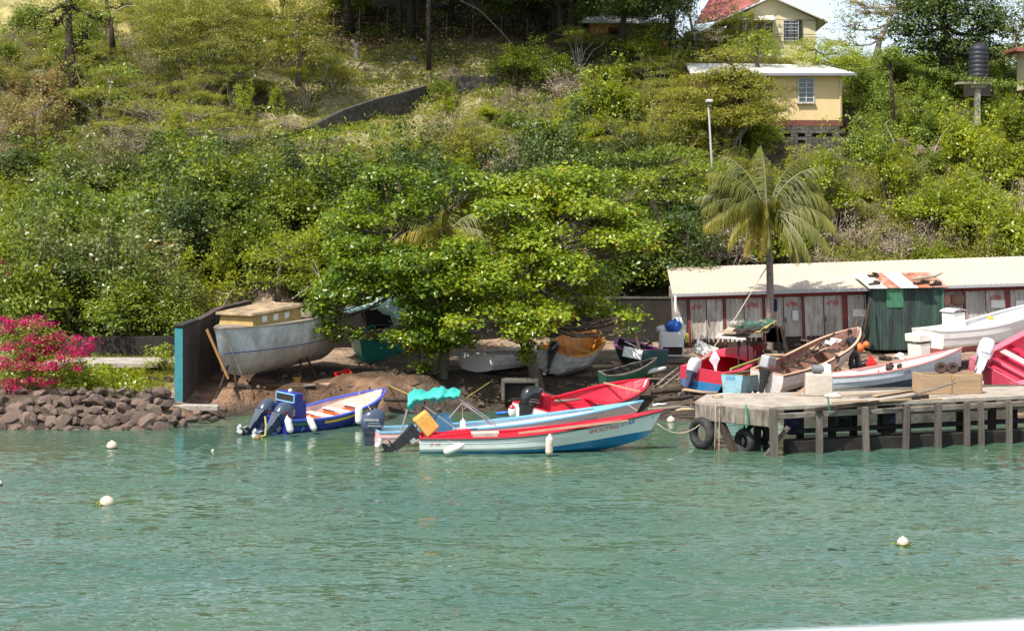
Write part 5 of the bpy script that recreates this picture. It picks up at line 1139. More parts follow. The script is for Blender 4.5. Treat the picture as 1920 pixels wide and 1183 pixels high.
poly_wall('quay_wall', 'dark rubble quay wall in the shade under the back edge of the dock', [(WX(1500,58.0),58.0,1.2,-.5),(WX(1930,60),60,1.2,-.5),(WX(2050,61),61,1.2,-.5)], .6, M_blockwork, base=-.8)
# barrels under the dock
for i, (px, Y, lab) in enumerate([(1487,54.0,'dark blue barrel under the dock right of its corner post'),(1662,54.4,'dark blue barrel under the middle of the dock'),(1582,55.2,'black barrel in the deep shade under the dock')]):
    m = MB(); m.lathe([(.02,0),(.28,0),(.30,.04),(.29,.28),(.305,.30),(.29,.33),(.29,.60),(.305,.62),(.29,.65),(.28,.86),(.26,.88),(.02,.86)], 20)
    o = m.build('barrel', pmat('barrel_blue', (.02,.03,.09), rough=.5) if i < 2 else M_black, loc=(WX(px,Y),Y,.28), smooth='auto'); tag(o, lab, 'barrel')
def tyre(label, c, r, w_, rot, name='tyre', rim=None):
    m = MB(); n = 28; k = 10; P = []
    for i in range(n):
        a = 2*math.pi*i/n; row = []
        for j in range(k):
            b = 2*math.pi*j/k; rr = r-w_*.42+math.cos(b)*w_*.42*(1.0 if math.cos(b) > 0 else .9)+(.012 if (i % 2 and math.cos(b) > .6) else 0)
            row.append(Vector((rr*math.cos(a), math.sin(b)*w_*.5, rr*math.sin(a))))
        P.append(row)
    P.append(P[0]); m.grid(P, closed=True)
    o = m.build(name, M_rubber, loc=c, smooth=True, merge=True); o.rotation_euler = rot; tag(o, label, 'tyre')
    if rim:
        q = MB(); q.lathe([(.02,-.03),(r*.58,-.05),(r*.60,.05),(.02,.03)], 20, rot=Matrix.Rotation(R(90),3,'X')); q.build('rim', rim, o)
    return o
tyre('big truck tyre hanging as a fender at the seaward corner of the dock', W(1316,812,52.6), .50, .32, (0,0,R(-52)))
tyre('second smaller tyre fender hanging low between the dock braces', W(1396,828,52.3), .40, .26, (0,0,R(-55)))
tyre('dark tyre in the shade behind the dock corner', W(1418,812,54.2), .45, .3, (0,0,R(-20)))
# ================================================================ boats
def lerp(a, b, t): return a+(b-a)*t
class Boat:
    def __init__(s, name, label, Ps, tip, B, D, rise, rake=.35, tw=.78, pw=2.2, keelrise=.55, sternrise=.06, sec=None, roll=0, cat='boat', group=None, kstart=.7, vee=1.4, n=24):
        s.B, s.D, s.rise, s.rake, s.tw, s.pw, s.kr, s.sr, s.ks, s.vee, s.n = B, D, rise, rake, tw, pw, keelrise, sternrise, kstart, vee, n
        s.sec = sec or [(0,0),(.45,.06),(.80,.17),(.915,.42),(.935,.44),(.975,.70),(.995,.72),(1.0,1.0)]
        Ps, tip = Vector(Ps), Vector(tip); d = tip-Ps; dist = d.length
        h = D+rise; s.L = math.sqrt(max(.3, dist*dist-h*h))-rake
        el = math.atan2(d.z, Vector((d.x, d.y)).length)-math.atan2(h, s.L+rake); az = math.atan2(d.y, d.x)
        M = Matrix.Rotation(az, 4, 'Z') @ Matrix.Rotation(-el, 4, 'Y') @ Matrix.Rotation(roll, 4, 'X')
        s.root = empty(name, Ps, 0, label, cat, group); s.root.rotation_euler = M.to_euler()
        s.M = Matrix.Translation(Ps) @ M; s.az = az
    def w(s, t):
        a = s.B/2
        if t < .45: return a*(s.tw+(1-s.tw)*math.sin(t/.45*math.pi/2))
        return max(.018, a*(1-((t-.45)/.55)**s.pw))
    def g(s, t): return s.D+(s.rise*((t-.3)/.7)**1.8 if t > .3 else s.sr*((.3-t)/.3)**2)
    def k(s, t): return s.kr*((t-s.ks)/(1-s.ks))**2 if t > s.ks else 0.0
    def p(s, t, yf, zf, side=1, off=0):
        k, g = s.k(t), s.g(t); b = max(0, (t-.4)/.6)**s.vee; y = s.w(t)*(yf*(1-b)+(zf**.85)*b)
        return Vector((t*s.L+s.rake*zf*max(0, (t-.55)/.45)**1.6, side*max(0, y-off), lerp(k, g, zf)))
    def at_z(s, t, z, side, off=0):
        k, g = s.k(t), s.g(t); zf = min(1, max(0, (z-k)/(g-k)))
        for (a, b) in zip(s.sec, s.sec[1:]):
            if a[1] <= zf <= b[1]: yf = lerp(a[0], b[0], (zf-a[1])/max(1e-6, b[1]-a[1])); break
        q = s.p(t, yf, zf, side); q.y += side*off; return q
    def hull(s, mo, mi, floor=.16, name='hull'):
        n = s.n; m = MB()
        for side in (-1, 1):
            P = [[s.p(i/n, y, z, side) for (y, z) in s.sec] for i in range(n+1)]
            if side > 0: P = [r[::-1] for r in P]
            m.grid(P)
        tr = [s.p(0, y, z, -1) for (y, z) in s.sec]+[s.p(0, y, z, 1) for (y, z) in s.sec[:0:-1]]
        m.add(tr, [tuple(range(len(tr)))[::-1]])
        h = m.build(name, mo, s.root, merge=True); h.data.polygons.foreach_set('use_smooth', [True]*len(h.data.polygons))
        e = h.modifiers.new('s', 'EDGE_SPLIT'); e.split_angle = R(24)
        m = MB(); zs = [0, .18, .35, .55, .8, 1.0]
        s.floor = floor
        for side in (-1, 1):
            P = []
            for i in range(n+1):
                t = .012+(i/n)*.975; row = []
                k, g = s.k(t), s.g(t); zfl = max(k+.05, floor); zff = (zfl-k)/(g-k)
                row.append(Vector((s.p(t, 0, zff).x, 0, zfl)))
                for f in zs:
                    zf = zff+(1-zff)*f; q = s.at_z(t, lerp(k, g, zf), side); q.y = side*max(0, abs(q.y)-.035); row.append(q)
                P.append(row)
            if side < 0: P = [r[::-1] for r in P]
            m.grid(P)
        r0 = [s.at_z(.012, lerp(floor, s.g(.012), f), -1) for f in zs]; r1 = [s.at_z(.012, lerp(floor, s.g(.012), f), 1) for f in zs]
        m.grid([[a, b] for a, b in zip(r0, r1)])
        i = m.build('interior', mi, s.root, merge=False)
        return h
    def gunwale(s, mat, w_=.075, h_=.045, rub=None, t0=0.0, transom=True):
        m = MB(); n = s.n
        for side in (-1, 1):
            P = []
            for i in range(n+1):
                t = lerp(t0, 1, i/n); q = s.p(t, 1, 1, side); o_ = Vector((0, side, 0)); 
                if t > .9: q.y += side*.012
                P.append([q+o_*.02+Vector((0,0,-h_*.6)), q+o_*.02+Vector((0,0,h_*.4)), q-o_*w_*min(1, (1.02-t)*8)+Vector((0,0,h_*.4)), q-o_*w_*min(1, (1.02-t)*8)+Vector((0,0,-h_*.6))])
            m.grid(P, closed=True)
        if transom: m.bar(s.p(0,1,1,-1)+Vector((.03,0,0)), s.p(0,1,1,1)+Vector((.03,0,0)), .06, h_)
        m.build('gunwale', mat, s.root)
        if rub:
            m = MB()
            for side in (-1, 1):
                m.tube([s.p(i/n, 1, 1, side)+Vector((0, side*.03, -h_*.85)) for i in range(n+1)], .022, n=5)
            m.build('rub_rail', rub, s.root)
    def thwart(s, t, mat, z=None, w_=.24, th=.035, name='thwart'):
        z = z if z is not None else s.g(t)*.62; q = s.at_z(t, z, 1); m = MB(); m.box((q.x, 0, z), (w_, abs(q.y)*2-.06, th))
        return m.build(name, mat, s.root, bevel=.006)
    def deck(s, t0, mat, drop=.03, name='foredeck', t1=.985, camber=.05):
        m = MB(); P = []
        for i in range(13):
            t = lerp(t0, t1, i/12); a = s.p(t, 1, 1, -1); b = s.p(t, 1, 1, 1); row = []
            for j in range(7): f = j/6; q = a.lerp(b, f); q.z += -drop+camber*math.sin(math.pi*f)*min(1, abs(a.y)*2); row.append(q)
            P.append(row)
        m.grid(P); a = P[0]; m.grid([[q-Vector((0,0,.10)) for q in a], a]); return m.build(name, mat, s.root)
    def floorboards(s, mat, t0=.1, t1=.8, n_=7):
        m = MB()
        for i in range(n_):
            t = lerp(t0, t1, i/(n_-1)); z = max(s.k(t)+.06, s.floor)+.012; q = s.at_z(t, z+.02, 1); m.box((q.x, 0, z), (.10, abs(q.y)*2-.12, .02))
        m.build('floorboard', mat, s.root)
    def ribs(s, mat, n_=9, t0=.08, t1=.9):
        m = MB()
        for i in range(n_):
            t = lerp(t0, t1, i/(n_-1))
            for side in (-1, 1):
                zf = max(s.k(t)+.05, s.floor); pts = []
                for j in range(5):
                    z = lerp(zf, s.g(t)-.03, j/4); q = s.at_z(t, z, side); q.y = side*max(0.01, abs(q.y)-.05); pts.append(q)
                m.tube(pts, .022, n=4)
        m.build('ribs', mat, s.root)
    def stripe(s, mat, z0, z1, t0=.02, t1=.97, side=-1, name='stripe', rel=True):
        m = MB(); P = []
        for i in range(25):
            t = lerp(t0, t1, i/24); g = s.g(t); row = [s.at_z(t, g-a if rel else a, side, .006) for a in (z0, z1)]
            P.append(row)
        if side < 0: P = [r[::-1] for r in P]
        m.grid(P); m.build(name, mat, s.root)
    def lettering(s, text, size, x0, drop, mat, side=-1, slope=0.0, name='lettering', shear=0, bold=.004):
        """painted on: each letter's outline follows the hull side"""
        o = text_mesh(text, size, name, mat, s.root, (0,0,0), (0,0,0), extrude=0, shear=shear, bold=bold)
        for v in o.data.vertices:
            a, b = v.co.x, v.co.y; x = x0+(a if side < 0 else -a); t = x/s.L
            for _ in range(4):
                zf = 1-drop/s.g(max(0,min(1,t))); t = max(.001, min(.99, (x-s.rake*zf*max(0, (t-.55)/.45)**1.6)/s.L))
            v.co = s.at_z(t, s.g(t)-drop+b, side, .008)
        return o
def outboard(boat, y, tilt, cowl, leg, s=1.0, white=None, stripe=None, x=-.05, z=None, turn=0, boxy=False, text=None):
    """outboard motor: cowl, leg, propeller under the part outboard_motor"""
    e = bpy.data.objects.new('outboard_motor', None); COL.objects.link(e); e.parent = boat.root; e.empty_display_size = .2
    e.location = (x, y, (z if z is not None else boat.D)+.04); e.rotation_euler = (0, R(tilt), R(turn)); e.scale = (s, s, s)
    # tilt swings the leg aft and up
    m = MB()
    if boxy:
        m.box((-.02, 0, .36), (.62, .36, .44), taper=.93)
        c = m.build('cowl', cowl, e, bevel=.05)
    else:
        P = []
        for j, (z_, sx, sy, ox) in enumerate([(.06,.22,.13,-.02),(.10,.29,.175,-.02),(.20,.33,.195,-.01),(.34,.335,.20,0),(.48,.31,.19,.01),(.56,.26,.165,.015),(.615,.18,.12,.01),(.63,.06,.04,0)]):
            row = []
            for i in range(20):
                a = 2*math.pi*i/20; ca, sa = math.cos(a), math.sin(a); r_ = (abs(ca)**2.8+abs(sa)**2.8)**(-1/2.8)
                zz = z_+(.05 if j > 3 else 0)*(-ca)*.0+(.03*ca if j > 2 else 0)
                row.append(Vector((ox+ca*r_*sx, sa*r_*sy, zz)))
            P.append(row)
        m.grid(P, closed=True); m.add(P[-1], [tuple(range(20))]); m.add(P[0], [tuple(range(19, -1, -1))]); c = m.build('cowl', cowl, e, smooth='auto', merge=True)
    if stripe:
        q = MB()
        for sd in (-1, 1): q.box((0, sd*.205 if not boxy else sd*.185, .20), (.40, .008, .035)); q.box((-.02, sd*(.208 if not boxy else .185), .27), (.30, .008, .02))
        q.build('decal', stripe, c)
    if text:
        for sd in (-1, 1):
            text_mesh(text, .105, 'cowl_lettering', M_frame, c, (-.10, sd*.204, .36), (R(90), 0, 0 if sd < 0 else R(180)), bold=.003)
    m = MB()
    m.box((-.03,0,.02), (.46,.28,.12), taper=1.1); m.box((-.06,0,-.18), (.30,.17,.34), taper=1.35); m.box((-.08,0,-.50), (.22,.10,.42), taper=1.3)
    m.add([(-.34,-.06,-.70),(.06,-.05,-.70),(.06,.05,-.70),(-.34,.06,-.70),(-.30,-.10,-.67),(-.02,-.04,-.66),(-.02,.04,-.66),(-.30,.10,-.67)], [(0,1,2,3),(7,6,5,4),(0,4,5,1),(1,5,6,2),(2,6,7,3),(3,7,4,0)])
    m.box((-.10,0,-.78), (.17,.06,.2)); m.lathe([(.02,-.28),(.055,-.22),(.07,-.05),(.065,.15),(.035,.24),(.01,.28)], 12, c=(-.10,0,-.86), rot=Matrix.Rotation(R(-90),3,'Y'))
    m.add([(-.20,-.01,-.90),(.02,-.01,-.90),(-.12,-.006,-1.08),(-.22,-.006,-1.06),(-.20,.01,-.90),(.02,.01,-.90),(-.12,.006,-1.08),(-.22,.006,-1.06)], [(0,3,2,1),(4,5,6,7),(0,1,5,4),(1,2,6,5),(2,3,7,6),(3,0,4,7)])
    lg = m.build('leg', leg, e, bevel=.012)
    m = MB()
    m.lathe([(.02,-.1),(.045,-.08),(.045,.04),(.02,.07)], 10, c=(-.43,0,-.86), rot=Matrix.Rotation(R(90),3,'Y'))
    for i in range(3):
        a = i*2*math.pi/3+.4; ca, sa = math.cos(a), math.sin(a); P = []
        for r_, wd in ((.04,.03),(.10,.075),(.155,.07),(.185,.02)):
            P.append([Vector((-.43-wd*.5*k, ca*r_-sa*wd*k, -.86+sa*r_+ca*wd*k)) for k in (-1, 0, 1)])
        m.grid(P); m.grid([[v+Vector((-.008,0,0)) for v in r_[::-1]] for r_ in P])
    m.build('propeller', white or M_metalgrey, e)
    m = MB(); m.box((.10,-.09,-.10),(.12,.03,.34)); m.box((.10,.09,-.10),(.12,.03,.34)); m.tube([(.03,-.13,-.0),(.03,.13,0)], .03, n=8); m.build('clamp_bracket', M_metalgrey, e)
    return e
def fender(label, loc, L, r, rot, mat, rope=None, group=None):
    m = MB(); m.lathe([(.01,-L/2),(r*.55,-L/2+.02),(r*.92,-L/2+.07),(r,-L/2+.13),(r,L/2-.13),(r*.92,L/2-.07),(r*.5,L/2-.02),(.025,L/2+.04),(.01,L/2+.05)], 16)
    o = m.build('fender', mat, loc=loc, smooth=True); o.rotation_euler = rot; tag(o, label, 'fender', group)
    if rope:
        q = MB(); rm = Euler(rot).to_matrix().inverted(); e = rm @ (Vector(rope)-Vector(loc)); q.tube([(0,0,L/2+.03), e], .010, n=4); q.build('lanyard', M_rope, o)
    return o
def rope(label, pts, r, mat=None, name='mooring_rope', sag=0.0, cat='rope'):
    P = []; q = [Vector(p) for p in pts]; b = q[0].copy()
    for i in range(len(q)-1): P += curve(q[i]-b, q[i+1]-b, sag=-sag, n=8)[(0 if i == 0 else 1):]
    m = MB(); m.tube(P, r, n=5); o = m.build(name, mat or M_rope, loc=b, smooth=True); return tag(o, label, cat)
def paint(name, c, **k):
    d = dict(rough=.4, var=.07, vs=2, dirt=(c[0]*.45+.06, c[1]*.45+.05, c[2]*.45+.04), damt=.35, ds=1.7, dthr=.58, bump=.04); d.update(k)
    return pmat(name, c, **d)
M_rope = pmat('rope_tan', (.46,.38,.27), rough=.9, var=.2, bump=0)
M_ropey = pmat('rope_yellow', (.45,.36,.08), rough=.9, var=.2, bump=0)
M_ropeg = pmat('rope_green', (.05,.22,.14), rough=.9, var=.2, bump=0)
M_fender = pmat('fender_white', (.78,.77,.74), rough=.45, var=.06, dirt=(.45,.40,.30), damt=.4, ds=4, dthr=.58, bump=0)
M_fpink = pmat('fender_stained', (.72,.62,.52), rough=.55, var=.12, dirt=(.35,.25,.18), damt=.6, ds=6, dthr=.5, bump=0)
M_rub = pmat('rub_black', (.02,.015,.02), rough=.6, bump=0)
M_navycowl = pmat('cowl_navy', (.055,.075,.125), rough=.28, var=.1, vs=1, bump=0, coat=.5)
M_navyleg = pmat('leg_navy', (.04,.055,.09), rough=.4, var=.2, dirt=(.2,.2,.2), damt=.3, ds=5, bump=0)
M_blackcowl = pmat('cowl_black', (.02,.022,.028), rough=.25, var=.1, vs=1, bump=0, coat=.5)
M_whitecowl = pmat('cowl_white', (.72,.74,.78), rough=.3, var=.06, bump=0, coat=.4)
M_red = paint('boat_red', (.62,.018,.045)); M_redint = paint('boat_red_inside', (.66,.02,.05), damt=.25)
M_orange = paint('thwart_orange', (.80,.12,.02)); M_whitep = paint('boat_white', (.78,.76,.72))
M_ltblue = paint('light_blue', (.25,.55,.80)); M_blueint = paint('boat_blue', (.02,.03,.26)); M_yel = paint('stripe_yellow', (.70,.50,.03))

# 1 the nearest boat: white, red inside, blue bottom
b1 = Boat('fishing_boat', 'long white fishing boat lettered SHOOTING STAR with red interior and blue bottom', (WX(787,52.0), 52.0, -.13), W(1243,768,52.4), 1.5, .60, .62, rake=.50, tw=.80, keelrise=.42, sternrise=.03)
b1.hull(pmat('hull_white_blue', (.72,.77,.75), rough=.38, var=.05, vs=1.2, dirt=(.42,.50,.42), damt=.35, ds=1.2, dthr=.56, bump=.03, zband=(.20,(.012,.17,.36),.115,3.55)), M_redint)
b1.gunwale(M_red, w_=.05, rub=M_rub); [b1.thwart(t, M_red) for t in (.22, .42, .60, .76)]; b1.deck(.86, M_red)
b1.lettering('SHOOTING', .185, 5.62, .19, pmat('letter_red', (.62,.06,.10), rough=.6, var=.2, bump=0), bold=.002)
b1.lettering('STAR', .185, 6.37, .17, pmat('letter_blue', (.03,.16,.48), rough=.6, var=.2, bump=0), bold=.002)
b1.lettering('J7-169', .12, .48, .20, MATS['letter_red'], bold=.0)
b1.lettering('1', .15, 7.18, .18, MATS['letter_blue'])
M_ocowl = pmat('cowl_orange', (.72,.36,.06), rough=.35, var=.12, vs=2, dirt=(.72,.62,.30), damt=.6, ds=1.0, dthr=.5, bump=.02)
e = outboard(b1, .05, 52, M_ocowl, M_black, s=1.15, white=M_whitecowl, boxy=True, z=.66, x=-.10); e.rotation_euler = (0, R(52), R(8))
m = MB(); m.tube([(.15,.1,.72),(.42,.15,.98),(.62,.2,1.35)], .022, n=6); m.build('tiller', M_rub, b1.root)
m = MB(); m.box((0,0,0), (.75,.42,.22), jit=.01); m.box((0,0,.10), (.85,.40,.06)); o = m.build('fish_box', pmat('box_stained', (.52,.48,.42), rough=.8, var=.15, dirt=(.2,.15,.1), damt=.6), loc=b1.M @ Vector((2.0,-.05,.56)), bevel=.01); o.rotation_euler = b1.root.rotation_euler; tag(o, 'stained white fish box sitting in the boat lettered SHOOTING STAR', 'box')
m = MB(); m.box((0,0,0), (1.2,.35,.07)); m.box((.25,.05,.06), (.7,.25,.05)); o = m.build('red_board', M_red, loc=b1.M @ Vector((.95,0,.64)), bevel=.01); o.rotation_euler = (0, R(-6), R(10)); tag(o, 'loose red board lying by the tilted yellow outboard', 'board')
m = MB(); m.bar((0,0,0), (3.3,.0,.38), .07, .05); o = m.build('wooden_pole', M_plank, loc=b1.M @ Vector((3.0,-.62,.70))); tag(o, 'long pale wooden pole laid along the gunwale of the boat lettered SHOOTING STAR', 'pole')
fender('fat white fender hanging aslant near the stern of the boat lettered SHOOTING STAR', W(850,841,51.05), .62, .12, (R(0), R(68), 0), M_fender, rope=W(838,826,51.2))
fender('upright pink stained fender midway along the boat lettered SHOOTING STAR', W(1030,835,51.0), .60, .115, (R(2), R(2), 0), M_fpink, rope=W(1036,814,51.3))

# 2 pale pink boat with blue gunwale, rolled canopy
b2 = Boat('fishing_boat', 'long pale pink boat with a light blue gunwale and a rolled teal canopy', (WX(702,53.55), 53.55, -.17), W(1206,751,56.3), 1.65, .58, .50, rake=.45, tw=.84, keelrise=.40, vee=2.4)
b2.hull(pmat('hull_pink', (.90,.50,.50), rough=.35, var=.06, vs=.8, dirt=(.80,.62,.62), damt=.4, ds=.5, dthr=.5, bump=.02, zband=(.17,(.66,.62,.48))), paint('boat_pale_inside', (.60,.68,.72)))
b2.gunwale(M_ltblue, w_=.09); [b2.thwart(t, M_ltblue) for t in (.38, .56, .74)]; b2.deck(.84, M_ltblue)
b2.lettering('LOTTERIA', .16, 6.95, .26, pmat('letter_mauve', (.32,.22,.42), rough=.6, bump=0), bold=.002)
outboard(b2, 0, 4, M_navycowl, M_navyleg, s=1.12, stripe=M_metalgrey, text='YAMAHA', z=.52)
m = MB(); m.box((2.15,.1,.62), (.75,.6,.75), taper=.9); m.build('console', M_ltblue, b2.root, bevel=.02)
m = MB(); m.tube([(1.15,-.7,.6),(1.35,-.55,1.05),(1.55,-.45,1.50)], .02, n=6); m.build('control_lever', M_rub, b2.root)
# canopy frame and rolled cloth
Mi = b2.M.inverted()
def L2(px, py, Y): return Mi @ W(px, py, Y)
for a, b in (((768,748,52.9),(750,816,52.8)), ((770,748,54.3),(752,812,54.4)), ((778,748,52.9),(858,806,52.8)), ((812,742,53.6),(812,776,53.6)), ((858,745,52.9),(922,797,53.0)), ((856,742,54.4),(930,794,54.5)), ((866,756,52.9),(842,784,52.8)), ((866,756,52.9),(930,798,53.0))):
    m = MB(); m.tube([L2(*a), L2(*b)], .019, n=6); m.build('canopy_pole', M_polegrey, b2.root)
P = []
for i in range(27):
    u = i/26; px = lerp(766, 862, u); top = 734+10*abs(u-.28)**1.2+5*math.sin(u*17)*.3; row = []
    for j in range(14):
        a = 2*math.pi*j/14; hh = (.17+.05*math.sin(u*13)+.03*math.sin(u*31))*(1 if u < .93 else .55)*(1.25 if u < .12 else 1); c = W(px, 742+(8 if u < .1 else 0)+4*math.sin(u*3.1+2), 53.6)
        row.append(Mi @ (c+Vector((.03*math.sin(a*3+u*20), math.cos(a)*(.85+.04*math.sin(u*23)), math.sin(a)*hh*(1+.22*math.sin(a*4+u*19))+.02*math.sin(u*40)))))
    P.append(row)
m = MB(); m.grid(P, closed=True); m.add(P[0], [tuple(range(14))]); m.add(P[-1], [tuple(range(13,-1,-1))]); m.build('canopy', pmat('canopy_teal', (.04,.46,.40), rough=.55, var=.25, vs=5, dirt=(.02,.25,.22), damt=.6, ds=5, dthr=.52, bump=.9, bs=9), b2.root, smooth=True)
m = MB(); m.box((0,0,0),(.20,.14,.24),taper=.75); m.lathe([(.03,0),(.03,.06)], 8, c=(0,0,.12)); o = m.build('water_jug', M_fender, loc=W(868,795,52.9), bevel=.02); tag(o, 'pale square water jug hanging from a cord under the teal canopy', 'jug')
m = MB(); m.tube([(0,0,.15),(-.02,0,.62)], .010, n=4); m.build('cord', M_rope, o)

# 3 blue boat with twin tilted outboards
b3 = Boat('fishing_boat', 'deep blue open boat with orange and white thwarts and twin tilted outboards', (WX(508,56.4), 56.4, -.2), W(719,728,60.6), 2.0, .66, .52, rake=.40, tw=.80, pw=3.4, roll=R(4), keelrise=.45)
b3.hull(pmat('hull_blue', (.018,.028,.26), rough=.32, var=.12, vs=1.5, dirt=(.02,.03,.10), damt=.5, ds=1.4, bump=.02), paint('boat_salmon', (.80,.50,.42)))
b3.gunwale(paint('gunwale_blue', (.06,.12,.62)), w_=.10); 
for t in (.34, .50, .66, .80): b3.thwart(t, M_whitep, w_=.34, z=b3.g(t)*.72); b3.thwart(t-.028, M_orange, w_=.06, z=b3.g(t)*.50, th=.18, name='thwart_face')
b3.stripe(M_yel, .09, .17, t0=.30, t1=.80); b3.stripe(pmat('stripe_green', (.05,.18,.06), rough=.5), .09, .17, t0=.03, t1=.20); b3.stripe(M_ltblue, .0, .035, t0=.01, t1=.98)
b3.lettering('7', .20, 3.1, .52, M_whitep); b3.lettering('J7', .14, .62, .30, M_ltblue)
outboard(b3, -.38, 50, M_navycowl, M_navyleg, s=1.15, stripe=M_red, text=None, turn=6, z=.60); outboard(b3, .42, 52, M_navycowl, M_navyleg, s=1.15, stripe=M_metalgrey, turn=10, z=.60)
m = MB(); m.box((.95,.1,.72), (.60,.95,.95), taper=.92); m.box((.86,.1,1.29), (.34,.95,.34)); m.build('console', M_blueint, b3.root, bevel=.02)
m = MB(); m.box((.675,.1,1.30), (.03,.80,.25)); m.build('windscreen', M_darkin, b3.root)
m = MB(); 
for z_ in (1.17, 1.43): m.bar((.66,-.33,z_),(.66,.53,z_),.035)
for y_ in (-.33,.53): m.bar((.66,y_,1.17),(.66,y_,1.43),.035)
m.build('windscreen_frame', M_ltblue, b3.root)
m = MB(); m.box((.45,-.12,.88), (.20,.06,.10)); m.tube([Vector((.55+.0, .1+.16*math.cos(a*.5236), 0.95+.16*math.sin(a*.5236))) for a in range(13)], .015, n=5); m.build('steering_wheel', M_metalgrey, b3.root)
m = MB(); m.tube([(.5,.35,1.0),(.3,.3,.85),(.1,.2,.8),(-.05,.1,.85)], .02, n=5); m.tube([(.5,-.2,1.0),(.35,-.25,.85),(.1,-.3,.8),(-.05,-.3,.85)], .02, n=5); m.build('control_cable', pmat('cable_red', (.4,.05,.05), rough=.5, bump=0), b3.root)
m = MB(); m.lathe([(.01,0),(.07,.02),(.07,.08),(.01,.12)], 10, c=(.88,.1,1.45)); m.build('lamp', M_fender, b3.root)
for (px, py, Y, L_, r_, ro, lab) in ((542,797,55.3,.52,.115,(0,R(-14),0),'white fender nearest the outboards of the deep blue boat'),(585,795,55.9,.50,.11,(0,R(-24),0),'middle white fender on the deep blue boat'),(673,778,57.6,.62,.13,(0,R(0),0),'tall white fender hanging under the bow of the deep blue boat')):
    fender(lab, W(px, py, Y), L_, r_, ro, M_fender, rope=W(px-3, py-20, Y+.1), group=None)
m = MB(); m.tube([(0,0,.6),(.04,-.05,.3),(.02,-.1,.0),(-.15,-.15,-.05)], .035, n=7); o = m.build('frayed_line', pmat('rope_weed', (.45,.42,.12), rough=.9, bump=0), loc=W(497,815,55.3)); tag(o, 'thick weedy line hanging over the stern corner of the deep blue boat', 'rope')

# 4 white boat with bright red inside
b4 = Boat('fishing_boat', 'white boat with a vivid red interior and black outboard behind the pink boat', (WX(992,59.3), 59.3, -.15), W(1212,709,62.8), 2.35, .60, .56, rake=.42, tw=.82, pw=3.9, roll=R(5), keelrise=.42)
b4.hull(pmat('hull_white4', (.74,.73,.74), rough=.35, var=.05, dirt=(.5,.48,.44), damt=.3, bump=.02), M_redint); b4.gunwale(M_red, w_=.13, rub=M_rub); [b4.thwart(t, M_red) for t in (.30, .50, .66)]
m = MB(); q = b4.p(.80,1,1,1); m.bar((q.x,-q.y,q.z+.05),(q.x,q.y,q.z+.05),.07,.05); m.build('cross_beam', M_plank, b4.root)
outboard(b4, .0, 12, M_blackcowl, M_black, s=1.2, stripe=M_metalgrey, z=.60)
m = MB(); m.box((.75,.25,.75), (.4,.6,.5), taper=.9); m.build('seat_box', M_red, b4.root, bevel=.02)
m = MB(); m.tube([Vector((.55+.14*math.cos(a*.5236), .1, 1.10+.14*math.sin(a*.5236))) for a in range(13)], .018, n=5); m.build('steering_wheel', M_metalgrey, b4.root)
m = MB(); m.tube([(1.5,-.5,.5),(1.3,-.3,.7),(1.05,-.1,.95)], .02, n=5); m.build('paddle_shaft', M_rub, b4.root)
m = MB(); m.ell((0,0,0),(.13,.10,.22)); o = m.build('red_capped_float', M_fender, loc=b4.M @ Vector((-.1,.85,.35)), smooth=True); tag(o, 'white float with a red cap lashed at the stern of the red interior boat', 'float')
q = MB(); q.lathe([(.09,.10),(.11,.16),(.06,.23),(.01,.24)],12); q.build('cap', M_red, o)

# beached boats
b5 = Boat('wooden_boat', 'white wooden boat with a bright orange interior hauled out under the sea almond tree', (WX(1030,66.0), 66.0, 1.0), W(1108,616,69.6), 1.9, .80, .52, rake=.2, tw=.72, pw=4.2, roll=R(12), keelrise=.35)
b5.hull(pmat('hull_worn_white', (.62,.60,.56), rough=.7, var=.15, vs=2, dirt=(.26,.20,.14), damt=.7, ds=1.6, dthr=.5, bump=.2), paint('inside_orange', (.85,.36,.07), damt=.5, ds=2.5, dthr=.52)); b5.gunwale(paint('gunwale_orange', (.88,.42,.10)), w_=.10); b5.thwart(.35, MATS['inside_orange']); b5.thwart(.62, MATS['gunwale_orange'], w_=.4, z=b5.g(.62)*.75)
outboard(b5, .0, 8, M_blackcowl, M_black, s=.8, z=.75)
b5.ribs(MATS['inside_orange'])
b6 = Boat('wooden_boat', 'low worn white skiff with loose slats on its deck left of the orange boat', (WX(893,66.0), 66.0, 1.05), W(1052,643,70.6), 2.0, .62, .12, rake=.15, tw=.9, pw=3, keelrise=.2)
b6.hull(pmat('hull_worn_white6', (.68,.62,.58), rough=.7, var=.12, vs=1.5, dirt=(.45,.12,.12), damt=.5, ds=1.1, dthr=.58, bump=.2), M_wood); b6.gunwale(M_whitep, w_=.15); b6.deck(.42, paint('deck_pale', (.74,.62,.56)), drop=0)
for i in range(6):
    b6.thwart(.04+i*.055, M_plank if i % 2 else M_whitep, z=b6.g(.1)-.01, w_=.10, name='slat')
b7 = Boat('wooden_boat', 'dark green boat with a purple gunwale piled with scrap wood', (WX(1225,67.3), 67.3, 1.02), W(1160,634,70.6), 1.55, .72, .30, rake=.18, tw=.85, pw=2.6, keelrise=.25)
b7.hull(pmat('hull_dkgreen', (.025,.085,.075), rough=.6, var=.2, dirt=(.02,.03,.06), damt=.5, bump=.1), M_darkin); b7.gunwale(paint('gunwale_purple', (.45,.12,.40), damt=.5), w_=.14)
m = MB(); m.box((0,0,0),(.75,.05,.42),jit=.01); o = m.build('board', M_white, loc=W(1186,662,66.9)); o.rotation_euler = (R(-25),R(12),0); tag(o, 'pale panel propped at the end of the scrap filled purple boat', 'panel')
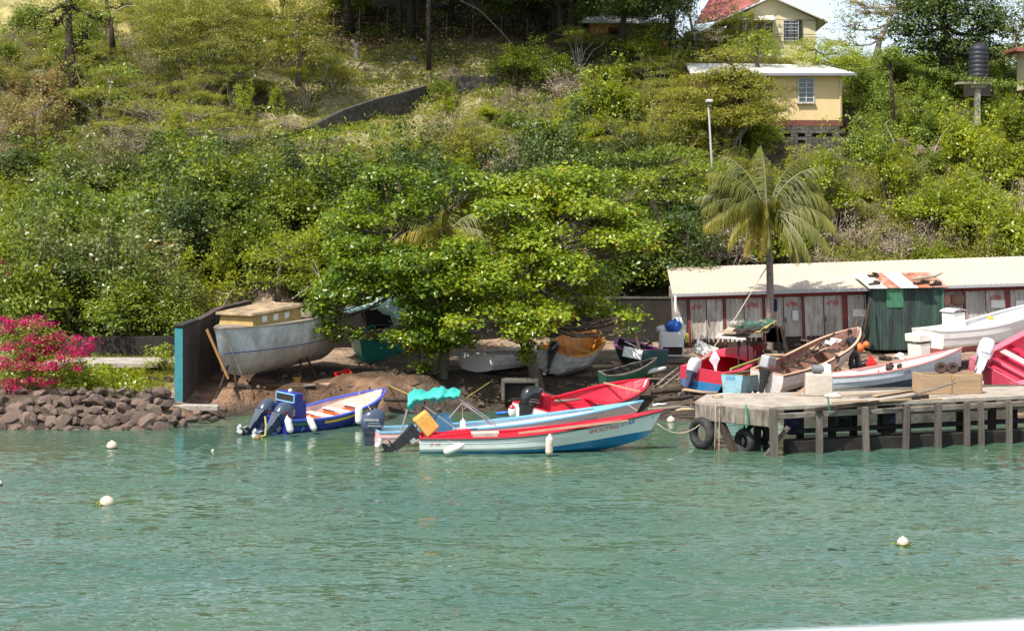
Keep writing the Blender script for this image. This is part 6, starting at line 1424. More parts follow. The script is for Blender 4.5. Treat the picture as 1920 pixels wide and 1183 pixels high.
for i, (a, b, w_, lab) in enumerate((((1188,616,67.8),(1200,658,67.2),.11,'long pale plank standing up out of the purple boat'),((1172,640,68.6),(1196,652,67.8),.10,'short white plank lying across the scrap in the purple boat'),((1165,648,68.4),(1212,660,67.4),.06,'grey stick lying low across the purple boat'),((1195,660,67.3),(1222,640,68),.08,'dark plank end sticking out on the right of the purple boat'),((1205,630,68.4),(1222,646,68),.10,'worn board resting on the far gunwale of the purple boat'))):
    A_, B_ = W(*a), W(*b); m = MB(); m.bar((0,0,0), B_-A_, w_, .04); o = m.build('plank', [M_plank, M_whitep, M_wood, M_darkbark, M_wood][i], loc=A_); tag(o, lab, 'plank')
b8 = Boat('rowing_boat', 'small dark green boat lying low on the stones below the purple boat', (WX(1130,64.4), 64.4, .62), W(1229,670,65.2), .95, .50, .22, rake=.12, tw=.7, pw=2.2, keelrise=.1, roll=R(8))
b8.hull(pmat('hull_green8', (.035,.14,.085), rough=.5, var=.15, dirt=(.03,.06,.04), damt=.5, bump=.06), M_darkin); b8.gunwale(M_wood, w_=.04)
b9 = Boat('fishing_boat', 'red beached boat with a decked bow, blue bottom and navy outboard', (WX(1312,62.9), 62.9, .60), W(1396,648,68.6), 2.0, .80, .42, rake=.25, tw=.85, pw=4.2, roll=R(7), keelrise=.4)
b9.hull(pmat('hull_red9', (.55,.03,.06), rough=.4, var=.1, dirt=(.3,.04,.05), damt=.4, bump=.03, zband=(.42,(.02,.18,.40))), M_redint); b9.gunwale(paint('gunwale_red9', (.75,.06,.12)), w_=.17); b9.deck(.66, MATS['gunwale_red9'], drop=-.01, camber=.12); b9.thwart(.25, M_red); b9.thwart(.10, M_red, z=.75, w_=.5, name='stern_deck')
m = MB(); 
for sd in (-1, 1): m.bar(b9.p(.2,1,1,sd)+Vector((0,-sd*.22,.03)), b9.p(.62,1,1,sd)+Vector((0,-sd*.22,.03)), .06, .05)
m.build('coaming', M_plank, b9.root)
outboard(b9, .35, 14, M_whitecowl, M_navyleg, s=1.0, z=.60, turn=-12)
b10 = Boat('skiff', 'small light blue skiff with its transom towards the water left of the silver outboard', (WX(1372,62.0), 62.0, .66), W(1440,692,65.2), .95, .62, .05, rake=.05, tw=.9, pw=4, keelrise=.15, sec=[(0,0),(.78,.03),(.80,.05),(.96,.9),(1,1)])
b10.hull(pmat('hull_pale_blue', (.28,.50,.58), rough=.6, var=.15, vs=3, dirt=(.16,.12,.08), damt=.7, ds=2.2, dthr=.54, bump=.15), pmat('inside_red_brown', (.22,.04,.03), rough=.7, var=.3)); b10.gunwale(pmat('gunwale_olive', (.30,.30,.14), rough=.7, dirt=(.5,.45,.35)), w_=.05)
m = MB(); m.box((.03,.05,.58),(.06,.38,.22)); m.build('transom_pad', M_ltblue, b10.root, bevel=.01)
o = MB().bar((0,0,0), W(1425,672,64.6)-W(1370,692,62.4), .07, .05).build('yellow_board', pmat('olive_yellow', (.36,.33,.08), rough=.8, var=.2), loc=W(1370,692,62.4)); tag(o, 'long olive yellow board laid across the light blue skiff', 'board')
b11 = Boat('fishing_boat', 'white beached boat with a brown interior and its bow raised high against the shed', (WX(1436,62.8), 62.8, .55), W(1605,613,68.0), 1.75, .78, .50, rake=.4, tw=.8, pw=3.8, keelrise=.35, roll=R(7))
b11.hull(pmat('hull_white11', (.70,.66,.66), rough=.5, var=.08, dirt=(.32,.24,.22), damt=.5, ds=1.0, dthr=.55, bump=.05), pmat('inside_brown', (.33,.17,.13), rough=.8, var=.3, dirt=(.12,.07,.05), damt=.7, dthr=.5, bump=.2)); b11.gunwale(paint('gunwale_tan', (.72,.42,.28), damt=.5), w_=.07, rub=M_rub); [b11.thwart(t, M_darkbark) for t in (.2,.38,.52)]; b11.thwart(.70, M_plank, z=b11.g(.7)*.8, w_=.6); b11.ribs(MATS['inside_brown'], n_=12)
e = outboard(b11, .0, 18, M_metalgrey, M_black, s=1.05, white=M_fender, boxy=True, z=.80, stripe=M_red)
for i in range(5):
    m = MB(); a = b11.M @ Vector((1.2+i*.7,-.3+.1*i,.85+.04*i)); m.tube([(0,0,0), (b11.M.to_3x3() @ Vector((1.6,.25*(-1)**i,.22)))], .035, n=5); o = m.build('dark_pole', M_darkbark, loc=a); tag(o, ['shortest dark pole lying in the stern of the brown interior boat','dark pole lying amidships in the brown interior boat','dark pole resting on a thwart of the brown interior boat','dark pole leaning forward in the brown interior boat','dark pole nearest the bow of the brown interior boat'][i], 'pole')
m = MB(); P = [[Vector((i*.13, .28*math.sin(j*1.1)+.05*math.sin(i*2), .05*math.sin(i*1.7+j)+j*.03)) for i in range(9)] for j in range(5)]; m.grid(P); o = m.build('plastic_sheet', M_fender, loc=b11.M @ Vector((4.1,-.1,1.08)), smooth=True); o.rotation_euler = b11.root.rotation_euler; tag(o, 'crumpled white plastic sheet in the bow of the brown interior boat', 'sheet')
b12 = Boat('fishing_boat', 'long white plank boat with a dark blue bottom and pink rail behind the dock', (WX(1528,59.6), 59.6, .72), W(1803,652,61.4), 1.55, .76, .42, rake=.12, tw=.5, pw=2.6, keelrise=.25, sec=[(0,0),(.42,.08),(.70,.26),(.83,.45),(.86,.46),(.95,.70),(.975,.71),(1,1)])
b12.hull(pmat('hull_white12', (.66,.70,.74), rough=.5, var=.1, dirt=(.40,.28,.20), damt=.45, ds=1.3, dthr=.57, bump=.08, zband=(.30,(.02,.09,.17),.05,1.5)), M_whitep); b12.gunwale(paint('rail_pink', (.75,.28,.26)), w_=.07); b12.deck(.0, M_whitep, t1=.30, name='stern_deck', drop=.02); b12.thwart(.45, M_plank); b12.thwart(.62, M_plank)
b12.lettering('JAH\'S', .17, 2.3, .62, M_metalgrey); b12.lettering('J7-27', .13, 3.3, .17, pmat('letter_brown', (.22,.10,.10), rough=.7))
m = MB()
for i in range(7): m.ell((random.uniform(-.4,.4), random.uniform(-.25,.25), random.uniform(0,.25)), (.14,.12,.10), n=8, m=6, jit=.25)
o = m.build('net_heap', M_darkbark, loc=b12.M @ Vector((3.3,0,.62))); tag(o, 'dark heap of fishing net amidships in the long white and blue boat', 'net')
m = MB(); m.box((0,0,0),(.18,.14,.24)); o = m.build('white_bottle', M_fender, loc=b12.M @ Vector((3.45,-.35,.86)), bevel=.03); o.rotation_euler = (0,R(20),0); tag(o, 'white plastic container on the dark net heap', 'container')
m = MB(); P = [[Vector((0,0,0)), Vector((.30,0,-.42))], [Vector((.02,0,.05)), Vector((-.16,0,-.36))]]; m.tube([(0,0,-.6),(0,0,.12)], .012, n=4); o = m.build('flag_stick', M_wood, loc=W(1632,668,61.5)); tag(o, 'small red pennant on a stick just right of the standing person', 'flag')
M_flagred = pmat('flag_red', (.72,.02,.02), rough=.7, var=.1, bump=0); M_flagw = pmat('flag_white', (.70,.68,.74), rough=.8, var=.08, bump=0)
def cloth(parent, pts, mat, name='pennant'):
    m = MB(); m.add(pts, [tuple(range(len(pts)))]); m.add([Vector(p)+Vector((0,.006,0)) for p in pts], [tuple(range(len(pts)-1,-1,-1))]); return m.build(name, mat, parent)
cloth(o, [(0,-.01,.08),(.24,-.05,-.25),(.05,.0,-.42),(-.18,-.03,-.30)], M_flagred)
m = MB(); m.tube([(0,0,-.3),(0,0,.1)], .012, n=4); o = m.build('flag_stick', M_wood, loc=W(1647,698,59.9)); tag(o, 'smaller red pennant standing on the rail of the long white and blue boat', 'flag'); cloth(o, [(0,-.01,.12),(.14,-.03,-.22),(-.10,-.02,-.25)], M_flagred)
b13 = Boat('fishing_boat', 'large white boat with dark red bottom and small white hutch beside the green shack', (WX(1742,68.6), 68.6, 1.42), W(1968,563,71.5), 2.4, 1.02, .62, rake=.4, tw=.8, pw=3.6, keelrise=.45)
b13.hull(pmat('hull_white13', (.78,.74,.72), rough=.5, var=.06, dirt=(.38,.28,.22), damt=.4, ds=1.8, dthr=.6, bump=.05, zband=(.36,(.30,.07,.07))), paint('inside_white13', (.72,.70,.72))); b13.gunwale(M_whitep, w_=.11); b13.thwart(.55, M_whitep, w_=.5, z=b13.g(.55)*.78); b13.thwart(.40, M_whitep); b13.deck(.0, M_whitep, t1=.34, name='side_deck', drop=.02); b13.deck(.9, M_whitep)
m = MB(); m.box((1.55,.2,1.3),(.62,.7,.62)); m.build('hutch', M_whitep, b13.root, bevel=.02)
m = MB(); m.box((1.88,.2,1.22),(.02,.5,.45)); m.build('hutch_door', M_darkin, b13.root)
m = MB(); m.grid([[Vector((1.55+.42*math.sin(a*.35-1.05)*1.0, y_, 1.58+.20*math.cos(a*.35-1.05))) for a in range(7)] for y_ in (-.22,.62)]); m.build('hutch_roof', M_whiteroof, b13.root)
m = MB(); m.box((-.30,.25,.80),(.60,.9,.30)); m.box((-.28,.25,.25),(.50,.8,.62)); m.build('stern_platform', M_whitep, b13.root, bevel=.02)
m = MB(); m.ell((0,0,0),(.14,.14,.08)); o = m.build('yellow_float', M_yel, loc=b13.M @ Vector((3.6,.3,1.18)), smooth=True); tag(o, 'flat yellow float lying in the large white boat', 'float')
b14 = Boat('fishing_boat', 'pinkish red boat with a big white outboard at the far end of the dock', (WX(1855,60.6), 60.6, 1.02), W(2010,600,65.0), 2.3, .62, .50, rake=.3, tw=.9, pw=3.6, roll=R(24), keelrise=.4)
b14.hull(pmat('hull_red14', (.60,.06,.11), rough=.4, var=.08, dirt=(.55,.50,.50), damt=.5, ds=1.2, bump=.03), paint('inside_red14', (.66,.05,.10), damt=.25)); b14.gunwale(paint('rail_red14', (.78,.16,.22)), w_=.20); [b14.thwart(t, M_redint, w_=.3) for t in (.25,.5)]; b14.thwart(.36, paint('thwart_pink', (.78,.42,.42)), w_=.4, z=.5)
m = MB(); q = b14.p(.15,1,1,1); m.bar((q.x,-q.y,q.z-.02),(q.x,q.y,q.z-.02),.09,.07); m.build('cross_beam', MATS['rail_red14'], b14.root)
e = outboard(b14, .55, 52, M_whitecowl, M_metalgrey, s=1.45, z=.78, turn=25)
for b_ in (b13,):
    for (t_, y_) in ((.12,.0),(.75,0)):
        q = b_.M @ Vector((t_*b_.L, y_, 0)); gzv = gz(q.x, q.y); m = MB(); m.box((0,0,(q.z-gzv)/2-.05),(.5,.7,max(.1,q.z-gzv+.15))); o = m.build('timber_block', M_wood, loc=(q.x,q.y,gzv)); tag(o, ('timber block under the stern of the large white boat' if t_ < .5 else 'timber block under the bow of the large white boat'), 'block')

# 15 the hauled out cabin boat
b15 = Boat('cabin_boat', 'big hauled out white cabin boat with a yellow cabin standing beside the tall wall', (-7.45, 66.6, 1.5), W(402,617,61.3), 2.9, 1.85, .06, rake=.30, tw=.78, pw=2.4, keelrise=.35, kstart=.72, sternrise=.02, vee=1.9,
    sec=[(0,0),(.10,.03),(.30,.10),(.55,.22),(.76,.38),(.90,.58),(.965,.78),(1,1)])
b15.hull(pmat('hull_weathered', (.60,.60,.60), rough=.8, var=.22, vs=1.4, stretch=(1,1,.4), dirt=(.25,.22,.19), damt=.65, ds=1.6, dthr=.5, bump=.2, zband=(.95,(.55,.47,.40))), M_wood, floor=1.4)
b15.gunwale(M_wood, w_=.12, h_=.06); b15.deck(.0, M_wood, t1=.97, drop=.0, name='deck')
b15.stripe(M_graf, .955, .99, side=1, rel=False, name='boot_line'); b15.stripe(M_graf, .955, .99, side=-1, rel=False, name='boot_line')
m = MB(); cz = 1.88; x0, x1, yw = 2.3, 4.95, .95
m.add([(x0,-yw,cz),(x1,-yw*.85,cz),(x1,yw*.85,cz),(x0,yw,cz),(x0,-yw*.93,cz+.44),(x1-.1,-yw*.80,cz+.40),(x1-.1,yw*.80,cz+.40),(x0,yw*.93,cz+.44)], [(3,2,1,0),(4,5,6,7),(0,1,5,4),(1,2,6,5),(2,3,7,6),(3,0,4,7)])
m.build('cabin', pmat('cabin_yellow', (.42,.29,.10), rough=.8, var=.2, dirt=(.35,.20,.08), damt=.5, bump=.15), b15.root)
m = MB(); m.add([(x0-.15,-yw*1.05,cz+.45),(x1+.1,-yw*.93,cz+.40),(x1+.1,yw*.93,cz+.40),(x0-.15,yw*1.05,cz+.45),(x0-.15,-yw*1.0,cz+.57),(x1+.08,-yw*.90,cz+.50),(x1+.08,yw*.90,cz+.50),(x0-.15,yw*1.0,cz+.57)], [(3,2,1,0),(4,5,6,7),(0,1,5,4),(1,2,6,5),(2,3,7,6),(3,0,4,7)])
m.build('cabin_roof', pmat('roof_stained_board', (.45,.33,.20), rough=.85, var=.3, dirt=(.12,.08,.05), damt=.7, dthr=.48, bump=.2), b15.root, bevel=.02)
for i in range(3):
    m = MB(); xx = x1-.65-i*.62; yy = lerp(yw*.94, yw*.83, (xx-x0)/(x1-x0))*1.0; m.box((0,0,0), (.27,.03,.27)); 
    o = m.build('window', M_whitep, b15.root, bevel=.012); o.location = (xx, yy+.012, cz+.22); o.scale = (1,1,.85)
m = MB(); m.bar((0,0,0), (.75,.1,-1.75), .42, .08); o = m.build('rudder_board', pmat('board_orange_brown', (.40,.19,.06), rough=.8, var=.25, dirt=(.15,.07,.03), damt=.5), loc=W(388,618,61.0)); o.rotation_euler = (0,0,0); tag(o, 'orange brown board leaning between the tall wall and the cabin boat', 'board')
m = MB(); m.tube([(0,0,0), (.15,.02,-.45), (.55,.05,-1.35), (.72,.1,-1.85)], .02, n=5); o = m.build('hanging_strap', M_wood, loc=b15.M @ Vector((b15.L*.97+.25,.22,1.86))); tag(o, 'strap draped down over the bow of the cabin boat', 'strap')
for (a, b, lab) in (((400,712,61.0),(428,684,61.6),'left prop pole under the bow of the cabin boat'),((445,715,61.2),(440,690,61.8),'short thin prop under the bow of the cabin boat'),((600,690,64.5),(572,664,64.8),'leaning prop pole under the flank of the cabin boat'),((560,705,64.0),(565,668,64.6),'upright prop under the flank of the cabin boat'),((520,712,63.8),(524,690,64.4),'thick block prop beneath the keel of the cabin boat')):
    A_, B_ = W(*a), W(*b); A_.z = gz(A_.x, A_.y)-.1; m = MB(); m.tube([(0,0,0), B_-A_], .045, n=6); o = m.build('prop_pole', M_darkbark, loc=A_); tag(o, lab, 'prop')
# 16 teal covered boat
b16 = Boat('covered_boat', 'teal boat shrouded in pale green tarpaulin behind the sea almond branches', (WX(735,73.2), 73.2, 1.3), W(676,636,67.6), 2.2, 1.0, .25, rake=.3, tw=.8, pw=2.6, keelrise=.4)
b16.hull(pmat('hull_teal', (.03,.30,.24), rough=.45, var=.2, dirt=(.02,.10,.08), damt=.5, bump=.05), M_darkin); b16.gunwale(M_tealcloth, w_=.12); b16.deck(.5, M_tealcloth, drop=0)
m = MB(); P = []
for i in range(15):
    u = i/14; row = []
    for j in range(11):
        v = j/10*2-1; row.append(Vector((lerp(-.2, b16.L*.95, u), v*1.35, 2.15+.35*(1-v*v)-.25*abs(u-.45)+.06*math.sin(i*1.9+j)+.05*math.sin(j*2.7+i*.6)-(.55 if abs(v) > .9 else 0))))
    P.append(row)
m.grid(P); m.build('tarpaulin', pmat('tarp_pale_green', (.42,.72,.67), rough=.5, var=.2, dirt=(.72,.74,.72), damt=.8, ds=1, dthr=.5, bump=.4, bs=5), b16.root, smooth=True)
for (x_, y_) in ((.3,-1.0),(.3,1.0),(3.4,-.9),(3.4,.9)): m = MB(); m.tube([(x_,y_,.6),(x_,y_*1.2,2.05)], .03, n=6); m.build('tarp_pole', M_wood, b16.root)
# ================================================================ people and small things
M_skin = pmat('skin_dark', (.085,.045,.030), rough=.5, var=.12, bump=.02)
M_skinb = pmat('skin_brown', (.16,.075,.045), rough=.5, var=.12, bump=.02)
M_hair = pmat('hair_black', (.012,.010,.010), rough=.9, bump=.4, bs=60)
M_shirt = pmat('shirt_black', (.018,.022,.035), rough=.9, var=.3, bump=.5, bs=12)
M_trous = pmat('trousers_charcoal', (.035,.036,.045), rough=.9, var=.3, bump=.5, bs=12)
M_denim = pmat('shorts_blue_grey', (.12,.15,.20), rough=.9, var=.3, bump=.4, bs=12)
M_shirtred = pmat('shirt_maroon', (.20,.03,.03), rough=.9, var=.3, bump=.4, bs=12)
def skin_mesh(chains, root_i=0, sub=1):
    """one continuous skinned surface from joints: chains = lists of (point, radius); equal points are shared joints"""
    vs, rs, es, idx = [], [], [], {}
    for ch in chains:
        prev = None
        for p, r in ch:
            k = tuple(round(c, 4) for c in p)
            if k not in idx: idx[k] = len(vs); vs.append(p); rs.append(r)
            if prev is not None and prev != idx[k]: es.append((prev, idx[k]))
            prev = idx[k]
    me = bpy.data.meshes.new('s'); me.from_pydata([tuple(v) for v in vs], es, []); me.update()
    o = bpy.data.objects.new('s', me); COL.objects.link(o); o.modifiers.new('sk', 'SKIN')
    sv = me.skin_vertices[0].data
    for i, r in enumerate(rs): sv[i].radius = (r, r) if not isinstance(r, tuple) else r; sv[i].use_root = (i == root_i)
    sb = o.modifiers.new('sub', 'SUBSURF'); sb.levels = sub; sb.render_levels = sub
    dg = bpy.context.evaluated_depsgraph_get(); out = bpy.data.meshes.new_from_object(o.evaluated_get(dg)); bpy.data.objects.remove(o); return out
def person(label, loc, rz, J, clothes, skin, hat=None, scale=1.0):
    root = empty('person', loc, rz, label, 'person'); root.scale = (scale,)*3
    V3 = lambda k: Vector(J[k])
    pel, ch, nk, hd = V3('pelvis'), V3('chest'), V3('neck'), V3('head')
    mid = pel.lerp(ch, .5)
    chains = [[(pel, (.15,.11)), (mid, (.125,.10)), (ch, (.155,.11)), (ch.lerp(nk,.75), (.075,.07)), (nk, .055), (hd-(hd-nk)*.35, .06)]]
    for s, n_ in ((-1,'l'),(1,'r')):
        sh, el, wr = V3('sh'+n_), V3('el'+n_), V3('wr'+n_); hp, kn, an = V3('hp'+n_), V3('kn'+n_), V3('an'+n_)
        d = (wr-el).normalized(); palm_ = wr+d*.07
        chains.append([(ch, (.155,.11)), (sh, .062), (sh.lerp(el,.5), .048), (el, .038), (el.lerp(wr,.35), .036), (wr, .024), (palm_, (.036,.018))])
        side = d.cross(Vector((0,0,1))); side = side.normalized() if side.length > .1 else Vector((1,0,0)); dn = Vector((0,0,-1))
        for k, (off, L) in enumerate(((-.028,.062),(-.010,.075),(.010,.072),(.028,.058))):
            b = palm_+side*off+d*.012; chains.append([(palm_, (.036,.018)), (b, .010), (b+d*L*.5+dn*.012, .009), (b+d*L*.85+dn*.035, .008)])
        tb = wr+d*.03-side*s*.03; chains.append([(wr, .024), (tb, .011), (tb+d*.035-side*s*.018+dn*.01, .010), (tb+d*.06-side*s*.018+dn*.025, .008)])
        fwd = V3('toe'+n_)-an
        chains.append([(pel, (.15,.11)), (hp, .088), (hp.lerp(kn,.5), .075), (kn, .056), (kn.lerp(an,.3), .054), (an, .034), (an+fwd*.5, .038), (an+fwd, .028)])
    me = skin_mesh(chains)
    # head with brow, nose, mouth, ears and eyes joined to the same body mesh
    f = Vector(J.get('face', (0,1,0))).normalized(); r_ = f.cross(Vector((0,0,1))).normalized(); u = r_.cross(f)
    bm = bmesh.new(); bm.from_mesh(me); R3 = Matrix((r_, f, u)).transposed()
    def ball(c, s_, n1=12):
        bmesh.ops.create_uvsphere(bm, u_segments=n1, v_segments=8, radius=1, matrix=Matrix.Translation(hd+R3 @ Vector(c)) @ R3.to_4x4() @ Matrix.Diagonal((*s_, 1)))
    ball((0,0,.02), (.074,.094,.112), 18); ball((0,.045,-.055), (.05,.05,.05)); ball((0,.096,-.008), (.014,.018,.024)); ball((0,.086,-.05), (.026,.012,.011)); ball((-.076,-.002,0), (.012,.022,.032)); ball((.076,-.002,0), (.012,.022,.032)); ball((0,.085,.035), (.05,.012,.012))
    bm.to_mesh(me); bm.free(); me.materials.clear(); me.materials.append(skin); me.name = 'body'
    me.polygons.foreach_set('use_smooth', [True]*len(me.polygons))
    b = bpy.data.objects.new('body', me); COL.objects.link(b); b.parent = root
    m = MB()
    for sd in (-1, 1): m.ell(hd+R3 @ Vector((sd*.030,.088,.012)), (.010,.007,.008), n=8, m=6)
    m.build('eyes', M_fender, root, smooth=True)
    m = MB(); m.ell(hd+R3 @ Vector((0,-.014,.045)), (.081,.098,.098), n=16, m=10, jit=.03, rot=R3); m.build('hair', M_hair, root, smooth=True)
    if hat:
        m = MB(); m.lathe([(.16,0),(.165,.01),(.095,.03),(.09,.10),(.05,.125),(.01,.13)], 18, c=hd+Vector((0,0,.06))); m.build('hat', hat, root, smooth=True)
    for kind, mat in clothes:
        if kind == 'shirt':
            c = [[(pel+Vector((0,0,.02)), (.172,.132)), (mid, (.16,.13)), (ch, (.182,.138)), (ch.lerp(nk,.6), (.10,.09))]]
            for n_ in 'lr': c.append([(ch, (.182,.138)), (V3('sh'+n_), .082), (V3('sh'+n_).lerp(V3('el'+n_),.55), .070)])
        else:
            end = .95 if kind == 'trousers' else .1
            c = [[(pel+Vector((0,0,.07)), (.165,.125)), (pel, (.17,.13))]]
            for n_ in 'lr':
                hp, kn, an = V3('hp'+n_), V3('kn'+n_), V3('an'+n_); e = [(pel, (.17,.13)), (hp, .108), (hp.lerp(kn,.6), .09), (kn, .075)]
                if end > .5: e += [(kn.lerp(an,.5), .070), (kn.lerp(an,.93), .062)]
                c.append(e)
        cm = skin_mesh(c); cm.materials.clear(); cm.materials.append(mat); cm.polygons.foreach_set('use_smooth', [True]*len(cm.polygons))
        o = bpy.data.objects.new(kind, cm); COL.objects.link(o); o.parent = root
    return root
stand = dict(pelvis=(0,0,.90), chest=(.0,.14,1.28), neck=(0,.20,1.44), head=(0,.25,1.55), face=(0,1,-.35),
    shl=(-.17,.15,1.34), ell=(-.27,.24,1.10), wrl=(-.24,.44,1.14), shr=(.17,.15,1.34), elr=(.26,.26,1.10), wrr=(.20,.46,1.14),
    hpl=(-.10,0,.84), knl=(-.13,.05,.46), anl=(-.15,-.06,.07), toel=(-.17,.10,.03), hpr=(.10,0,.84), knr=(.14,.02,.46), anr=(.17,-.10,.07), toer=(.20,.06,.03))
def sitp(lean=.18, arm=.35, face=(0,1,-.3)):
    return dict(pelvis=(0,0,.40), chest=(0,lean,.76), neck=(0,lean+.06,.92), head=(0,lean+.11,1.03), face=face,
    shl=(-.18,lean,.82), ell=(-.24,lean+.16,.60), wrl=(-.10,lean+arm,.58), shr=(.18,lean,.82), elr=(.25,lean+.16,.60), wrr=(.10,lean+arm,.56),
    hpl=(-.10,.02,.38), knl=(-.20,.42,.48), anl=(-.18,.46,.07), toel=(-.19,.62,.03), hpr=(.10,.02,.38), knr=(.20,.42,.48), anr=(.19,.48,.07), toer=(.20,.64,.03))
pY = 66.6; px_ = WX(1602, pY)
person('person in black shirt and charcoal trousers leaning on a beached boat', (px_, pY, gz(px_, pY)-.02), R(28), stand, [('shirt', M_shirt), ('trousers', M_trous)], M_skin, scale=1.12)
pY = 62.3; px_ = WX(1556, pY); gs = gz(px_, pY)
person('shirtless person sitting bent forward behind the concrete block with hands together', (px_, pY, gs+.30), R(-68), sitp(.2,.38,(0,1,-.5)), [('shorts', M_denim)], M_skinb)
m = MB(); m.box((0,0,.19),(.5,.4,.66)); o = m.build('seat_crate', M_darkbark, loc=(px_, pY, gs+.05), bevel=.01); tag(o, 'dark crate serving as a seat for the shirtless person', 'crate')
pY = 65.4; px_ = WX(1446, pY); gs = gz(px_, pY)
person('person in dark clothes and brown cap sitting under the junk shelter', (px_, pY, gs+.35), R(60), sitp(.15,.3), [('shirt', M_shirt), ('shorts', M_trous)], M_skinb, hat=pmat('cap_brown', (.20,.10,.08), rough=.9))
m = MB(); m.box((0,0,.2),(.45,.45,.72)); o = m.build('seat_box', M_darkbark, loc=(px_, pY, gs+.05)); tag(o, 'dark box seat under the junk shelter', 'box')
pY = 66.4; px_ = WX(1424, pY); gs = gz(px_, pY)
J = dict(stand); J['face'] = (.5,-.8,0); J.update(chest=(0,.02,1.30), neck=(0,.02,1.46), head=(0,.02,1.58), shl=(-.19,.02,1.38), shr=(.19,.02,1.38), ell=(-.25,.0,1.12), wrl=(-.2,.12,.92), elr=(.25,.0,1.12), wrr=(.2,.12,.92))
person('person in a maroon shirt standing in the deep shade of the junk shelter', (px_, pY, gs), R(160), J, [('shirt', M_shirtred), ('trousers', M_trous)], M_skin, scale=.93)

# ---- junk shelter of boards and tarpaulin
sx, sy = WX(1405, 66.5), 66.5; sg = gz(sx, sy)
sh = empty('junk_shelter', (sx, sy, sg), 0, 'ramshackle shelter roofed with scrap boards and green tarpaulin at the palm foot', 'shelter')
def LS(px, py, Y): return W(px, py, Y)-Vector((sx, sy, sg))
for a, b, r_ in (((1386,690,65.4),(1384,640,65.4),.035),((1402,690,65.6),(1402,632,65.6),.03),((1466,690,65.8),(1456,610,65.8),.05),((1484,678,67.5),(1462,612,67.5),.10),((1388,680,68),(1386,640,68),.04)):
    m = MB(); m.tube([LS(*a)-Vector((0,0,.3)), LS(*b)], r_, n=7); m.build('post', M_darkbark, sh)
def sheet(pts, mat, name, th=.03, nx_=10, ny_=5, wob=.03):
    """pts: four corners (near left, near right, far right, far left)"""
    m = MB(); a, b, c, d = [LS(*p) for p in pts]; P = []
    for j in range(ny_):
        v = j/(ny_-1); P.append([a.lerp(b, i/(nx_-1)).lerp(d.lerp(c, i/(nx_-1)), v)+Vector((0,0,wob*math.sin(i*1.7+j*2.3)+wob*.5*math.sin(i*3.1+j))) for i in range(nx_)])
    m.grid(P); m.grid([[q-Vector((0,0,th)) for q in r[::-1]] for r in P])
    e0 = P[0]; m.grid([[q-Vector((0,0,th)) for q in e0], e0]); return m.build(name, mat, sh)
sheet([(1342,630,65.0),(1398,634,65.0),(1410,622,68),(1352,622,68)], M_whitesheet, 'board', .07, wob=.012)
sheet([(1345,624,65.2),(1440,622,65.2),(1450,606,68.4),(1372,612,68.4)], pmat('board_pale_ply', (.55,.45,.33), rough=.85, var=.25, dirt=(.15,.10,.07), damt=.6, dthr=.48), 'board', .05, wob=.02)
sheet([(1378,612,65.2),(1448,604,65.2),(1452,598,68.6),(1384,604,68.6)], pmat('tarp_dark_green', (.04,.12,.09), rough=.7, var=.3, bump=.5), 'tarpaulin', .12, wob=.05)
sheet([(1414,625,64.8),(1448,606,64.8),(1456,600,66.4),(1436,616,66.6)], pmat('tarp_yellow', (.62,.50,.20), rough=.7, var=.25, dirt=(.3,.22,.1), bump=.5), 'yellow_tarpaulin', .03, wob=.04)
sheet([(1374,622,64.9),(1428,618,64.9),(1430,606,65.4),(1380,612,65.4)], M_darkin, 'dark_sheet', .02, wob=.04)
m = MB()
for i in range(9): c = LS(random.uniform(1372,1440), random.uniform(604,622), random.uniform(65.2,66.5)); m.box(c, (random.uniform(.2,.8), .25, random.uniform(.03,.1)), rot=Euler((random.uniform(-.3,.3), random.uniform(-.3,.3), random.uniform(0,3))).to_matrix())
m.build('scrap', M_wood, sh)
sheet([(1436,640,67.4),(1468,640,67.4),(1462,612,67.4),(1436,614,67.4)], M_shirtred, 'back_panel', .03, wob=.01)
m = MB(); m.box((0,0,0),(.75,.35,.05)); o = m.build('shelf_board', M_plank, loc=W(1452,665,65.0)); tag(o, 'short pale board sticking out beside the seated person with the cap', 'board')

# ---- freezer, bags, bench
m = MB(); m.box((0,0,.05),(2.6,.7,.06)); m.box((-1,-.1,-.12),(.1,.4,.3)); m.box((1,-.1,-.12),(.1,.4,.3)); m.box((0,-.32,-.05),(2.6,.06,.10)); o = m.build('plank_bench', M_wood, loc=W(1278,674,70.2)); tag(o, 'low plank bench carrying the old white freezer', 'bench')
fz = empty('old_freezer', W(1260,672,70.2)+Vector((0,0,.12)), 0, 'old white freezer standing open at the bottom with bags on top', 'freezer')
m = MB()
m.box((0,0,.68),(.92,.6,.62)); m.box((-.43,0,.19),(.06,.6,.38)); m.box((.43,0,.19),(.06,.6,.38)); m.box((0,0,.025),(.8,.6,.05)); m.box((0,.27,.2),(.8,.04,.3)); m.box((-.50,0,.5),(.06,.55,.95)); m.build('cabinet', M_white, fz, bevel=.012)
m = MB(); m.box((0,.0,.2),(.78,.4,.28)); m.build('cavity_dark_fill', M_darkin, fz)  # solid dark block standing for the shade inside the open bottom
def bag(label, loc, r, mat, name='plastic_bag'):
    m = MB(); m.ell((0,0,r[2]*.85), r, n=14, m=10, jit=.12); m.ell((r[0]*.2,0,r[2]*1.75), (r[0]*.25, r[1]*.25, r[2]*.35), n=8, m=6, jit=.2); o = m.build(name, mat, loc=loc, smooth=True); return tag(o, label, 'bag')
top = fz.location+Vector((0,0,.98))
bag('bright blue sack on top of the old freezer', top+Vector((.05,-.1,0)), (.36,.28,.26), M_blueplas, 'blue_sack'); bag('white plastic bag bulging at the left of the blue sack', top+Vector((-.42,0,-.05)), (.26,.2,.16), M_fender); bag('white plastic bag behind the blue sack', top+Vector((.25,.22,.05)), (.25,.2,.30), M_fender)
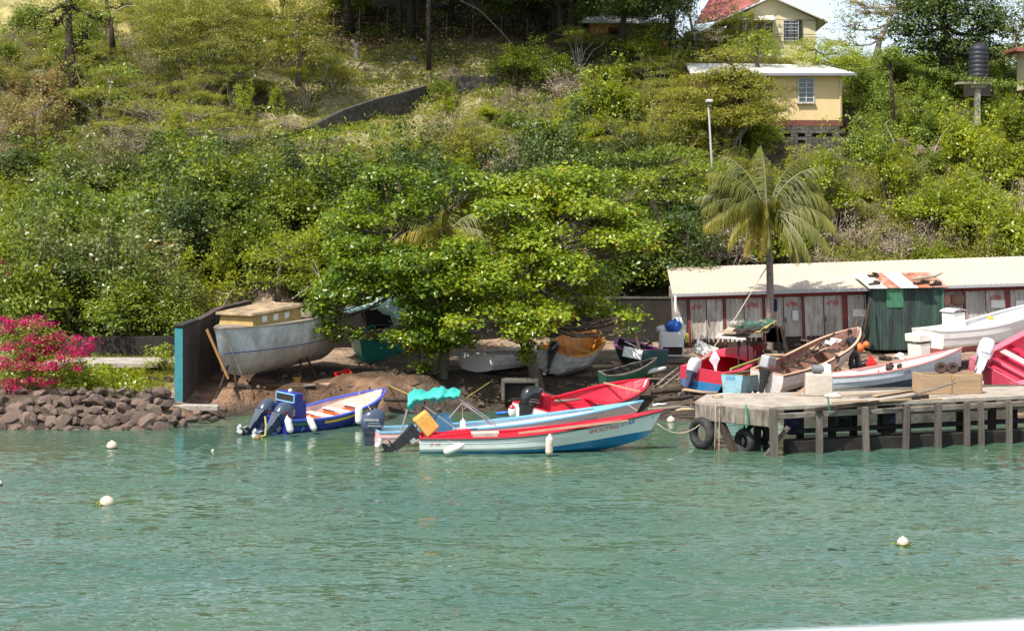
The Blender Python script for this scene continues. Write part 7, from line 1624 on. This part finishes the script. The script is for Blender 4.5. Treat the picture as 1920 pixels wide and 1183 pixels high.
m = MB(); m.box((0,0,0),(.16,.1,.4)); o = m.build('yellow_rag', M_ropey, loc=top+Vector((.6,-.1,-.25)), bevel=.03); tag(o, 'yellow rag hanging at the right side of the old freezer', 'rag')
o = empty('foam_box', W(1318,668,69.6), R(20), 'open white foam box tipped on edge left of the red beached boat', 'box'); o.rotation_euler = (0, R(24), R(15))
m = MB(); m.box((0,.25,.28),(.8,.05,.55)); m.box((-.38,0,.28),(.05,.5,.55)); m.box((.38,0,.28),(.05,.5,.55)); m.box((0,0,.02),(.8,.5,.05)); m.build('box_walls', M_white, o, bevel=.01); m = MB(); m.box((0,-.30,.2),(.8,.04,.42), rot=Euler((R(-25),0,0)).to_matrix()); m.build('lid', M_white, o)

# ---- bicycle
def bicycle(label, loc, rz):
    e = empty('bicycle', loc, rz, label, 'bicycle')
    for x in (-.52,.52):
        m = MB(); m.tube([Vector((x+.33*math.cos(a*.2618), 0, .34+.33*math.sin(a*.2618))) for a in range(25)], .022, n=6, caps=False); w_ = m.build('wheel', M_rubber, e)
        m = MB()
        for k in range(12): a = k*.5236; m.tube([(x,0,.34),(x+.31*math.cos(a),0,.34+.31*math.sin(a))], .004, n=3)
        m.build('spokes', M_metalgrey, w_)
    m = MB()
    for a, b in (((-.52,0,.34),(-.08,0,.30)),((-.08,0,.30),(-.18,0,.78)),((-.52,0,.34),(-.17,0,.74)),((-.17,0,.74),(.34,0,.78)),((-.08,0,.30),(.36,0,.68)),((.33,0,.88),(.52,0,.34))): m.tube([a,b], .017, n=6)
    m.build('frame', M_black, e)
    m = MB(); m.box((-.2,0,.86),(.26,.14,.06)); m.tube([(-.18,0,.76),(-.2,0,.84)], .012, n=5); m.build('saddle', M_rub, e, bevel=.02)
    m = MB(); m.tube([(.33,0,.88),(.31,0,1.0)], .012, n=5); m.tube([(.22,-.28,1.02),(.32,-.1,1.0),(.32,.1,1.0),(.22,.28,1.02)], .012, n=5); m.build('handlebar', M_metalgrey, e)
bicycle('bicycle leaning among clutter in front of the shed right of the palm', (WX(1503,69.5),69.5,gz(WX(1503,69.5),69.5)), R(35))
# ---- small things round the boats
def ball(label, loc, r, mat, cat='buoy', name='float_ball', neck=True):
    m = MB(); m.ell((0,0,0),(r,r,r), n=20, m=14); 
    if neck: m.lathe([(r*.2,r*.9),(r*.16,r*1.15),(r*.05,r*1.2)], 10)
    o = m.build(name, mat, loc=loc, smooth=True); return tag(o, label, cat)
M_orb = pmat('float_orange', (.75,.17,.04), rough=.5, var=.15, bump=0)
for (px, py, Y, r, lab) in ((1527,657,67.5,.17,'orange float left of the brown interior boat'),(1540,648,68.6,.15,'smaller orange float right behind the first one'),(1612,652,70.5,.19,'orange float beside the pipes left of the green shack'),(1624,646,71,.14,'small orange float perched right of the larger one by the shack')): ball(lab, W(px,py,Y), r, M_orb, 'float')
for i, (px, py, Y) in enumerate([(1617,662,69.5),(1628,668,69),(1660,664,71),(1690,660,71.5),(1600,668,69)]):
    x = WX(px,Y); m = MB()
    for k in range(6): m.ell((random.uniform(-.25,.25),random.uniform(-.2,.2),random.uniform(.02,.18)),(.16,.14,.09),n=8,m=6,jit=.3)
    o = m.build('junk_pile', [M_darkbark,M_black,M_darkbark,M_whitesheet,M_black][i], loc=(x,Y,gz(x,Y)), smooth=False); tag(o, ['dark net pile left of the orange floats','small black net pile near the red pennant','dark rubbish pile at the left foot of the green shack','pale rubbish pile at the front of the green shack','black net pile behind the standing person'][i], 'pile')
m = MB(); m.box((0,0,.2),(.55,.4,.4)); m.box((0,0,.41),(.57,.42,.03)); o = m.build('green_crate', M_greenbright, loc=(WX(1560,73.8),73.8,BASEZ+.25), bevel=.01); tag(o, 'green crate at the foot of the shed door numbered 33', 'crate')
for a, b, r_, lab in (((1568,700,70),(1612,600,72.5),.05,'dark pole slanting up behind the standing person'),((1610,640,71.5),(1632,560,73),.04,'thin dark pole beside the shack')): 
    A_, B_ = W(*a), W(*b); A_.z = gz(A_.x,A_.y); m = MB(); m.tube([(0,0,0),B_-A_], r_, n=6); o = m.build('slanting_pole', M_darkbark, loc=A_); tag(o, lab, 'pole')
def crate_open(name, label, loc, rz, d, mat, cat='crate'):
    e = empty(name, loc, rz, label, cat); m = MB(); x, y, z = d
    for k in range(3):
        zz = z*(k+.5)/3; m.box((0,-y/2,zz),(x,.02,z/3*.7)); m.box((0,y/2,zz),(x,.02,z/3*.7)); m.box((-x/2,0,zz),(.02,y,z/3*.7)); m.box((x/2,0,zz),(.02,y,z/3*.7))
    for sx_ in (-1,1):
        for sy_ in (-1,1): m.box((sx_*x/2,sy_*y/2,z/2),(.035,.035,z))
    m.box((0,0,.01),(x,y,.02)); m.build('crate_body', mat, e); m = MB(); m.box((0,-y/2-.02,z*.86),(x*.4,.02,.04)); m.build('crate_handle', mat, e); return e
x = WX(645,64.6); e = crate_open('fish_crate', 'red plastic fish crate tipped on the earth bank beside the covered boat', (x,64.6,gz(x,64.6)+.12), R(20), (.55,.38,.30), pmat('crate_red', (.72,.02,.03), rough=.5, bump=0)); e.rotation_euler = (R(18),R(-14),R(20))
x = WX(557,63.9); m = MB(); m.lathe([(.02,0),(.12,0),(.16,.32),(.165,.33),(.15,.33),(.11,.03),(.02,.03)], 18); o = m.build('bucket', pmat('bucket_ochre', (.50,.28,.04), rough=.6, bump=0), loc=(x,63.9,gz(x,63.9)), smooth='auto'); tag(o, 'ochre yellow bucket on the ground under the cabin boat', 'bucket')
q = MB(); q.tube([Vector((.16*math.cos(a*.314),0,.32+.13*math.sin(a*.314))) for a in range(11)], .006, n=4); q.build('bucket_handle', M_metalgrey, o)
# things on the dock
def OD(px, py, Y): v = W(px, py, Y); v.z = DZ; return v
o = empty('concrete_block', OD(1535,742,54.2), R(-6), 'cracked pale concrete block standing on the dock edge', 'block')
m = MB(); m.box((0,.12,.35),(.86,.62,.70), jit=.02, taper=.97); m.build('block', pmat('block_pale', (.50,.44,.38), rough=.9, var=.15, dirt=(.25,.19,.14), damt=.5, dthr=.52, bump=.5, bs=10), o, bevel=.03)
m = MB(); m.box((-.55,-.1,.15),(.5,.09,.09), rot=Euler((0,R(-40),0)).to_matrix()); m.build('broken_lath', M_plank, o)
m = MB(); m.lathe([(.02,-.16),(.13,-.16),(.14,.16),(.15,.17),(.12,.16),(.02,.15)], 16, rot=Matrix.Rotation(R(90),3,'Y')); o2 = m.build('bucket', pmat('bucket_grey', (.16,.17,.18), rough=.5, bump=0), loc=OD(1535,742,54.2)+Vector((-.02,.1,.84)), smooth='auto'); tag(o2, 'dark grey bucket lying on its side on the concrete block', 'bucket')
m = MB(); m.box((0,0,.14),(.30,.22,.28),taper=.9); m.lathe([(.05,0),(.05,.04)],8,c=(0,0,.28)); o2 = m.build('white_tub', M_fender, loc=OD(1535,742,54.2)+Vector((.26,.1,.70)), bevel=.03); tag(o2, 'white plastic tub on the right of the concrete block', 'tub')
bag('dirty white sack lying on the dock in front of the concrete block', OD(1562,742,53.6)+Vector((0,0,-.02)), (.28,.16,.09), pmat('sack_pale', (.70,.60,.48), rough=.9, var=.2, dirt=(.4,.3,.2), bump=.4), 'white_sack')
e = empty('timber_crate', OD(1776,738,55.0), R(9), 'long tan timber crate with open end boards sitting on the dock', 'crate')
m = MB(); m.box((0,-.38,.32),(2.05,.05,.62)); m.box((0,.38,.32),(2.05,.05,.62)); m.box((-1.0,0,.35),(.06,.76,.64)); m.box((1.0,0,.32),(.06,.70,.60)); m.box((.1,0,.02),(1.9,.7,.04)); m.box((-.06,-.42,.33),(.05,.04,.60)); m.box((.48,-.42,.31),(.95,.03,.60)); m.build('crate_board', pmat('crate_tan', (.40,.27,.16), rough=.85, var=.18, vs=3, stretch=(.4,3,3), dirt=(.18,.11,.07), damt=.5, bump=.3), e, bevel=.006)
m = MB(); m.tube([(-.05,-.42,.40),(-.03,-.50,.48),(0,-.43,.55)], .012, n=5); m.build('rope_handle', M_ropey, e)
M_rustd = pmat('rust_dark', (.085,.05,.04), rough=.9, var=.4, bump=.3)
for (px, lab) in ((1764,'left rusty wheel hub on top of the timber crate'),(1786,'right rusty wheel hub on top of the timber crate, facing the water')):
    m = MB(); m.lathe([(.02,-.07),(.17,-.07),(.19,-.05),(.19,.05),(.17,.07),(.09,.07),(.08,.03),(.02,.03)], 22, rot=Matrix.Rotation(R(90),3,'X')); o = m.build('wheel_hub', M_rustd, loc=OD(px,700,54.9)+Vector((0,0,.82)), smooth='auto'); tag(o, lab, 'wheel')
for i, (a, b, w_, lab) in enumerate((((1610,742,53.4),(1725,722,55.8),.14,'grey weathered plank slanting over the dock towards the crate'),((1700,742,53.2),(1790,712,54.2),.12,'grey board propped against the front of the timber crate'),((1640,744,53.6),(1720,731,55.6),.20,'broad tan plank lying on the dock left of the crate'),((1570,741,53.6),(1650,737,54.4),.10,'thin plank lying flat beside the dirty sack'))):
    A_, B_ = OD(*a)+Vector((0,0,.06)), OD(*b)+Vector((0,0,.06 if i != 1 else .42)); m = MB(); m.bar((0,0,0), B_-A_, w_, .04); o = m.build('plank', [M_wood,M_wood,M_plank,M_plank][i], loc=A_); tag(o, lab, 'plank')
# rotating coil and rope knots on the dock
m = MB()
for k in range(3): m.tube([Vector((.14*math.cos(a*.5236)*(1+.1*k),.14*math.sin(a*.5236),.03+.03*k)) for a in range(13)], .02, n=5)
o = m.build('rope_coil', M_rope, loc=OD(1345,748,53.6)); tag(o, 'coiled tan rope on the near corner of the dock', 'rope')
rope('tan mooring rope sagging from the boat lettered SHOOTING STAR to the dock corner', [W(1232,794,52.2), W(1345,758,52.6)], .016, sag=.55)
rope('pair of thin lines hanging from the dock face into the water', [W(1342,758,52.3), W(1340,845,52.0)], .012); rope('second thin line hanging beside it from the dock face', [W(1349,758,52.3), W(1348,850,51.9)], .012)
rope('green rope tied round the dock face', [W(1398,758,51.7), W(1402,790,51.5), W(1399,802,51.5)], .035, M_ropeg); rope('frayed olive rope hanging under the dock edge', [W(1552,742,51.6), W(1556,778,51.6)], .028, M_ropeg)
rope('orange line wrapped on the seaward dock corner', [W(1305,752,52.75), W(1306,790,52.75)], .022, pmat('rope_orange', (.55,.18,.10), rough=.8, bump=0))
rope('long pale line from the red interior boat up to the tall palm', [b4.M @ Vector((b4.L+b4.rake,0,b4.D+b4.rise)), W(1270,712,64.5), W(1330,662,66), W(1378,598,68.5), W(1437,502,71.3)], .024)
rope('thin line from the stern outboard of the pink boat up over the deep blue boat', [W(730,822,52.8), W(700,775,55.5), W(672,735,58.5)], .013)
rope('yellow line from the bank to the canopy of the pink boat', [W(728,722,62), W(772,742,54)], .018, M_ropey); rope('thin yellow line dipping across the dark bank between the tree trunks', [W(875,745,60.5), W(925,712,63)], .013, M_ropey)
rope('short pale line joining the bows of the two nearest boats', [W(1175,757,55.2), W(1195,770,52.6)], .014)
o = MB().tube([(0,0,-.1),(0,0,.1)], .012, n=4).build('flag_line', M_rope, loc=W(1340,660,65.9)); tag(o, 'pale lilac rag hanging from the long line over the red beached boat', 'rag'); cloth(o, [(0,-.02,.12),(.20,-.05,-.25),(.10,-.02,-.48),(.04,-.04,-.9),(-.06,-.02,-.52),(-.22,-.03,-.30)], M_flagw)
o = MB().tube([(0,0,-.1),(0,0,.1)], .012, n=4).build('flag_line', M_rope, loc=W(1376,602,68.3)); tag(o, 'white rag knotted higher on the long line above the junk shelter', 'rag'); cloth(o, [(0,-.02,.05),(.10,-.03,-.2),(-.05,-.02,-.45),(-.30,-.03,-.5),(-.1,0,-.2)], M_flagw)
# ---- buoys on the water
M_buoy = pmat('buoy_white', (.60,.54,.43), rough=.55, var=.08, dirt=(.50,.33,.18), damt=.5, ds=3, dthr=.52, bump=.03)
M_weed = leafmat('weed', (.10,.14,.02), (.25,.30,.04), rough=.5, trans=.2)
def buoy(label, px, py, r, weed=False, tilt=0, squash=1.0):
    r *= .9
    Y = 24000/(py-YH); m = MB(); m.ell((0,0,r*.35),(r,r,r*squash), n=22, m=16); m.lathe([(r*.22,r*1.15*squash),(r*.2,r*1.45*squash),(r*.08,r*1.5*squash)], 10)
    o = m.build('mooring_buoy', M_buoy, loc=(WX(px,Y),Y,0), smooth=True); o.rotation_euler = (R(tilt*.5),R(tilt),0); tag(o, label, 'buoy')
    m = MB(); m.lathe([(r*1.005,-.02),(r*1.03,.0),(r*1.03,r*.12),(r*1.0,r*.14)], 22); m.build('waterline_band', M_rub, o)
    if weed:
        C = np.concatenate([RNG.normal(0, r*.75, (160,2)), RNG.uniform(-.01,.03,(160,1))], 1); leaf_mesh('seaweed', C, np.array([0,0,1])+RNG.normal(size=(160,3))*.4, np.full(160,.11), RNG.rand(160), M_weed, o)
    return o
buoy('round white mooring buoy just off the boulders', 210, 840, .185); buoy('weedy off white buoy further out from the boulders', 200, 946, .205, True, 14, .85); buoy('white buoy with a skirt of green weed alone on the open water', 1693, 1021, .145, True)
buoy('cream buoy between the nearest boat\'s bow and the dock', 1258, 791, .16); buoy('tiny white float bobbing by the outboards of the deep blue boat', 399, 846, .055); buoy('pale scrap of float at the left edge of the water', -1, 908, .09)
o = buoy('brown coconut like float tangled in green weed at the stern of the deep blue boat', 483, 823, .12, True); o.data.materials[0] = pmat('float_brown', (.22,.13,.08), rough=.8)
# ---- shore clutter
def log(label, a, b, r, mat, Ygnd=True, cat='log', name='driftwood_log', grp=None):
    A_, B_ = W(*a), W(*b); m = MB(); d = B_-A_; m.tube([(0,0,0), d*.35+Vector((0,0,random.uniform(-.03,.06))), d*.7+Vector((0,0,random.uniform(-.03,.06))), d], [r,r*1.05,r*.9,r*.7], n=8); o = m.build(name, mat, loc=A_, smooth=True); tag(o, label, cat, grp)
LG = [((1228,752,60.8),(1300,742,61.2),.10,M_darkbark,'dark wet log at the water by the red interior boat'),((1215,768,59.9),(1298,764,60.0),.07,M_wood,'pale worn log at the water left of the dock'),((1222,735,62.0),(1290,728,62.4),.11,M_darkbark,'thick dark log below the navy outboard'),((1232,722,62.8),(1272,690,64.5),.055,M_wood,'grey stick leaning up the bank beside the red beached boat'),((1238,728,62.5),(1284,694,64.2),.045,M_wood,'thin grey stick next to it on the bank'),((1255,733,62.4),(1345,736,62.0),.06,M_plank,'tan pole lying along the bank behind the dock corner'),((1300,748,60.3),(1430,742,61.6),.06,M_darkbark,'long dark pole on the ground behind the dock corner'),((1212,697,64.9),(1248,690,65.4),.10,M_fender,'white plastic pipe on the ground right of the small green boat'),((1345,741,60.6),(1372,739,60.8),.06,M_fender,'white roll on the ground in front of the light blue skiff'),((1225,760,60.2),(1250,757,60.6),.05,M_fender,'short white stick at the waterline left of the dock'),((1268,770,59.5),(1302,768,59.4),.06,M_plank,'light plank floating against the dock corner'),
      ((1040,705,65),(1110,688,66.5),.06,M_darkbark,'dark timber under the orange interior boat'),((1090,692,67),(1165,684,67.5),.08,M_plank,'pale slab of wood between the orange and the purple boats'),((740,728,62.2),(800,722,62.6),.06,M_darkbark,'exposed dark root left of the almond trunks'),((850,735,62.6),(900,745,61.6),.05,M_darkbark,'exposed dark root right of the almond trunks'),((1022,738,62.8),(1060,748,61.8),.07,M_darkbark,'root running down from the leaning almond trunk'),((720,748,61.4),(780,752,61.2),.08,M_darkbark,'dark log in the cut of the bank'),((1040,752,61.0),(1090,748,61.2),.05,M_wood,'grey stick at the water behind the red interior boat'),((930,775,60.9),(985,772,61),.05,M_blueplas,'faded blue pipe at the waterline behind the pink boat'),((1420,744,60.4),(1462,741,60.6),.05,M_plank,'tan lath on the ground beneath the silver outboard')]
for a, b, r, mt, lab in LG: log(lab, a, b, r, mt)
for i in range(150):
    px = random.uniform(425, 1300); Y = random.uniform(60.9, 65.5); x = WX(px, Y); z = gz(x, Y)
    if z < -.1 or (px < 560 and Y < 62): continue
    u = px > 1120
    o = put_rock(x, Y, z+.05, random.choice((.1,.14,.18,.25,.35)), 'small dark stone scattered on the shore '+('between the green boat and the dock' if u else 'under the sea almond trees'), 'stones '+('by the dock' if u else 'under the trees'))
o = empty('culvert', W(975,746,62.4), 0, 'square concrete culvert with a black opening in the bank below the leaning almond tree', 'culvert')
m = MB(); m.box((0,.2,.62),(1.35,.8,.12)); m.box((-.62,.2,.25),(.12,.8,.65)); m.box((.62,.2,.25),(.12,.8,.65)); m.build('culvert_frame', M_blockwork, o, bevel=.02); m = MB(); m.box((0,.35,.25),(1.1,.5,.64)); m.build('opening', M_darkin, o)  # the mouth is a solid dark block, coloured like its shaded hollow
for i in range(60):
    px = random.uniform(430, 780); Y = random.uniform(61.9, 64.8); x = WX(px, Y); z = gz(x, Y)
    put_rock(x, Y, max(z, .85)+.03, random.choice((.07,.09,.12,.16,.22)), 'small brown stone lying on the earth bank under the cabin boat', 'stones on the earth bank')
for i, (px, py, Y, w_, h_) in enumerate([(455,712,62.2,.5,.12),(610,716,62.6,.35,.08),(690,712,63.0,.45,.10),(735,705,63.4,.3,.1),(580,722,62.3,.4,.06)]):
    m = MB(); m.box((0,0,0),(w_,.25,h_),jit=.02,rot=Euler((.1,random.uniform(-.2,.2),random.uniform(-.6,.6))).to_matrix()); o = m.build('wood_scrap', [M_wood,M_plank,M_darkbark,M_whitesheet,M_wood][i], loc=(WX(px,Y),Y,max(gz(WX(px,Y),Y),.85)+.08)); tag(o, ['grey board scrap under the bow of the cabin boat','tan wood scrap below the flank of the cabin boat','dark wood scrap near the red crate','pale sheet scrap right of the red crate','thin grey scrap on the bank left of the red crate'][i], 'scrap')
# ---- the white rail of the ship the picture was taken from
e = empty('ship_rail', (.9, 2.25, 6.90), 0, 'blurred white ship rail crossing the lowest edge of the view', 'rail'); e.rotation_euler = (0, R(-2.6), 0)
m = MB(); m.tube([(-1.6,0,.033),(-.42,0,.033),(-.2,0,.033),(.1,0,.033),(1.2,0,.033)], [.030,.030,.030,.030,.030], n=16); m.build('handrail', M_whitecowl, e, smooth=True)
for x in (.0, .9): m = MB(); m.tube([(x,0,.03),(x,0,-1.1)], .02, n=10); m.build('rail_post', M_whitecowl, e)
